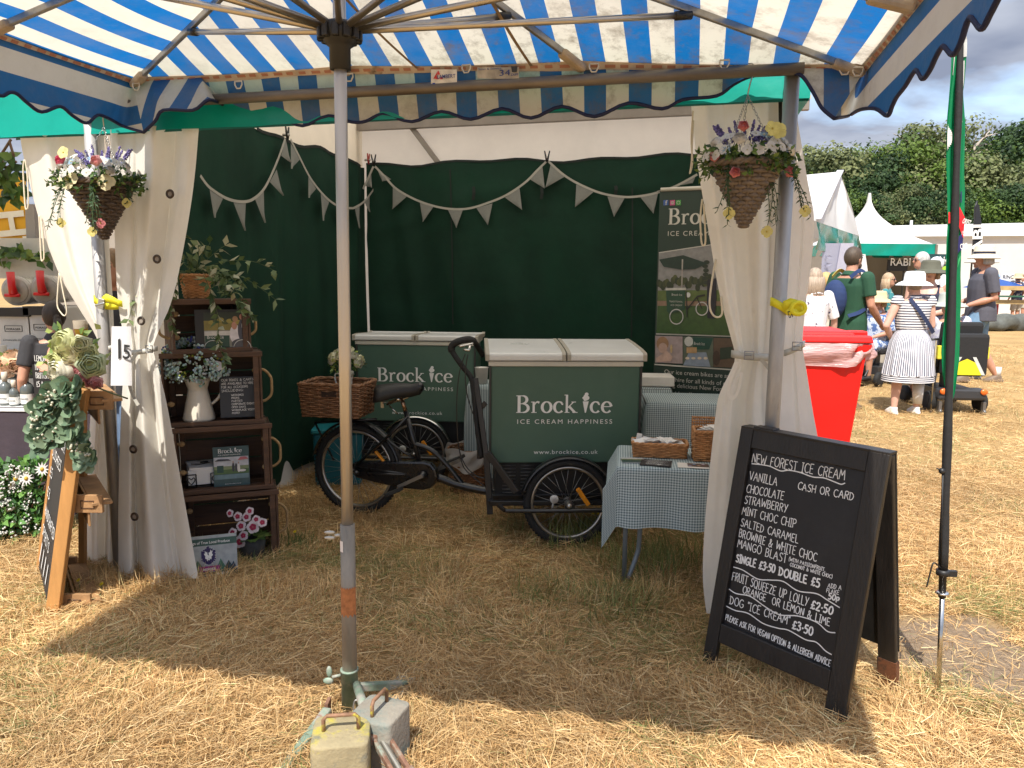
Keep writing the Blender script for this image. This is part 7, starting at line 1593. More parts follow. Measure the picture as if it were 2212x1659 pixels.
# striped cloth: rings round the body
def stripes_z(name, a, b, period, duty):
    m, nt, bs = _nt(name); N = nt.nodes; Lk = nt.links; tc = N.new('ShaderNodeTexCoord'); sp = N.new('ShaderNodeSeparateXYZ'); Lk.new(tc.outputs['Object'], sp.inputs[0])
    d = N.new('ShaderNodeMath'); d.operation = 'MULTIPLY'; d.inputs[1].default_value = 1/period; Lk.new(sp.outputs['Z'], d.inputs[0]); f = N.new('ShaderNodeMath'); f.operation = 'FRACT'; Lk.new(d.outputs[0], f.inputs[0]); l = N.new('ShaderNodeMath'); l.operation = 'LESS_THAN'; l.inputs[1].default_value = duty; Lk.new(f.outputs[0], l.inputs[0])
    mx = N.new('ShaderNodeMixRGB'); Lk.new(l.outputs[0], mx.inputs[0]); mx.inputs[1].default_value = (*a, 1); mx.inputs[2].default_value = (*b, 1); Lk.new(mx.outputs[0], bs.inputs['Base Color']); bs.inputs['Roughness'].default_value = .85; return m
def blot(name, base, ink, scale, thr):
    return M(name, base, .85, 0, .05, 9, .2, 25, spots=[(ink, scale, thr, .03)])
NAVY = (.012, .016, .05)
ax_, ay_ = at(*zz3(960, 1500), G(*zz3(950, 1510)).y)[0], G(*zz3(950, 1510)).y
pA, sA, VA = person('woman in a navy and white striped sundress and white sun hat, seen from behind', (ax_, ay_), 4, 1.60, SKINP, [((-.34, -.02, 1.10), (-.20, .10, .94)), ((.27, .02, 1.10), (.25, .24, 1.06))], [((-.09, 0, .90), (-.13, 0, .48), (-.16, -.02, .075)), ((.09, 0, .90), (.13, .0, .48), (.14, .0, .075))], hair=(.25, .2, .16), hat=('sun', (.66, .655, .64)), topm=stripes_z('navy_stripe_jersey', (.72, .72, .74), NAVY, .030, .42), sleeve=.10, skirt=True, shoes=(.68, .66, .62), girth=1.12)
m = MB(); n = 288; rows = [(1.06, .165, .125), (1.0, .205, .16), (.9, .25, .2), (.75, .272, .225), (.60, .295, .245), (.50, .305, .255)]
vs = []
for j, (z, rx, ry) in enumerate(rows):
    for k in range(n):
        a = 6.283*k/n; w = 1+.035*j/5*math.sin(a*18)+.02*j/5*math.sin(a*7+1); vs.append(VA(rx*w*math.cos(a), ry*w*math.sin(a), z))
for j in range(len(rows)-1):
    for k in range(n):
        col = NAVY if k % 4 < 1 else (.17, .18, .24) if k % 4 == 1 else (.68, .68, .72)
        m.f.append([j*n+k, j*n+(k+1) % n, (j+1)*n+(k+1) % n, (j+1)*n+k]); m.fc.append(col); m.sm.append(True)
m.v = vs; sk = m.build('skirt', MV('striped_skirt', .85, .06, 8), pA, local=True)
m = MB(); hz = [(.50-.012*i, .307+.001*i) for i in range(8)]
for i in range(7):
    m.lathe([(hz[i+1][1]*sA, hz[i+1][0]*sA), (hz[i][1]*sA, hz[i][0]*sA)], (0, 0, 0), 60, NAVY if i % 2 else (.70, .70, .72), sy=.83, cap0=False, cap1=False)
m.build('skirt_hem', MV('striped_skirt', .85, .06, 8), sk, local=True)
m = MB(); m.ribbon(cr([VA(-.12, -.09, 1.44), VA(-.03, -.155, 1.30), VA(.10, -.155, 1.14), VA(.20, -.12, 1.02)], 6), .05*sA, (0, -1, 0), .012); m.build('bag_strap', cl('navy_strap', (.015, .025, .07)), pA, local=True)
m = MB(); m.tube([VA(.14, -.02, .13), VA(.135, -.02, .38)], [.05, .066], 14); m.build('leg_brace', M('white_leg_brace', (.66, .66, .64), .4), pA, local=True)
cx_, cyy = G(*zz3(1172, 1505)).x, G(*zz3(1172, 1505)).y; m = MB(); m.tube([(cx_, cyy, .0), (cx_, cyy, .03)], .012, 8, (.02, .02, .02)); m.tube([(cx_, cyy, .02), (cx_-.01, cyy, .86)], .009, 8, (.25, .2, .12)); m.tube([(cx_-.09, cyy, .87), (cx_+.03, cyy, .88)], .014, 8, (.02, .02, .02)); top(m, 'walking_stick', MV('stick_paint', .4), 'slim walking stick held by the woman in the striped dress', 'walking stick')
GRN = cl('bottle_green', (.012, .06, .03))
pB, sB, VB = person('bearded man in a green polo shirt and khaki shorts with a blue backpack', at(*zz3(508, 600), 9.3), -62, hgt(*zz3(520, 172), 9.3), SKIN, [((-.25, -.05, 1.12), (-.24, .16, .92)), ((.25, .02, 1.12), (.22, .24, .92))], hair=(.06, .04, .025), topm=GRN, sleeve=.42, bottom=cl('khaki', (.36, .29, .2)), blen=.9, shoes=(.2, .14, .09), beard=(.06, .035, .02), girth=1.08)
m = MB(); m.ball(VB(0, -.235, 1.18), .16, 14, 10, None, (.95, .72, 1.45)); rk = thing('backpack', pB.location+Vector((0, 0, 1.0)), 'navy blue backpack with yellow straps on the man in green', 'backpack', None, pB.rotation_euler.z)
m.v = [tuple(Vector(v)-Vector((0, 0, 1.0))) for v in m.v]; m.build('bag', cl('navy_pack', (.012, .03, .10)), rk, local=True, remesh=.014)
for sx in (-1, 1):
    m = MB(); m.ribbon([Vector(q)-Vector((0, 0, 1)) for q in cr([VB(.10*sx, -.16, 1.40), VB(.115*sx, -.02, 1.475), VB(.12*sx, .12, 1.38), VB(.15*sx, .14, 1.2), VB(.17*sx, -.02, 1.06), VB(.12*sx, -.18, 1.0)], 5)], .045, (sx, .2, .6), .02); m.build('shoulder_strap', cl('navy_pack', (.012, .03, .10)) if sx > 0 else cl('yellow_strap', (.45, .36, .08)), rk, local=True, solid=.006)
m = MB(); m.ball(VB(0, -.34, 1.2)-Vector((0, 0, 1)), .06, 10, 7, None, (1.1, .35, 1.2)); m.build('patch', cl('pack_patch', (.05, .22, .38)), rk, local=True)
person('blonde woman with a ponytail bending behind the blue backpack', at(*zz3(320, 400), 10.2), 100, 1.62, SKIN, hair=(.5, .33, .13), hairstyle='tail', topm=cl('cream_top', (.55, .5, .42)), bottom=cl('stone', (.4, .36, .3)), blen=1.8, glasses=(.01, .01, .01))
person('person in a white shirt printed with dark suns beside the cream curtain', at(*zz3(218, 560), 8.9), 12, 1.66, SKINP, [((-.25, -.03, 1.12), (-.25, .05, .9)), ((.29, .0, 1.13), (.33, .06, .88))], hair=(.35, .27, .2), hairstyle='long', topm=blot('sun_print_shirt', (.72, .70, .72), (.06, .045, .12), 17, .60), sleeve=.6, bottom=cl('denim', (.12, .18, .28)), blen=.9)
person('woman with long fair hair and sunglasses in a teal patterned shirt', at(*zz3(815, 480), 12.6), -122, 1.63, SKIN, hair=(.38, .27, .17), hairstyle='long', topm=blot('teal_print_shirt', (.04, .20, .22), (.5, .42, .3), 15, .56), bottom=cl('stone', (.4, .36, .3)), blen=1.9, glasses=(.02, .012, .01))
person('grey haired man with glasses behind the white sun hat', at(*zz3(1105, 280), 12.4), 88, hgt(*zz3(1105, 208), 12.4), SKIN, hair=(.42, .41, .40), topm=cl('pale_blue', (.42, .5, .58)), bottom=cl('stone', (.4, .36, .3)), blen=1.9, glasses=(.05, .02, .02))
person('man in a white cap and white shirt by the first aid board', at(*zz3(1212, 290), 13.4), -75, hgt(*zz3(1205, 256), 13.4), SKIN, hair=(.2, .16, .12), hat=('cap', (.68, .7, .76)), topm=cl('white_shirt', (.68, .68, .68)), bottom=cl('stone', (.4, .36, .3)), blen=1.9, glasses=(.02, .02, .02))
person('woman in a wide olive hat and dark vest top facing this way', at(*zz3(1152, 560), 10.6), 150, hgt(*zz3(1150, 298), 10.6), SKINP, [((-.24, .0, 1.12), (-.02, .2, 1.05)), ((.25, .0, 1.12), (.08, .22, 1.02))], hair=(.30, .22, .15), hairstyle='bob', hat=('sun', (.085, .085, .06)), topm=cl('navy_vest', (.02, .02, .045)), sleeve=0, bottom=cl('stone', (.4, .36, .3)), blen=1.9, girth=1.15)
Jy = G(*zz3(1655, 1262)).y
person('man in a grey polo, blue shorts and banded straw hat walking to the left', at(*zz3(1578, 700), Jy+.1), 78, hgt(*zz3(1490, 172), Jy), SKIN, [((-.24, -.06, 1.10), (-.18, .22, 1.0)), ((.26, -.08, 1.12), (.20, .20, 1.02))], [((-.09, .02, .90), (-.10, .22, .50), (-.10, .16, .085)), ((.09, -.02, .90), (.10, -.04, .49), (.10, -.30, .075))], hair=(.4, .38, .36), hairstyle='bob', hat=('band', (.62, .55, .42)), topm=cl('slate_polo', (.075, .075, .095)), sleeve=.5, bottom=cl('blue_shorts', (.14, .24, .36)), blen=.8, shoes=(.17, .12, .085), girth=1.2, sock=.12)
person('person in a pale floppy hat half hidden behind the grey polo', at(*zz3(1600, 300), 12.3), 70, hgt(*zz3(1590, 214), 12.3), SKIN, hair=(.2, .15, .1), hat=('sun', (.45, .42, .36)), topm=cl('white_shirt', (.68, .68, .68)), bottom=cl('stone', (.4, .36, .3)), blen=1.9)
# seated woman in the powered wheelchair
kx, ky = at(*zz3(735, 800), 11.6)
person('seated woman in a blue patterned dress with straw hat, in the powered wheelchair', (kx, ky), 128, 1.62, SKIN, [((-.24, .05, .82), (-.08, .28, .74)), ((.25, .05, .82), (.10, .28, .74))], None, .56, (.3, .2, .1), 'bob', ('sun', (.58, .45, .25)), blot('blue_print', (.5, .56, .66), (.06, .12, .3), 14, .5), .6, blot('blue_print', (.5, .56, .66), (.06, .12, .3), 14, .5), .95, (.05, .03, .02), 1.1)
def chair_rig(name, label, cat, pos, heading, big):
    r = thing(name, (*pos, 0), label, cat, None, R(heading)); B_ = lambda nm, m, mat, **k: m.build(nm, mat, r, local=True, **k); DK = cl('black_vinyl', (.012, .012, .013))
    m = MB(); m.box((0, .02, .50), (.48, .46, .09)); B_('seat', m, DK, bevel=.03)
    m = MB(); m.box((0, -.24, .80), (.48, .09, .56), Matrix.Rotation(R(6), 3, 'X')); B_('backrest', m, DK, bevel=.04)
    for sx in (-1, 1):
        m = MB(); m.box((sx*.28, .05, .70), (.06, .34, .05)); m.bar((sx*.28, -.15, .68), (sx*.28, -.15, .5), .03, .03); B_('armrest', m, DK, bevel=.012)
        for y, rr, w in ((-.25, .125 if big else .15, .085), (.42, .11, .07)):
            m = MB(); m.lathe([(rr*.35, -w/2), (rr*.86, -w/2), (rr, -w*.3), (rr, w*.3), (rr*.86, w/2), (rr*.35, w/2)], (sx*.29, y, rr), 22, None, (1, 0, 0)); B_('wheel', m, TYRE)
    m = MB(); m.box((0, .0, .22), (.44, .62, .12)); m.box((0, .0, .36), (.10, .14, .2)); m.box((0, .52, .12), (.34, .26, .03)); m.tube([(-.12, .25, .4), (-.12, .5, .14)], .016, 8); m.tube([(.12, .25, .4), (.12, .5, .14)], .016, 8); B_('chassis', m, M('charcoal_body', (.03, .03, .032), .4, 0, .1), bevel=.02)
    if big:
        m = MB(); m.box((0, -.36, .235), (.56, .16, .14), taper=.9); B_('rear_cowl', m, M('charcoal_body', (.03, .03, .032), .4), bevel=.03)
        for sx in (-1, 1): m = MB(); m.ball((sx*.23, -.445, .27), .036, 10, 7, None, (1.2, .5, 1)); B_('rear_light', m, M('orange_lens', (.72, .14, .02), .25))
        for sx in (-1, 1): m = MB(); m.box((sx*.25, -.42, .08), (.035, .05, .14)); m.lathe([(.03, -.012), (.03, .012)], (sx*.25, -.44, .032), 12, None, (1, 0, 0)); B_('tip_wheel', m, M('grey_hub', (.2, .19, .18), .4, .7))
        m = MB(); m.box((0, -.37, .70), (.50, .15, .50)); bg = B_('back_bag', m, cl('black_vinyl', (.012, .012, .013)), bevel=.04)
        m = MB(); m.add([(-.20, -.452, .47), (.20, -.452, .47), (.13, -.452, .60), (.0, -.452, .66), (-.13, -.452, .60)], [(0, 1, 2, 3, 4)], (.68, .56, .02)); [m.add([(sx*.215, -.4535, .47), (sx*.175, -.4535, .47), (sx*.06, -.4535, .68), (sx*.10, -.4535, .68)], [(0, 1, 2, 3)], (.5, .52, .5)) for sx in (-1, 1)]; m.build('reflective_flap', MV('reflective_panel', .4, .05), bg, local=True)
        m = MB(); m.box((-.265, -.34, .72), (.06, .06, .16)); m.box((.265, -.34, .72), (.05, .06, .14)); m.build('yellow_pouch', cl('yellow_pouch', (.65, .55, .04)), bg, local=True, bevel=.01)
        m = MB(); m.tube([(0, .55, .2), (0, .42, .9)], .025, 8); m.tube([(-.25, .40, .92), (.25, .40, .92)], .016, 8); B_('tiller', m, DK)
    else:
        m = MB(); m.box((.3, .28, .76), (.05, .1, .05)); B_('joystick', m, DK)
    return r
chair_rig('powered_wheelchair', 'black powered wheelchair carrying the woman in the blue dress', 'wheelchair', (kx, ky), 128, False)
ix, iy = at(*zz3(1318, 1000), 9.35)
chair_rig('mobility_scooter', 'black mobility scooter seen from behind with yellow reflective bag and orange lights', 'mobility scooter', (ix, iy), -4, True)
person('rider in a pale shirt and grey sun hat seated on the mobility scooter', (ix-.02, iy+.02), 8, 1.66, SKIN, [((-.28, .06, .98), (-.26, .34, .92)), ((.28, .06, .98), (.26, .34, .92))], None, .57, (.3, .28, .26), 'short', ('sun', (.36, .38, .34)), blot('pale_check_shirt', (.62, .63, .70), (.45, .45, .6), 20, .5), 1.0, cl('stone', (.4, .36, .3)), 1.8, (.1, .1, .1), 1.2)
# far off by the ring
fy = 24.5
for k, (zx, zy, hcol, tm, lb, hd) in enumerate(((1872, 362, ('sun', (.55, .42, .25)), blot('flower_shirt', (.03, .04, .12), (.5, .55, .6), 13, .55), 'far person in a navy flowered shirt and straw hat leaning on the ring fence', 20), (1692, 400, ('cap', (.25, .45, .62)), cl('sky_shirt', (.25, .45, .62)), 'far person in a sky blue cap and shirt beside the blue parasol', 60), (1915, 470, None, cl('white_shirt', (.68, .68, .68)), 'far person in white partly out of view beyond the ring fence', 100))): person(lb, at(*zz3(zx, 600), fy+1.2+k), hd, 1.68, SKIN, hat=hcol, topm=tm, bottom=cl('stone', (.4, .36, .3)), blen=.9)
# ================================================================ wheelie bin, flags, fence, tents
RED = M('red_bin_plastic', (.74, .010, .008), .42, 0, .08, 4, .08, 30, spec=.4, spots=[((.52, .03, .022), 5, .58, .2)])
by_ = 5.3; c = P(1768, 800, by_); rb = thing('wheelie_bin', (c.x, by_+.3, 0), 'large bright red wheelie bin with a clear liner hanging over its rim', 'bin', None, R(-6)); zt = P(1800, 742, by_).z
m = MB(); hw_ = .33; zl = [(0, .25, .24), (zt*.5, .295, .29), (zt-.06, .335, .33), (zt-.05, .36, .355), (zt, .36, .355)]
vs = [(sx*w, sy*d, z) for z, w, d in zl for sx, sy in ((-1, -1), (1, -1), (1, 1), (-1, 1))]
m.add(vs, [(i*4+k, i*4+(k+1) % 4, i*4+4+(k+1) % 4, i*4+4+k) for i in range(4) for k in range(4)]+[(3, 2, 1, 0)], None, False); m.build('body', RED, rb, local=True, bevel=.03)
m = MB(); m.box((0, .01, zt+.035), (.74, .74, .05), taper=.96); m.box((0, .0, zt+.068), (.55, .58, .03), taper=.92); m.box((.30, -.2, zt+.06), (.12, .1, .05)); m.tube([(-.36, .4, zt+.03), (.36, .4, zt+.03)], .03, 8); m.build('lid', RED, rb, local=True, bevel=.015)
m = MB()
def lin(s, t):
    a = 6.283*s; e = .35; x = abs(math.cos(a))**e*math.copysign(1, math.cos(a)); y = abs(math.sin(a))**e*math.copysign(1, math.sin(a)); w = .372+.012*math.sin(a*9+t*7)+.010*math.sin(a*23+t*3)-.035*max(0, t-.5)+.05*math.exp(-((s-.93)/.05)**2)*math.sin(t*2.6)
    return Vector((x*w, y*w, zt+.008-.14*t-.025*t*math.sin(a*4+1)))
m.grid(lin, 90, 12); m.build('liner', M('clear_pink_liner', (.74, .50, .49), .2, 0, .25, 7, .8, 16, transl=.35, stretch=(1, 1, 5)), rb, local=True)
for sx in (-1, 1): m = MB(); m.lathe([(.03, -.03), (.11, -.03), (.11, .03), (.03, .03)], (sx*.26, .27, .11), 18, None, (1, 0, 0)); m.build('wheel', TYRE, rb, local=True)
# green feather flag
fb = G(2028, 1500); ftp = P(2077, 40, fb.y); fp = thing('feather_flag', fb, 'limp green ice cream feather flag on a black pole with ground spike', 'flag')
m = MB(); m.tube([fb+(ftp-fb)*.16, ftp], [.0135, .009], 12); m.build('pole', BLACKP, fp); m = MB(); m.tube([fb+Vector((0, 0, -.05)), fb+(ftp-fb)*.165], .0095, 10); m.lathe([(.02, 0), (.026, .004), (.02, .01)], fb+(ftp-fb)*.165, 14); m.build('ground_spike', CHROME, fp)
q = fb+(ftp-fb)*.20; m = MB(); m.lathe([(.018, -.012), (.024, -.01), (.024, .01), (.018, .012)], q, 14); m.box(q+Vector((.03, -.01, 0)), (.03, .016, .022)); m.tube(cr([q+Vector((-.015, -.01, .02)), q+Vector((-.05, -.02, .045)), q+Vector((-.06, -.02, -.0)), q+Vector((-.068, -.02, -.05))], 4), .003, 5); q2 = fb+(ftp-fb)*.36; m.ball(q2+Vector((-.022, -.01, 0)), .012, 8, 6); m.tube([q2+Vector((-.022, -.01, 0)), q2+Vector((-.045, -.015, .012))], .0025, 5); m.tube([q2+Vector((-.018, -.01, 0)), q+Vector((-.016, -.01, .03))], .003, 5); m.build('clamp_and_cord', BLACKP, fp)
FLp = [(1975+.397*x, .397*y) for x, y in ((215, 200), (205, 310), (195, 440), (178, 640), (176, 740), (180, 900), (188, 1060), (190, 1200), (182, 1330), (178, 1480), (180, 1659))]+[(2040, 760), (2046, 820), (2054, 862)]
FRp = [(1975+.397*x, .397*y) for x, y in ((275, 140), (290, 220), (288, 300), (280, 440), (272, 500), (285, 660), (278, 880), (276, 950), (280, 1040), (278, 1200), (268, 1330), (268, 1500), (276, 1620))]+[(2084, 700), (2080, 780), (2068, 850), (2060, 872)]
def lerp_pl(pl, y):
    for (x0, y0), (x1, y1) in zip(pl, pl[1:]):
        if y <= y1: return x0+(x1-x0)*max(0, (y-y0))/(y1-y0)
    return pl[-1][0]
def flagpt(s, t, lift=.0):
    y = 62+808*t; x = lerp_pl(FLp, y)*(1-s)+lerp_pl(FRp, y)*s; p = P(x, y, fb.y); return p+Vector((0, .012-lift-.010*math.sin(s*7+t*5)-.006*math.sin(s*15+t*11), 0))
FG = M('green_flag_polyester', (.0, .21, .075), .55, 0, .08, 6, .15, 20, transl=.3)
m = MB(); m.grid(lambda s, t: flagpt(s, t), 20, 90); fo = m.build('flag_cloth', FG, fp)
m = MB(); 
def fquad(m, pts, col, lift): m.add([flagpt(s, t, lift) for s, t in pts], [tuple(range(len(pts)))], col, False)
def fstrip(m, s0, s1, t0, t1, col, lift, n=10, bow=0.0):
    for k in range(n): a, b = t0+(t1-t0)*k/n, t0+(t1-t0)*(k+1)/n; fquad(m, [(s0, a+bow*0), (s1, a+bow), (s1, b+bow), (s0, b)], col, lift)
WHT = (.74, .74, .73)
for t0, t1, s0, s1 in ((.01, .075, .62, .93), (.085, .155, .60, .85), (.175, .25, .66, .76), (.235, .365, .58, .68), (.07, .125, .06, .16)): fstrip(m, s0, s1, t0, t1, WHT, .006)
for k in range(14): a = k/14; fstrip(m, .02, .02+.32*math.sin(math.pi*(a+.035)), .255+.07*a, .255+.07*(a+1/14), WHT, .006, 1)
fstrip(m, .60, .95, .475, .53, (.70, .012, .02), .006, 6, .03); fstrip(m, .0, .09, .49, .52, (.70, .012, .02), .006, 3); fstrip(m, .64, .96, .555, .60, (.02, .02, .12), .006, 5, -.012); fstrip(m, .66, .78, .435, .465, (.02, .02, .10), .006, 3)
fquad(m, [(.62, .64), (.70, .618), (.80, .605), (.82, .612), (.72, .63)], (.04, .35, .12), .006); m.build('flag_print', MV('flag_ink', .55, .05), fo)
m = MB(); a = flagpt(.62, .52, .02); text_mesh('OREST', .026, a, (.93, 0, -.3), (.3, 0, .93), m, .030, weight=.015); text_mesh('CRE', .026, flagpt(.66, .590, .02), (.97, 0, .2), (-.2, 0, .97), m, .026, weight=.015); text_mesh('1983', .02, flagpt(.66, .552, .02), (1, 0, .05), (-.05, 0, 1), m, .02); m.build('flag_lettering', WPRINT, fo)
m = MB(); sl = [fb+(ftp-fb)*k for k in [.20+.8*i/24 for i in range(25)]]
m.tube(sl, [.0165-.006*i/24+.0015*math.sin(i*1.3) for i in range(25)], 12); m.build('pole_sleeve', M('black_sleeve_cloth', (.014, .014, .015), .75, 0, .2, 9, .3, 20), fp)
# far black feather flag
fl = P(2112, 545, 17); m = MB(); pts = [(2103, 556), (2104, 500), (2106, 450), (2110, 436), (2116, 445), (2120, 480), (2121, 520), (2120, 556)]
m.poly([P(x, y, 17) for x, y in pts], (0, -1, 0), .01); ff = thing('feather_flag', G(2105, 640)*0+Vector((fl.x, 17, 0)), 'far black feather flag with white letters in front of the long marquee', 'flag'); m.build('flag_cloth', M('black_flag', (.01, .012, .018), .6), ff)
m = MB(); m.tube([(P(2103, 556, 17).x, 17, 0), P(2103, 520, 17), P(2106, 448, 17), P(2111, 434, 17)], .018, 6); m.build('pole', BLACKP, ff); m = MB(); text_mesh('ABI', .30, P(2119, 548, 16.98), (-.03, 0, 1), (-1, 0, -.03), m, .62, weight=.02, lift=.02); m.v = [(x, 16.97, z) for x, y, z in m.v]; m.build('flag_lettering', WPRINT, ff)
TENTW = M('bright_tent_vinyl', (.66, .65, .63), .5, 0, .06, 1.5, .2, 3, transl=.15); TENTS = M('shade_tinted_tent_wall', (.30, .27, .225), .8, 0, .08, 2); TEALV = M('teal_tent_vinyl', (.0, .22, .165), .25, 0, .15, 2, .5, 4)  # TENTS, for inside walls, is darkened: interior shade painted into its colour
def faces(name, polys, mat, par, **k):
    m = MB()
    for p in polys: m.add(p, [tuple(range(len(p)))], None, False)
    return m.build(name, mat, par, **k)
zt4 = lambda x, y, Y: P(1728.1+.1653*x, 356.6+.1653*y, Y)
C_, E_, A_, A2, X_ = zt4(775, 930, 15.5), zt4(215, 738, 12.0), zt4(522, 86, 15.0), zt4(-160, 150, 14.0), zt4(-100, 640, 10.5)
t1 = thing('marquee_tent', (E_.x, 13, 0), 'white hip roofed marquee with a rumpled teal skirt just past the curtain', 'marquee')
def sheet(name, a, b, c, d, mat, par, wob, nu=14, nv=14, f=9):
    m = MB(); n_ = (b-a).cross(d-a).normalized(); m.grid(lambda s, t: a.lerp(b, s).lerp(d.lerp(c, s), t)+n_*wob*(math.sin(s*f+t*3)+.6*math.sin(s*f*2.3+1))*math.sin(3.14*min(1, t+.05)), nu, nv); return m.build(name, mat, par)
sheet('roof_end', E_, C_, A_.lerp(C_, .02), A_, TENTW, t1, .05); sheet('roof_side', X_, E_, A_, A2, TENTW, t1, .02); dn = Vector((0, 0, -.42)); bkv = Vector((1.6, 3.0, 0))
sheet('roof_end', C_, C_+Vector((-1.5, 4, 0)), A_+Vector((-.5, 2, 0)), A_, TENTW, t1, .02); sheet('teal_skirt', E_+dn, C_+dn, C_, E_, TEALV, t1, .035, 40, 6, 15); sheet('teal_skirt', C_+dn*1.3, C_+Vector((.35, 1.2, 0))+dn*1.3, C_+Vector((.3, 1.2, 0)), C_, TEALV, t1, .04); m = MB(); m.bar(A_+Vector((0, -.02, .02)), E_+Vector((0, -.03, .03)), .12, .02); m.build('roof_seam', M('grey_seam', (.38, .37, .38), .6), t1)
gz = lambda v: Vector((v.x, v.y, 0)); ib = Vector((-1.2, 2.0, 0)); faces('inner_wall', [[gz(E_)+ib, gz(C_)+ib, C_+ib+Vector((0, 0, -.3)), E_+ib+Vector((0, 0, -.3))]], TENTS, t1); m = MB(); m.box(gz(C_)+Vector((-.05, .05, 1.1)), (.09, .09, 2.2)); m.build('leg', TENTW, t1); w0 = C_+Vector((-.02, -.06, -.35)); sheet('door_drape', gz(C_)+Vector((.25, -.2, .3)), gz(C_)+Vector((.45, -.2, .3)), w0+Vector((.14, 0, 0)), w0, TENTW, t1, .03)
a, b = zt4(300, 1022, 12.6), zt4(696, 1020, 13.6); m = MB(); d = Vector((0, 0, -1.9)); m.add([a+d, b+d, b, a], [(0, 1, 2, 3)], (.42, .42, .52), False); e = (b-a); m.add([a+d+e*.15+Vector((0, -.02, 0)), b+d+Vector((0, -.02, 0)), b+Vector((0, -.02, 0)), a+e*.56+Vector((0, -.02, 0))], [(0, 1, 2, 3)], (.60, .58, .68), False)
for i in range(9): q = a+e*(.1+.03*(i % 3))+Vector((0, -.03, -.22-.045*i)); m.leaf(q, Vector((math.cos(i*2.2), 0, math.sin(i*2.2))), (0, -1, 0), .12, .05, (.25, .25, .33))
for i in range(5): m.ribbon([a+e*(.3+.08*k)+Vector((0, -.04, -.86-.1*i+.03*math.sin(k*3+i))) for k in range(7)], .02, (0, -1, 0), 0, (.55, .5, .35))
top(m, 'display_banner', MV('pale_banner_print', .5, .05), 'pale lilac display banner under the rumpled teal skirt', 'banner')
# pagoda
py0 = 26.6; ap = zt4(912, 365, py0); cor = zt4(1765, 1040, py0-1.5); hw2 = cor.x-ap.x; pg = thing('pagoda_tent', (ap.x, py0, 0), 'white pointed pagoda tent with a shiny teal band', 'tent'); m = MB(); N_ = 14
def pag(s, t):
    k = (1-t)**.0*t; a = s*4; i = int(a) % 4; f = a-int(a); cs = [(-1, -1), (1, -1), (1, 1), (-1, 1), (-1, -1)]; x = cs[i][0]*(1-f)+cs[i+1][0]*f; y = cs[i][1]*(1-f)+cs[i+1][1]*f
    rr = .02+.98*t**1.35; z = ap.z-(ap.z-cor.z)*(t**.62 if t < 1 else 1); return Vector((ap.x+x*hw2*rr, py0+y*1.5*rr, z))
m.grid(pag, 64, 18); m.build('roof', TENTW, pg); bz_ = zt4(1000, 1182, py0-1.5).z
m = MB(); w = hw2+.03
cn = [Vector((ap.x+sx*w, py0+sy*1.53, 0)) for sx, sy in ((-1, -1), (1, -1), (1, 1), (-1, 1))]
for i in range(4): a, b = cn[i], cn[(i+1) % 4]; n_ = (b-a).cross(Vector((0, 0, 1))).normalized(); m.grid(lambda s, t: a.lerp(b, s)+n_*.012*math.sin(s*17+t*4)+Vector((0, 0, cor.z+.02-(cor.z+.02-bz_)*t)), 24, 5)
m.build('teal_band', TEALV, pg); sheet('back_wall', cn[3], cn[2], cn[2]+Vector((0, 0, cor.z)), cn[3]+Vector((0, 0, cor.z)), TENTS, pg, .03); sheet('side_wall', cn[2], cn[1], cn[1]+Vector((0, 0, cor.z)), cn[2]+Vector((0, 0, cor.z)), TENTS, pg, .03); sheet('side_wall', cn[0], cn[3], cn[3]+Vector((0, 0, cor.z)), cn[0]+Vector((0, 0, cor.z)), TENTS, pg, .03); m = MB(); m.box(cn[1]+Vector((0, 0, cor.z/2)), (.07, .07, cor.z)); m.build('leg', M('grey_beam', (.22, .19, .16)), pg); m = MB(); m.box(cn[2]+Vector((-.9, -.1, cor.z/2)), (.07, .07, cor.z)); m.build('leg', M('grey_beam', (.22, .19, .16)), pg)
def board(name, label, x0, y0, x1, y1, Y, col, txt, size, dx, extra=None):
    r = thing(name, (P((x0+x1)/2, y1, Y).x, Y, 0), label, 'board'); a, b = P(x0, y1, Y), P(x1, y0, Y); m = MB(); m.box(((a.x+b.x)/2, Y+.02, (a.z+b.z)/2), (b.x-a.x, .04, b.z-a.z)); [m.box((x, Y+.05, a.z/2), (.04, .03, a.z)) for x in (a.x+.1, b.x-.1)]; m.build('panel', M('panel_'+str(int(sum(col)*1e4)), col, .5), r); m = MB()
    text_mesh(txt, size, P(dx[0], dx[1], Y-.01), (1, 0, 0), (0, 0, 1), m, weight=.01); 
    m.build('board_lettering', WPRINT, r); return r, a, b
board('exhibitor_board', 'black exhibitor board with white capitals under the pagoda tent', *zt4(0, 0, 1)[:0], 1916.5, 561, 1962, 585, 25.4, (.010, .009, .008), 'RABI', .33, (1922, 573.5))
r, a, b = board('first_aid_board', 'dark green first aid board behind the people, beyond the olive hat', 1977, 549, 2048, 592, 19.5, (.01, .045, .05), 'Aid', .22, (2024, 567)); m = MB(); m.box((P(2034, 579, 19.4).x, 19.45, P(2034, 579, 19.4).z), (.35, .03, .10)); m.build('green_tag', M('lime_tag', (.30, .55, .05), .5), r)
LM = thing('long_marquee', (16, 33, 0), 'long white marquee wall and roof under the trees', 'marquee'); zL = P(1950, 496, 31).z; zR = P(2212, 486, 31).z
sheet('wall', Vector((6, 31, 0)), Vector((40, 31, 0)), Vector((40, 31, zR-.4+.3)), Vector((6, 31, zL-.4)), TENTW, LM, .02, 40, 8); sheet('roof', Vector((6, 30.8, zL-.42)), Vector((40, 30.8, zR-.12)), Vector((40, 36, zR+.9)), Vector((6, 36, zL+.15)), TENTW, LM, .02, 40, 8)
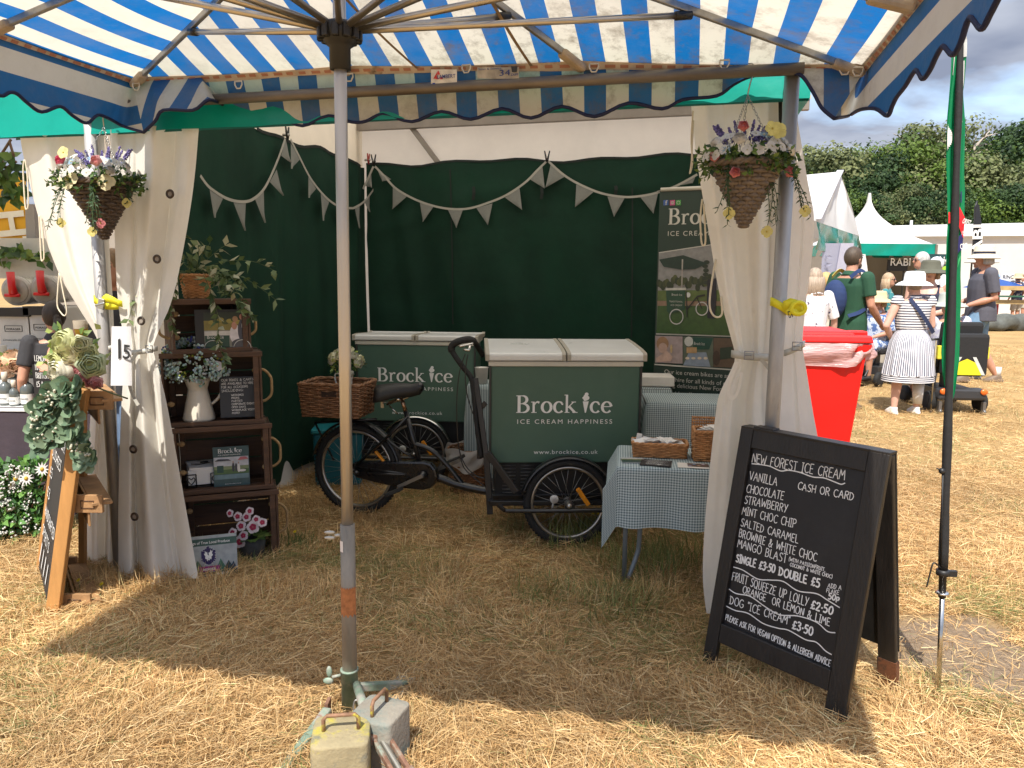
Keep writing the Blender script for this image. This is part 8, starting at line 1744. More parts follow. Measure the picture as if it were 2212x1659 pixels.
m = MB(); q = P(1956, 490, 36); m.tube([Vector((q.x, 35.5, 0)), Vector((q.x, 35.5, P(1956, 476, 35.5).z))], .06, 8); top(m, 'vent_post', M('pale_post', (.6, .6, .6), .5), 'thin white post rising above the long marquee', 'post')
# ring fence
WD = M('pale_timber', (.42, .29, .13), .8, 0, .25, 4, .2, 20); fn_ = thing('ring_fence', (13.5, 24, 0), 'pale timber post and rail fence round the show ring', 'fence')
xs = [P(2130, 650, 24).x+i*1.75 for i in range(6)]
for x in xs: m = MB(); m.box((x, 24, .62), (.12, .1, 1.24)); m.build('post', WD, fn_)
for y in (622, 652, 682): z = P(2160, y, 24).z; m = MB(); m.box(((xs[0]+xs[-1])/2, 23.93, z), (xs[-1]-xs[0]+.6, .04, .13 if y < 680 else .1)); m.build('rail', WD, fn_)
m = MB(); z = P(2160, 640, 23.8).z; m.box(((xs[0]+xs[-1])/2, 23.8, z), (xs[-1]-xs[0]+1, .04, .05)); m.build('green_rail', M('green_rail', (.03, .10, .06), .5), fn_)
m = MB(); rd = random.Random(2); c = P(2168, 680, 23.3); [m.ball((c.x+rd.uniform(-.55, .8), 23.3+rd.uniform(-.2, .2),   .15+rd.uniform(-.1, .22)), rd.uniform(.2, .32), 10, 7, None, (1.4, .8, .8)) for _ in range(11)]; top(m, 'dark_tarpaulin', M('grey_green_tarp', (.085, .09, .08), .8, 0, .3, 6, .5, 8), 'heap of dark green tarpaulin against the ring fence', 'tarpaulin', remesh=.07)
um = thing('blue_parasol', (P(2150, 640, 26).x, 26, 0), 'open blue parasol on a wooden pole by the ring fence', 'parasol'); c = P(2150, 622, 26); m = MB(); m.lathe([(1.0, 0), (.55, .18), (.02, .32)], (c.x, 26, c.z), 8, cap0=False); m.build('canopy', M('blue_canopy', (.01, .06, .25), .6), um); m = MB(); m.tube([(c.x-.35, 26, 0), (c.x-.35, 26, c.z+.75)], .04, 8); m.build('pole', M('brown_pole', (.2, .1, .05)), um)
sg = thing('ring_sign', (P(2185, 640, 26).x, 26, 0), 'white ring number sign with a smaller board and red posts', 'sign'); a, b = P(2160, 608, 26), P(2202, 592, 26); m = MB(); m.box(((a.x+b.x)/2, 26, (a.z+b.z)/2-.1), (b.x-a.x, .04, b.z-a.z+.25)); m.build('panel', M('sign_white', (.72, .72, .72), .5), sg); m = MB(); text_mesh('RING 4', .17, (a.x+.06, 25.97, (a.z+b.z)/2-.03), (1, 0, 0), (0, 0, 1), m, (b.x-a.x)*.8, weight=.01); text_mesh('HAMPSHIRE', .09, (a.x+.05, 25.97, (a.z+b.z)/2-.28), (1, 0, 0), (0, 0, 1), m, .42, weight=.01); m.build('sign_lettering', M('label_ink2', (.02, .02, .03)), sg)
m = MB(); [m.box((x, 26, a.z/2), (.05, .05, a.z)) for x in (a.x, )]; m.build('red_post', M('red_paint', (.5, .02, .02), .5), sg); m = MB(); m.box((b.x-.1, 26, a.z/2), (.05, .05, a.z)); m.build('red_post', M('red_paint', (.5, .02, .02)), sg)
# ================================================================ woodland behind the show ground
BARK = M('grey_bark', (.16, .13, .10), .9, 0, .3, 3, .4, 10); PALEB = M('pale_dead_bark', (.40, .35, .29), .9, 0, .25, 3)
def leafmat(name, a, b_):
    m, nt, b = _nt(name); N = nt.nodes; Lk = nt.links; at_ = N.new('ShaderNodeAttribute'); at_.attribute_name = 'tone'; r = N.new('ShaderNodeValToRGB'); r.color_ramp.elements[0].color = (*a, 1); r.color_ramp.elements[1].color = (*b_, 1); Lk.new(at_.outputs['Fac'], r.inputs[0]); Lk.new(r.outputs[0], b.inputs['Base Color']); b.inputs['Roughness'].default_value = .6; b.inputs['Specular IOR Level'].default_value = .25
    add_transl(m, nt, b, r.outputs[0], .25); return m
LEAFM = [leafmat('oak_foliage', (.024, .055, .010), (.14, .21, .036)), leafmat('dark_foliage', (.012, .032, .012), (.055, .098, .030)), leafmat('pale_foliage', (.045, .065, .026), (.19, .21, .085))]
def crown_mesh(seed, n, rx, rz, z0, leaf, nclump, hollow=.55):
    rs = np.random.RandomState(seed); u = rs.normal(size=(nclump, 3)); u /= np.linalg.norm(u, axis=1)[:, None]; u[:, 2] = np.abs(u[:, 2])*1.1-.45
    cc = u*np.array([rx, rx, rz])*rs.uniform(hollow, 1.0, (nclump, 1)); cs = rs.uniform(.16, .30, nclump)*rx
    k = rs.randint(0, nclump, n); d = rs.normal(size=(n, 3)); d /= np.linalg.norm(d, axis=1)[:, None]; p = cc[k]+d*cs[k][:, None]*rs.uniform(.55, 1.05, (n, 1))*np.array([1.15, 1.15, .7]); p[:, 2] += z0
    nn = d+rs.normal(0, .38, (n, 3))+np.array([0, 0, .25]); nn /= np.linalg.norm(nn, axis=1)[:, None]; t = np.cross(nn, rs.normal(size=(n, 3))); t /= np.linalg.norm(t, axis=1)[:, None]; b = np.cross(nn, t)
    L = leaf*rs.uniform(.6, 1.3, (n, 1)); V = np.stack([p-t*L*.6, p+b*L*.38, p+t*L*.6, p-b*L*.38], 1)
    me = bpy.data.meshes.new('crown'); me.vertices.add(n*4); me.vertices.foreach_set('co', V.astype(np.float32).ravel()); me.loops.add(n*4); me.loops.foreach_set('vertex_index', np.arange(n*4, dtype=np.int32)); me.polygons.add(n); me.polygons.foreach_set('loop_start', (np.arange(n)*4).astype(np.int32)); me.update(calc_edges=True)
    a = me.attributes.new('tone', 'FLOAT', 'POINT'); tone = np.clip(rs.uniform(0, 1, nclump)[k]*.75+rs.uniform(0, .3, n), 0, 1); a.data.foreach_set('value', np.repeat(tone, 4).astype(np.float32)); return me
def tree_kit(seed, n, rx, rz, z0, leaf, nclump, mat, bark=BARK, bare=0):
    rd = random.Random(seed); cm_ = crown_mesh(seed, n, rx, rz, z0, leaf, nclump); cm_.materials.append(mat); m = MB()
    m.tube(cr([(0, 0, 0), (.1, 0, z0*.5), (0, .1, z0*.9), (.2, 0, z0+rz*.15)], 4), [.42, .40, .38, .36, .34, .33, .32, .3, .28, .25, .2, .15, .08], 9)
    for i in range(9+bare):
        a = rd.uniform(0, 6.28); z = z0*rd.uniform(.55, 1.0); e = Vector((math.cos(a)*rx*rd.uniform(.4, .75), math.sin(a)*rx*rd.uniform(.4, .75), z+rz*rd.uniform(.1, .82 if bare else .3))); md_ = Vector((0, 0, z)).lerp(e, .5)+Vector((rd.uniform(-.5, .5), rd.uniform(-.5, .5), rd.uniform(-.3, .4))); m.tube(cr([(0, 0, z), md_, e], 4), [.15, .14, .12, .11, .1, .08, .06, .04, .02], 6)
        if bare:
            for _ in range(4): q = md_.lerp(e, rd.uniform(0, .9)); f = q+Vector((rd.uniform(-1.2, 1.2), rd.uniform(-1, 1), rd.uniform(.1, .8))); m.tube([q, q.lerp(f, .5)+Vector((.1, 0, .1)), f], [.055, .04, .015], 5)
    tm_ = bpy.data.meshes.new('trunk'); tm_.from_pydata(m.v, [], m.f); tm_.polygons.foreach_set('use_smooth', m.sm); tm_.materials.append(bark); return cm_, tm_
KITS = [tree_kit(1, 20000, 4.6, 3.9, 5.4, .17, 90, LEAFM[0]), tree_kit(2, 20000, 4.0, 4.4, 5.6, .17, 85, LEAFM[1]), tree_kit(3, 18000, 4.4, 3.6, 5.2, .17, 76, LEAFM[2]), tree_kit(4, 6500, 3.3, 4.2, 6.2, .17, 30, LEAFM[2], PALEB, 7)]
def tree(px, top_y, Y, kit, label, grp='trees behind the show ground', rz=0.0):
    q = P(px, top_y, Y); cm_, tm_ = KITS[kit]; hh = max(v.co.z for v in cm_.vertices); s = q.z/hh; r = thing('woodland_tree', (q.x, Y, 0), label, 'tree', grp, rz); r.scale = (s, s, s)
    for nm, me in (('crown', cm_), ('trunk', tm_)): o = bpy.data.objects.new(nm, me); COL.objects.link(o); o.parent = r
TR = [(1690, 318, 62, 0), (1745, 300, 60, 2), (1795, 338, 58, 1), (1835, 312, 63, 0), (1885, 322, 57, 1), (1925, 303, 62, 2), (1962, 282, 60, 0), (2000, 296, 64, 1), (2036, 252, 61, 3), (2072, 300, 63, 1), (2110, 322, 58, 2), (2140, 296, 65, 3), (2176, 272, 62, 0), (2215, 250, 60, 1), (2262, 246, 64, 0)]
TN = ['broad green oak', 'dark bushy tree', 'paler leafy tree', 'sparse tree with bare pale branches']
PLACE = ['behind the curtain edge', 'just right of the cream curtain', 'in the dip right of the curtain', 'above the near marquee roof', 'left of the pagoda point', 'above the pagoda tent', 'above the right slope of the pagoda', 'left of the bare branched tree', 'left of the green flag', 'directly behind the green flag', 'right of the green flag', 'above the black feather flag', 'above the long marquee on the right', 'at the right picture edge', 'mostly cut off by the right picture edge']
for i, ((x, y, Y, k), w) in enumerate(zip(TR, PLACE)): tree(x, y, Y, k, TN[k]+' '+w, rz=i*1.3)
for i, (x, y, Y, k) in enumerate(((1720, 400, 52, 1), (1800, 400, 53, 0), (1880, 405, 52, 1), (1955, 395, 53, 2), (2030, 390, 52, 1), (2105, 395, 53, 0), (2185, 390, 52, 1), (2260, 385, 52, 0))): tree(x, y, Y, k, TN[k]+' in the lower front row '+('left behind the curtain', 'under the gap of sky', 'behind the pagoda point', 'over the pagoda slope', 'low behind the green flag', 'low behind the black flag', 'low at the right', 'low and cut off at the right edge')[i], 'trees in the front row of the wood', 2+i*.9)
# the wood behind closes up into one mass
wm = crown_mesh(77, 60000, 46, 3.6, 3.6, .30, 420, .2); wm.materials.append(LEAFM[1]); wo = bpy.data.objects.new('distant_wood', wm); COL.objects.link(wo); wo.location = (52, 74, 0); wo.scale = (1, .18, 1.0); tag(wo, 'dark wood closing the view behind the nearer trees', None, None, 'stuff')
# ================================================================ the bottle stall on the left
def zl1(x, y, Y): return P(.2975*x, 274.3+.2975*y, Y)
def zl2(x, y, Y): return P(.3802*x, 713.2+.3802*y, Y)
def stand_rect(name, label, cat, pts, Y, col, txts=(), mat=None, th=.02):
    r = thing(name, Vector((pts[0].x, Y, min(p.z for p in pts))), label, cat); m = MB(); m.poly(pts, (0, -1, 0), th); m.build('panel', mat or M(name+'_'+str(int(sum(col)*1e3)), col, .6, 0, .08, 4, .15, 8), r)
    if txts:
        m = MB(); [text_mesh(t, s, o, ex, ey, m, w, weight=wt, lift=.006) for t, s, o, ex, ey, w, wt in txts]; m.build('lettering', M('white_ink', (.7, .68, .6), .6) if sum(col) > .5 and name == 'yellow_banner' else M('black_ink', (.02, .02, .02), .7), r)
    return r
Yb = 6.3; X_, Z_ = Vector((1, 0, 0)), Vector((0, 0, 1))
stand_rect('yellow_banner', 'deep yellow hanging banner with white capitals at the far left', 'banner', [zl1(x, y, Yb) for x, y in ((-160, 905), (190, 905), (176, 360), (-160, 360))], Yb, (.62, .33, .01), [('HT', .30, zl1(-22, 610, Yb-.01), Vector((.1, 0, -1)), Vector((1, 0, .1)), None, .03)])
m = MB(); a, b = zl1(-200, 955, 5.9), zl1(420, 955, 5.9); m.box((a+b)/2, ((b-a).length, .12, .30)); top(m, 'white_shelf', M('white_shelf_board', (.50, .49, .47), .6), 'white shelf rail with an ivy garland over the drink machines', 'shelf')
m = MB(); rd = random.Random(8)
for i in range(46): p = zl1(rd.uniform(-60, 400), 930+rd.uniform(-35, 45), 5.78); m.leaf(p, rdir(rd), (0, -1, .3), .085, .055, rd.choice(GREENS), .2, .3)
top(m, 'ivy_garland', FL, 'ivy garland along the white shelf rail', 'garland')
m = MB(); mt = MB(); 
for pts in ([(-40, 330), (10, 200), (80, 90)], [(0, 220), (70, 350), (140, 475)], [(70, 110), (100, 210), (60, 380)], [(-20, 300), (60, 290), (120, 250)]): mt.tube([zl1(x, y, 4.7) for x, y in pts], .008, 5, (.16, .09, .05))
for i in range(60): p = zl1(rd.uniform(-60, 150), rd.uniform(90, 530), 4.68); m.leaf(p, rdir(rd, -.4), (0, -1, .2), .095, .055, rd.choice(GREENS[:4]), .15, .3)
m.add(mt.v, mt.f, (.16, .09, .05)); top(m, 'hanging_twigs', FL, 'leafy twigs hanging under the teal valance at the top left', 'foliage')
stand_rect('grey_post', 'grey stall post behind the swept back curtain', 'post', [zl1(x, y, 6.0) for x, y in ((196, 905), (262, 905), (245, 560), (180, 560))], 6.0, (.25, .23, .22), th=.06)
# drink machines
Yd = 5.4; CLR = M('cloudy_tank', (.42, .40, .36), .15, 0, .1, 5, 0, coat=.3)
for cx, cy, lb in ((120, 1190, 'left slush drink machine with a red tap over a clear drum'), (330, 1180, 'right slush drink machine with a red tap, nearer the curtain')):
    c = zl1(cx, cy, Yd); r = thing('drink_machine', Vector((c.x, Yd, c.z-.45)), lb, 'drink machine'); k = .098
    m = MB(); m.lathe([(k*.98, 0), (k, .01), (k, .34)], c, 26, None, (0, 1, 0)); m.lathe([(k*1.05, 0), (k*1.05, .03)], c+Vector((0, -.005, 0)), 26, None, (0, 1, 0)); m.build('drum', CLR, r); m = MB(); m.lathe([(0, 0), (k*.86, 0.0), (k*.9, .006)], c+Vector((0, -.012, 0)), 24, None, (0, 1, 0)); m.build('drum_front', M('drum_front_grey', (.33, .31, .28), .2, 0, .2, 8), r)
    m = MB(); m.tube([c+Vector((0, -.05, .13)), c+Vector((.004, -.055, .04)), c+Vector((.01, -.05, -.02))], [.026, .024, .03], 10); m.tube([c+Vector((-.05, -.05, -.03)), c+Vector((.05, -.05, -.03))], .012, 8); m.build('tap', M('red_tap', (.55, .01, .012), .35), r); m = MB(); m.box(c+Vector((0, .15, -.30)), (.235, .40, .36)); m.build('machine_body', M('machine_white', (.55, .54, .52), .4), r, bevel=.012); m = MB(); m.box(c+Vector((0, -.05, -.145)), (.24, .06, .06)); m.build('drip_tray', BLACKP, r)
    a = c+Vector((-.105, -.052, -.37)); t = MB(); text_mesh('FORAGER', .020, a+Vector((.045, 0, .10)), X_, Z_, t, .10, weight=.02); text_mesh('Limoncello Slushees', .02, a+Vector((.015, 0, .025)), X_, Z_, t, .18, shear=.4)
    for (x0, z0, x1, z1) in ((.035, .09, .155, .09), (.035, .13, .155, .13), (.035, .09, .035, .13), (.155, .09, .155, .13)): t.bar(a+Vector((x0, 0, z0)), a+Vector((x1, 0, z1)), .003, .003)
    m = MB(); m.box(a+Vector((.105, .012, .085)), (.21, .012, .20)); s = m.build('name_sign', M('sign_cream', (.55, .53, .48), .6), r); t.build('sign_lettering', M('black_ink', (.02, .02, .02), .7), s)
m = MB(); a, b = zl1(-120, 1620, 5.5), zl1(420, 1620, 5.5); m.box(((a+b)/2).xyz-Vector((0, 0, .35)), ((b-a).length, .5, .75)); top(m, 'back_counter', M('white_cupboard', (.42, .41, .39), .6), 'white back counter under the drink machines', 'counter')
# stall holder bending, and a customer's arm reaching with a cup
hx = zl1(400, 1440, 5.0); person('stall holder with dark hair and sunglasses on her head bending behind the bottles', (hx.x, 5.0), 40, 1.37, SKIN, hair=(.03, .02, .015), hairstyle='tail', topm=cl('dark_top', (.03, .03, .035)), sleeve=.4, bottom=cl('dark_top', (.03, .03, .035)), blen=1.9)
qx = zl1(560, 1300, 4.75); person('customer mostly hidden by the curtain, holding out a drink in a clear cup', (qx.x+.14, 4.95), 175, 1.70, SKIN, [((.40, .03, 1.12), (.30, .26, 1.02)), ((-.25, 0, 1.12), (-.25, .08, .9))], topm=cl('dark_top', (.03, .03, .035)), sleeve=.3, bottom=cl('denim', (.12, .18, .28)), blen=1.8)
c = zl1(590, 1500, 4.62); m = MB(); m.lathe([(.028, -.05), (.04, .06)], c, 18, (.40, .27, .04), cap1=False); m.lathe([(.0402, .03), (.042, .08)], c, 18, (.55, .5, .42), cap0=False, cap1=False); top(m, 'drink_cup', MV('cup_plastic', .15, .05, transl=.4), 'clear cup of amber drink held beside the curtain', 'cup')
# table with a plum cloth, bottles, slate, flowers
Yt = 4.78; a, b = P(-140, 884, Yt), P(195, 884, Yt); bt = thing('bottle_table', Vector(((a.x+b.x)/2, Yt+.3, 0)), 'bottle stall table under a plum grey cloth with a white runner', 'table')
m = MB(); m.box(((a.x+b.x)/2, Yt+.3, a.z-.02), (b.x-a.x, .6, .03)); m.build('tabletop', M('grey_tabletop', (.4, .4, .4)), bt); m = MB(); m.grid(lambda s, t: Vector((a.x+(b.x-a.x)*s+.004, Yt-.01-.014*math.sin(s*30)*t-.03*t, a.z*(1-t)+.02)), 60, 8); m.grid(lambda s, t: Vector((b.x+.012+.01*math.sin(s*9)*t, Yt-.01+.6*s, a.z*(1-t)+.02)), 10, 8); m.build('plum_cloth', cl('plum_cloth', (.045, .032, .042)), bt); m = MB(); m.box(((a.x+b.x)/2, Yt+.27, a.z+.004), (b.x-a.x+.02, .58, .02)); m.build('white_runner', M('white_runner', (.66, .66, .66), .7), bt)
GLS = M('clear_bottle_glass', (.10, .115, .11), .05, 0, .2, 6, spec=1.0); zt_ = a.z+.014
def bottle(x, ybase, ytop, Y, label):
    p = P(.3802*x, 713.2+.3802*ybase, Y); p.z = zt_; h = P(.3802*x, 713.2+.3802*ytop, Y).z-zt_; r = thing('gin_bottle', p, label, 'bottle', 'bottles on the left stall'); w = h*.185
    m = MB(); m.lathe([(w, 0), (w, h*.52), (w*.8, h*.62), (w*.34, h*.70), (w*.33, h*.86), (w*.4, h*.87), (w*.4, h*.9)], p, 18); m.build('glass', GLS, r); m = MB(); m.lathe([(w*1.012, h*.08), (w*1.012, h*.36)], p, 18, cap0=False, cap1=False); lo = m.build('paper_label', M('bottle_label', (.66, .66, .64), .6), r); m = MB(); text_mesh('FORAGER', h*.06, p+Vector((-w*.8, -w*1.03, h*.2)), X_, Z_, m, w*1.6, weight=.02); m.build('label_print', M('black_ink', (.02, .02, .02)), lo)
    m = MB(); m.lathe([(w*.37, h*.72), (w*.45, h*.86), (w*.45, h), (w*.3, h)], p, 14); m.build('stopper', M('cork_wrap', (.55, .50, .42), .7), r)
for x, yb, yt, Y, lb in ((38, 420, 238, 4.88, 'clear bottle with a white neck tag, leftmost in the front row'), (86, 425, 284, 4.85, 'short clear bottle standing between the two taller front ones'), (160, 425, 238, 4.87, 'clear bottle nearest the little slate in the front row'), (24, 260, 88, 5.2, 'cork topped bottle at the back left'), (178, 260, 66, 5.2, 'tall bottle at the back behind the peach flowers'), (216, 260, 66, 5.22, 'tall bottle at the back beside the green peonies'), (252, 265, 70, 5.24, 'rearmost tall bottle half hidden by the green peonies')): bottle(x, yb, yt, Y, lb)
q0, q1 = zl2(190, 405, 4.83), zl2(318, 405, 4.83); hgt_ = zl2(190, 215, 4.83).z-zt_; r = thing('slate_board', Vector(((q0.x+q1.x)/2, 4.83, zt_)), 'small handwritten slate in an orange wooden foot among the bottles', 'slate'); m = MB(); m.box(((q0.x+q1.x)/2, 4.85, zt_+.02+hgt_/2), (q1.x-q0.x, .01, hgt_)); m.build('slate', M('slate_black', (.012, .011, .012)), r); m = MB(); m.box((q0.x+.06, 4.84, zt_+.015), (.16, .07, .035)); m.build('wooden_foot', M('orange_wood', (.36, .14, .04), .6), r)
m = MB(); [hand(m, t, (q0.x+.02, 4.843, zt_+.29-.055*i), (q0.x+.02+w_, 4.843, zt_+.29-.055*i), .035, .003, (0, -1, 0), .0, seed=i) for i, (t, w_) in enumerate((('LEMON & BASIL', .17), ('HAS A HANDMADE', .18), ('BRITISH TEMPER', .17), ('£5 A GLASS', .11)))]; m.build('chalk_writing', M('chalk_white', (.7, .7, .68), .8), r)
c = zl2(88, 190, 5.06); bouquet('peach_flowers', 'low arrangement of peach roses and leaves behind the front bottles', c, .125, [('rose', (.74, .50, .33), .052, 9), ('rose', (.74, .62, .48), .04, 4)], 90, 5, .6, .55, ll=.05)
# ivy and bamboo screen in front of the table
ga, gb = G(-60, 1178), G(100, 1160); sc = thing('flower_screen', (ga+gb)/2, 'expanding bamboo screen of artificial ivy and white flowers in front of the bottle table', 'screen'); rd = random.Random(12); m = MB(); hs = P(50, 1000, gb.y).z
for i in range(15): 
    for sg_ in (-1, 1): x = ga.lerp(gb, i/14); e = x+(gb-ga).normalized()*sg_*.16; m.tube([x, e+Vector((0, 0, hs*rd.uniform(.85, 1.0)))], .006, 5, (.22, .12, .06))
for i in range(1500):
    p = ga.lerp(gb, rd.uniform(0, 1.02))+Vector((0, rd.uniform(-.05, .05), rd.uniform(.02, hs*(1+.07*math.sin(i))))); m.leaf(p, rdir(rd), Vector((rd.uniform(-.6, .6), -1, rd.uniform(-.2, .8))), rd.uniform(.035, .06), .038, rd.choice([(.06, .16, .03), (.10, .26, .05), (.16, .32, .07), (.04, .11, .03), (.09, .16, .08)]), .15, .3)
for i in range(60): p = ga.lerp(gb, rd.uniform(0, 1.0))+Vector((0, -.06, rd.uniform(.05, hs))); [m.ball(p+rdir(rd)*.018, .006, 5, 4, (.68, .68, .64)) for _ in range(6)]
for x, y, s in ((90, 845, .05), (150, 842, .045), (60, 880, .045), (240, 790, .045), (40, 990, .05)): flower(m, zl2(x, y, gb.y-.09), (.1, -1, .15), s, (.74, .72, .70), 'daisy' if y < 900 else 'rose', (.6, .4, .05), rd)
m.build('ivy_panel', FL, sc)
# tilted display easel
e0, e1 = G(115, 1326), P(178, 838, 3.42); PINE = M('orange_pine', (.44, .22, .07), .6, 0, .25, 3, .2, 20, stretch=(3, 3, .5)); ez = thing('display_easel', e0, 'wooden tilted easel with a chalkboard front and crate trays behind, topped with flowers', 'easel')
dp = (P(82, 1222, 4.1)-P(106, 1310, 3.5)); dp.z = 0; dp = dp.normalized()*.60; upE = (e1-e0); 
m = MB(); m.bar(e0, e1, .034, .06, Vector((1, 0, 0))); m.build('side_rail', PINE, ez, bevel=.004); m = MB(); m.bar(e0+dp, e1+dp, .034, .06, Vector((1, 0, 0))); m.build('side_rail', PINE, ez, bevel=.004)
m = MB(); k = Vector((-.028, -.0, 0)); bpts = [e0.lerp(e1, .035)+k, e0.lerp(e1, .99)+k, e0.lerp(e1, .99)+dp+k, e0.lerp(e1, .035)+dp+k]; nE = (bpts[1]-bpts[0]).cross(bpts[3]-bpts[0]).normalized(); nE = nE if nE.x < 0 else -nE; m.poly([p for p in bpts] if (bpts[1]-bpts[0]).cross(bpts[2]-bpts[1]).dot(nE) > 0 else bpts[::-1], nE, .012); cb = m.build('chalkboard', M('blackboard_matt', (.016, .016, .018), .6, 0, .25, 9), ez)
m = MB(); ux = dp.normalized(); uz = upE.normalized()
for i, (t, ln) in enumerate((('FRESH', .3), ('LEMON & LIME', .5), ('SLUSHEES', .42), ('£5', .12), ('£3', .12), ('HANDCRAFTED', .5), ('SPIRITS', .36))): o = e0.lerp(e1, .80-i*.098)+dp*.96+k; hand(m, t, o, o-ux*ln, .052, .007, nE, .004, seed=i, up=uz)
for i in range(4): o = e0.lerp(e1, .06+.0*i)+dp*(.9-.2*i)+k; m.ribbon([o+uz*.02+nE*.004, o+uz*.13-ux*.03+nE*.004], .02, nE, .001)
m.build('chalk_writing', M('chalk_white', (.7, .7, .68), .8), cb)
for px_, py_, ln in ((556, 398, .20), (502, 985, .20), (430, 1545, .22)):
    c = zl2(px_, py_, 3.46); tray = MB(); cd = Vector((dp.normalized().x, dp.normalized().y, 0))
    for kx in (-1, ): tray.box(c+Vector((0, -.0, 0)), (ln*.68, .018, .085)); tray.box(c+cd*.58, (ln*.68, .018, .085)); tray.bar(c+cd*.29+Vector((ln*.33, 0, 0))-cd*.29, c+cd*.58+Vector((ln*.33, 0, 0)), .085, .014, Vector((0, 0, 1))); tray.bar(c-Vector((0, 0, .045)), c+cd*.58-Vector((0, 0, .045)), ln*.66, .01, Vector((1, 0, 0)))
    to = tray.build('tray', M('rough_pallet_wood', (.34, .19, .085), .75, 0, .35, 8, .35, 40), ez, bevel=.002); st = MB(); st.tube([c+Vector((-.03, -.0105, .015)), c+Vector((.03, -.0105, .015)), c+Vector((.03, -.0105, -.02)), c+Vector((-.03, -.0105, -.02))], .003, 4, closed=True); st.build('burnt_stamp', M('burnt_mark', (.10, .05, .025)), to)
lg = MB(); lg.bar(zl2(470, 420, 3.9), zl2(470, 1420, 3.95), .03, .03); lg.build('prop_leg', PINE, ez)
rd = random.Random(30); m = MB()
for x, y, s, col, d in ((365, 70, .06, (.60, .62, .34), (-.2, -1, .3)), (460, 90, .048, (.64, .64, .42), (.3, -1, .3)), (395, 135, .056, (.66, .62, .44), (.1, -1, .2)), (330, 175, .05, (.56, .58, .28), (-.3, -1, .1)), (500, 140, .046, (.58, .60, .30), (.4, -1, .2)), (345, 230, .066, (.72, .70, .58), (-.3, -1, 0)), (520, 195, .06, (.58, .66, .44), (.4, -1, .1)), (388, 245, .036, (.70, .28, .30), (0, -1, 0)), (430, 212, .034, (.70, .34, .36), (.1, -1, .1)), (520, 290, .032, (.70, .30, .32), (.2, -1, 0)), (545, 298, .03, (.7, .36, .36), (.4, -1, -.1)), (480, 255, .03, (.68, .4, .4), (.2, -1, 0))): flower(m, zl2(x, y, 3.4), d, s*1.05, col, 'rose', rd=rd)
for i in range(170): p = zl2(rd.gauss(410, 75), rd.gauss(170, 75), 3.46); m.leaf(p, rdir(rd), (rd.uniform(-.5, .5), -1, .4), rd.uniform(.03, .055), .03, rd.choice([(.16, .24, .05), (.30, .38, .09), (.07, .13, .04), (.38, .42, .14)]), .2, .3)
EUC = [(.10, .17, .10), (.16, .24, .14), (.22, .30, .19), (.07, .13, .07)]
for pts in ([(400, 300), (330, 400), (280, 480), (260, 560), (290, 640)], [(420, 290), (380, 420), (350, 520), (330, 610)], [(430, 330), (300, 350), (240, 420), (230, 500), (220, 590), (240, 650)], [(330, 320), (270, 400), (330, 470), (400, 570), (490, 590)], [(400, 560), (460, 660), (490, 740)], [(380, 330), (420, 440), (440, 560)], [(440, 640), (520, 680), (490, 740)]):
    q = cr([zl2(x, y, 3.36) for x, y in pts], 4); m.tube(q, .003, 5, (.12, .25, .10))
    for p in q:
        for _ in range(2): m.rleaf(p, Vector((rd.uniform(-1, 1), -.4, rd.uniform(-.9, .5))), (rd.uniform(-.4, .4), -1, .3), rd.uniform(.05, .08), .055, rd.choice(EUC))
        if rd.random() < .16: [m.ball(p+rdir(rd)*.025+Vector((0, -.03, 0)), .006, 5, 4, (.62, .60, .48)) for _ in range(7)]
for d, n in (((.9, -.3, .3), 1), ): m.tube([zl2(540, 320, 3.4), zl2(640, 360, 3.38), zl2(725, 388, 3.36)], .004, 5, (.10, .12, .05))
top(m, 'flower_garland', FL, 'garland of green peonies, pink roses and eucalyptus draped over the easel', 'garland')
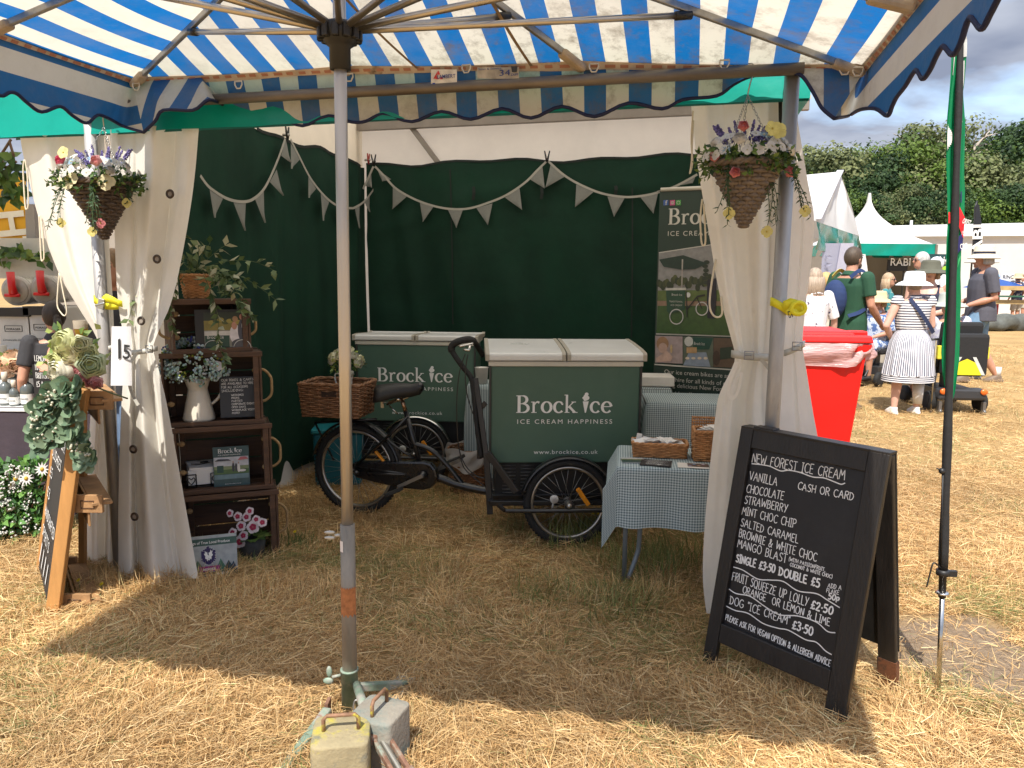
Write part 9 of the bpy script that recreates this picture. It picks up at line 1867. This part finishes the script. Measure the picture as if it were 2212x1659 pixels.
# paper card with the pitch number tied to the left front pole
m = MB(); k0, k1 = P(228, 705, 3.84), P(281, 705, 3.80)
def pap(s, t): y = 705+128*t; return P(241+(42+4*t)*s-2*t, y, 3.80-.03*math.sin(s*2.2))
m.grid(pap, 10, 6); pc_ = thing('number_card', pap(.5, 0), 'white paper card with the pitch number fifteen on the left front pole', 'card'); m.build('paper', M('white_paper', (.72, .72, .74), .7, 0, .03, 3, transl=.2), pc_); m = MB(); text_mesh('5', .10, pap(.56, .53)+Vector((0, -.006, 0)), (.97, -.2, -.12), (.1, 0, .99), m, weight=.01); m.poly([pap(s, t)+Vector((0, -.006, 0)) for s, t in ((.38, .55), (.50, .53), (.48, .20), (.36, .22))], (0, -1, 0)); m.build('card_number', M('black_ink', (.02, .02, .02)), pc_)
# small yellow ragwort flowers and green weeds in the turf
rd = random.Random(14)
for i, (x, y, h, lb) in enumerate(((1020, 1086, .09, 'yellow weed flower left of the front wheel'), (1265, 1150, .16, 'yellow weed flower in the green tuft beneath the tricycle wheel'), (170, 1290, .10, 'yellow weed flower at the foot of the easel'), (212, 1300, .08, 'yellow weed flower between the easel and the curtain'), (430, 1246, .06, 'yellow weed flower in front of the member sign'), (634, 1178, .07, 'yellow weed flower in the tuft right of the flower pot'))):
    b = G(x, y); m = MB(); n = 3 if i == 1 else 1
    for k in range(n):
        t = b+Vector((rd.uniform(-.1, .1)*(n > 1), rd.uniform(-.04, .04), h*rd.uniform(.7, 1.1))); q = b+Vector((rd.uniform(-.02, .02), 0, 0)); m.tube([q, q.lerp(t, .5)+Vector((.008, 0, 0)), t], .0018, 4, (.12, .18, .05)); flower(m, t, (rd.uniform(-.4, .4), -.6, 1), .014, (.78, .60, .01), 'daisy', (.6, .4, .01), rd)
    for k in range(60 if i in (1, 5) else 12): q = b+Vector((rd.gauss(0, .07 if i in (1, 5) else .02), rd.gauss(0, .04), 0)); m.leaf(q, (rd.uniform(-.4, .4), rd.uniform(-.4, .2), 1), (0, -1, 0), rd.uniform(.03, .10 if i in (1, 5) else .05), .005, rd.choice([(.08, .13, .03), (.12, .18, .05), (.2, .2, .07)]), .1, .5)
    top(m, 'yellow_weed', FL, lb, 'weed', 'yellow weeds in the turf')
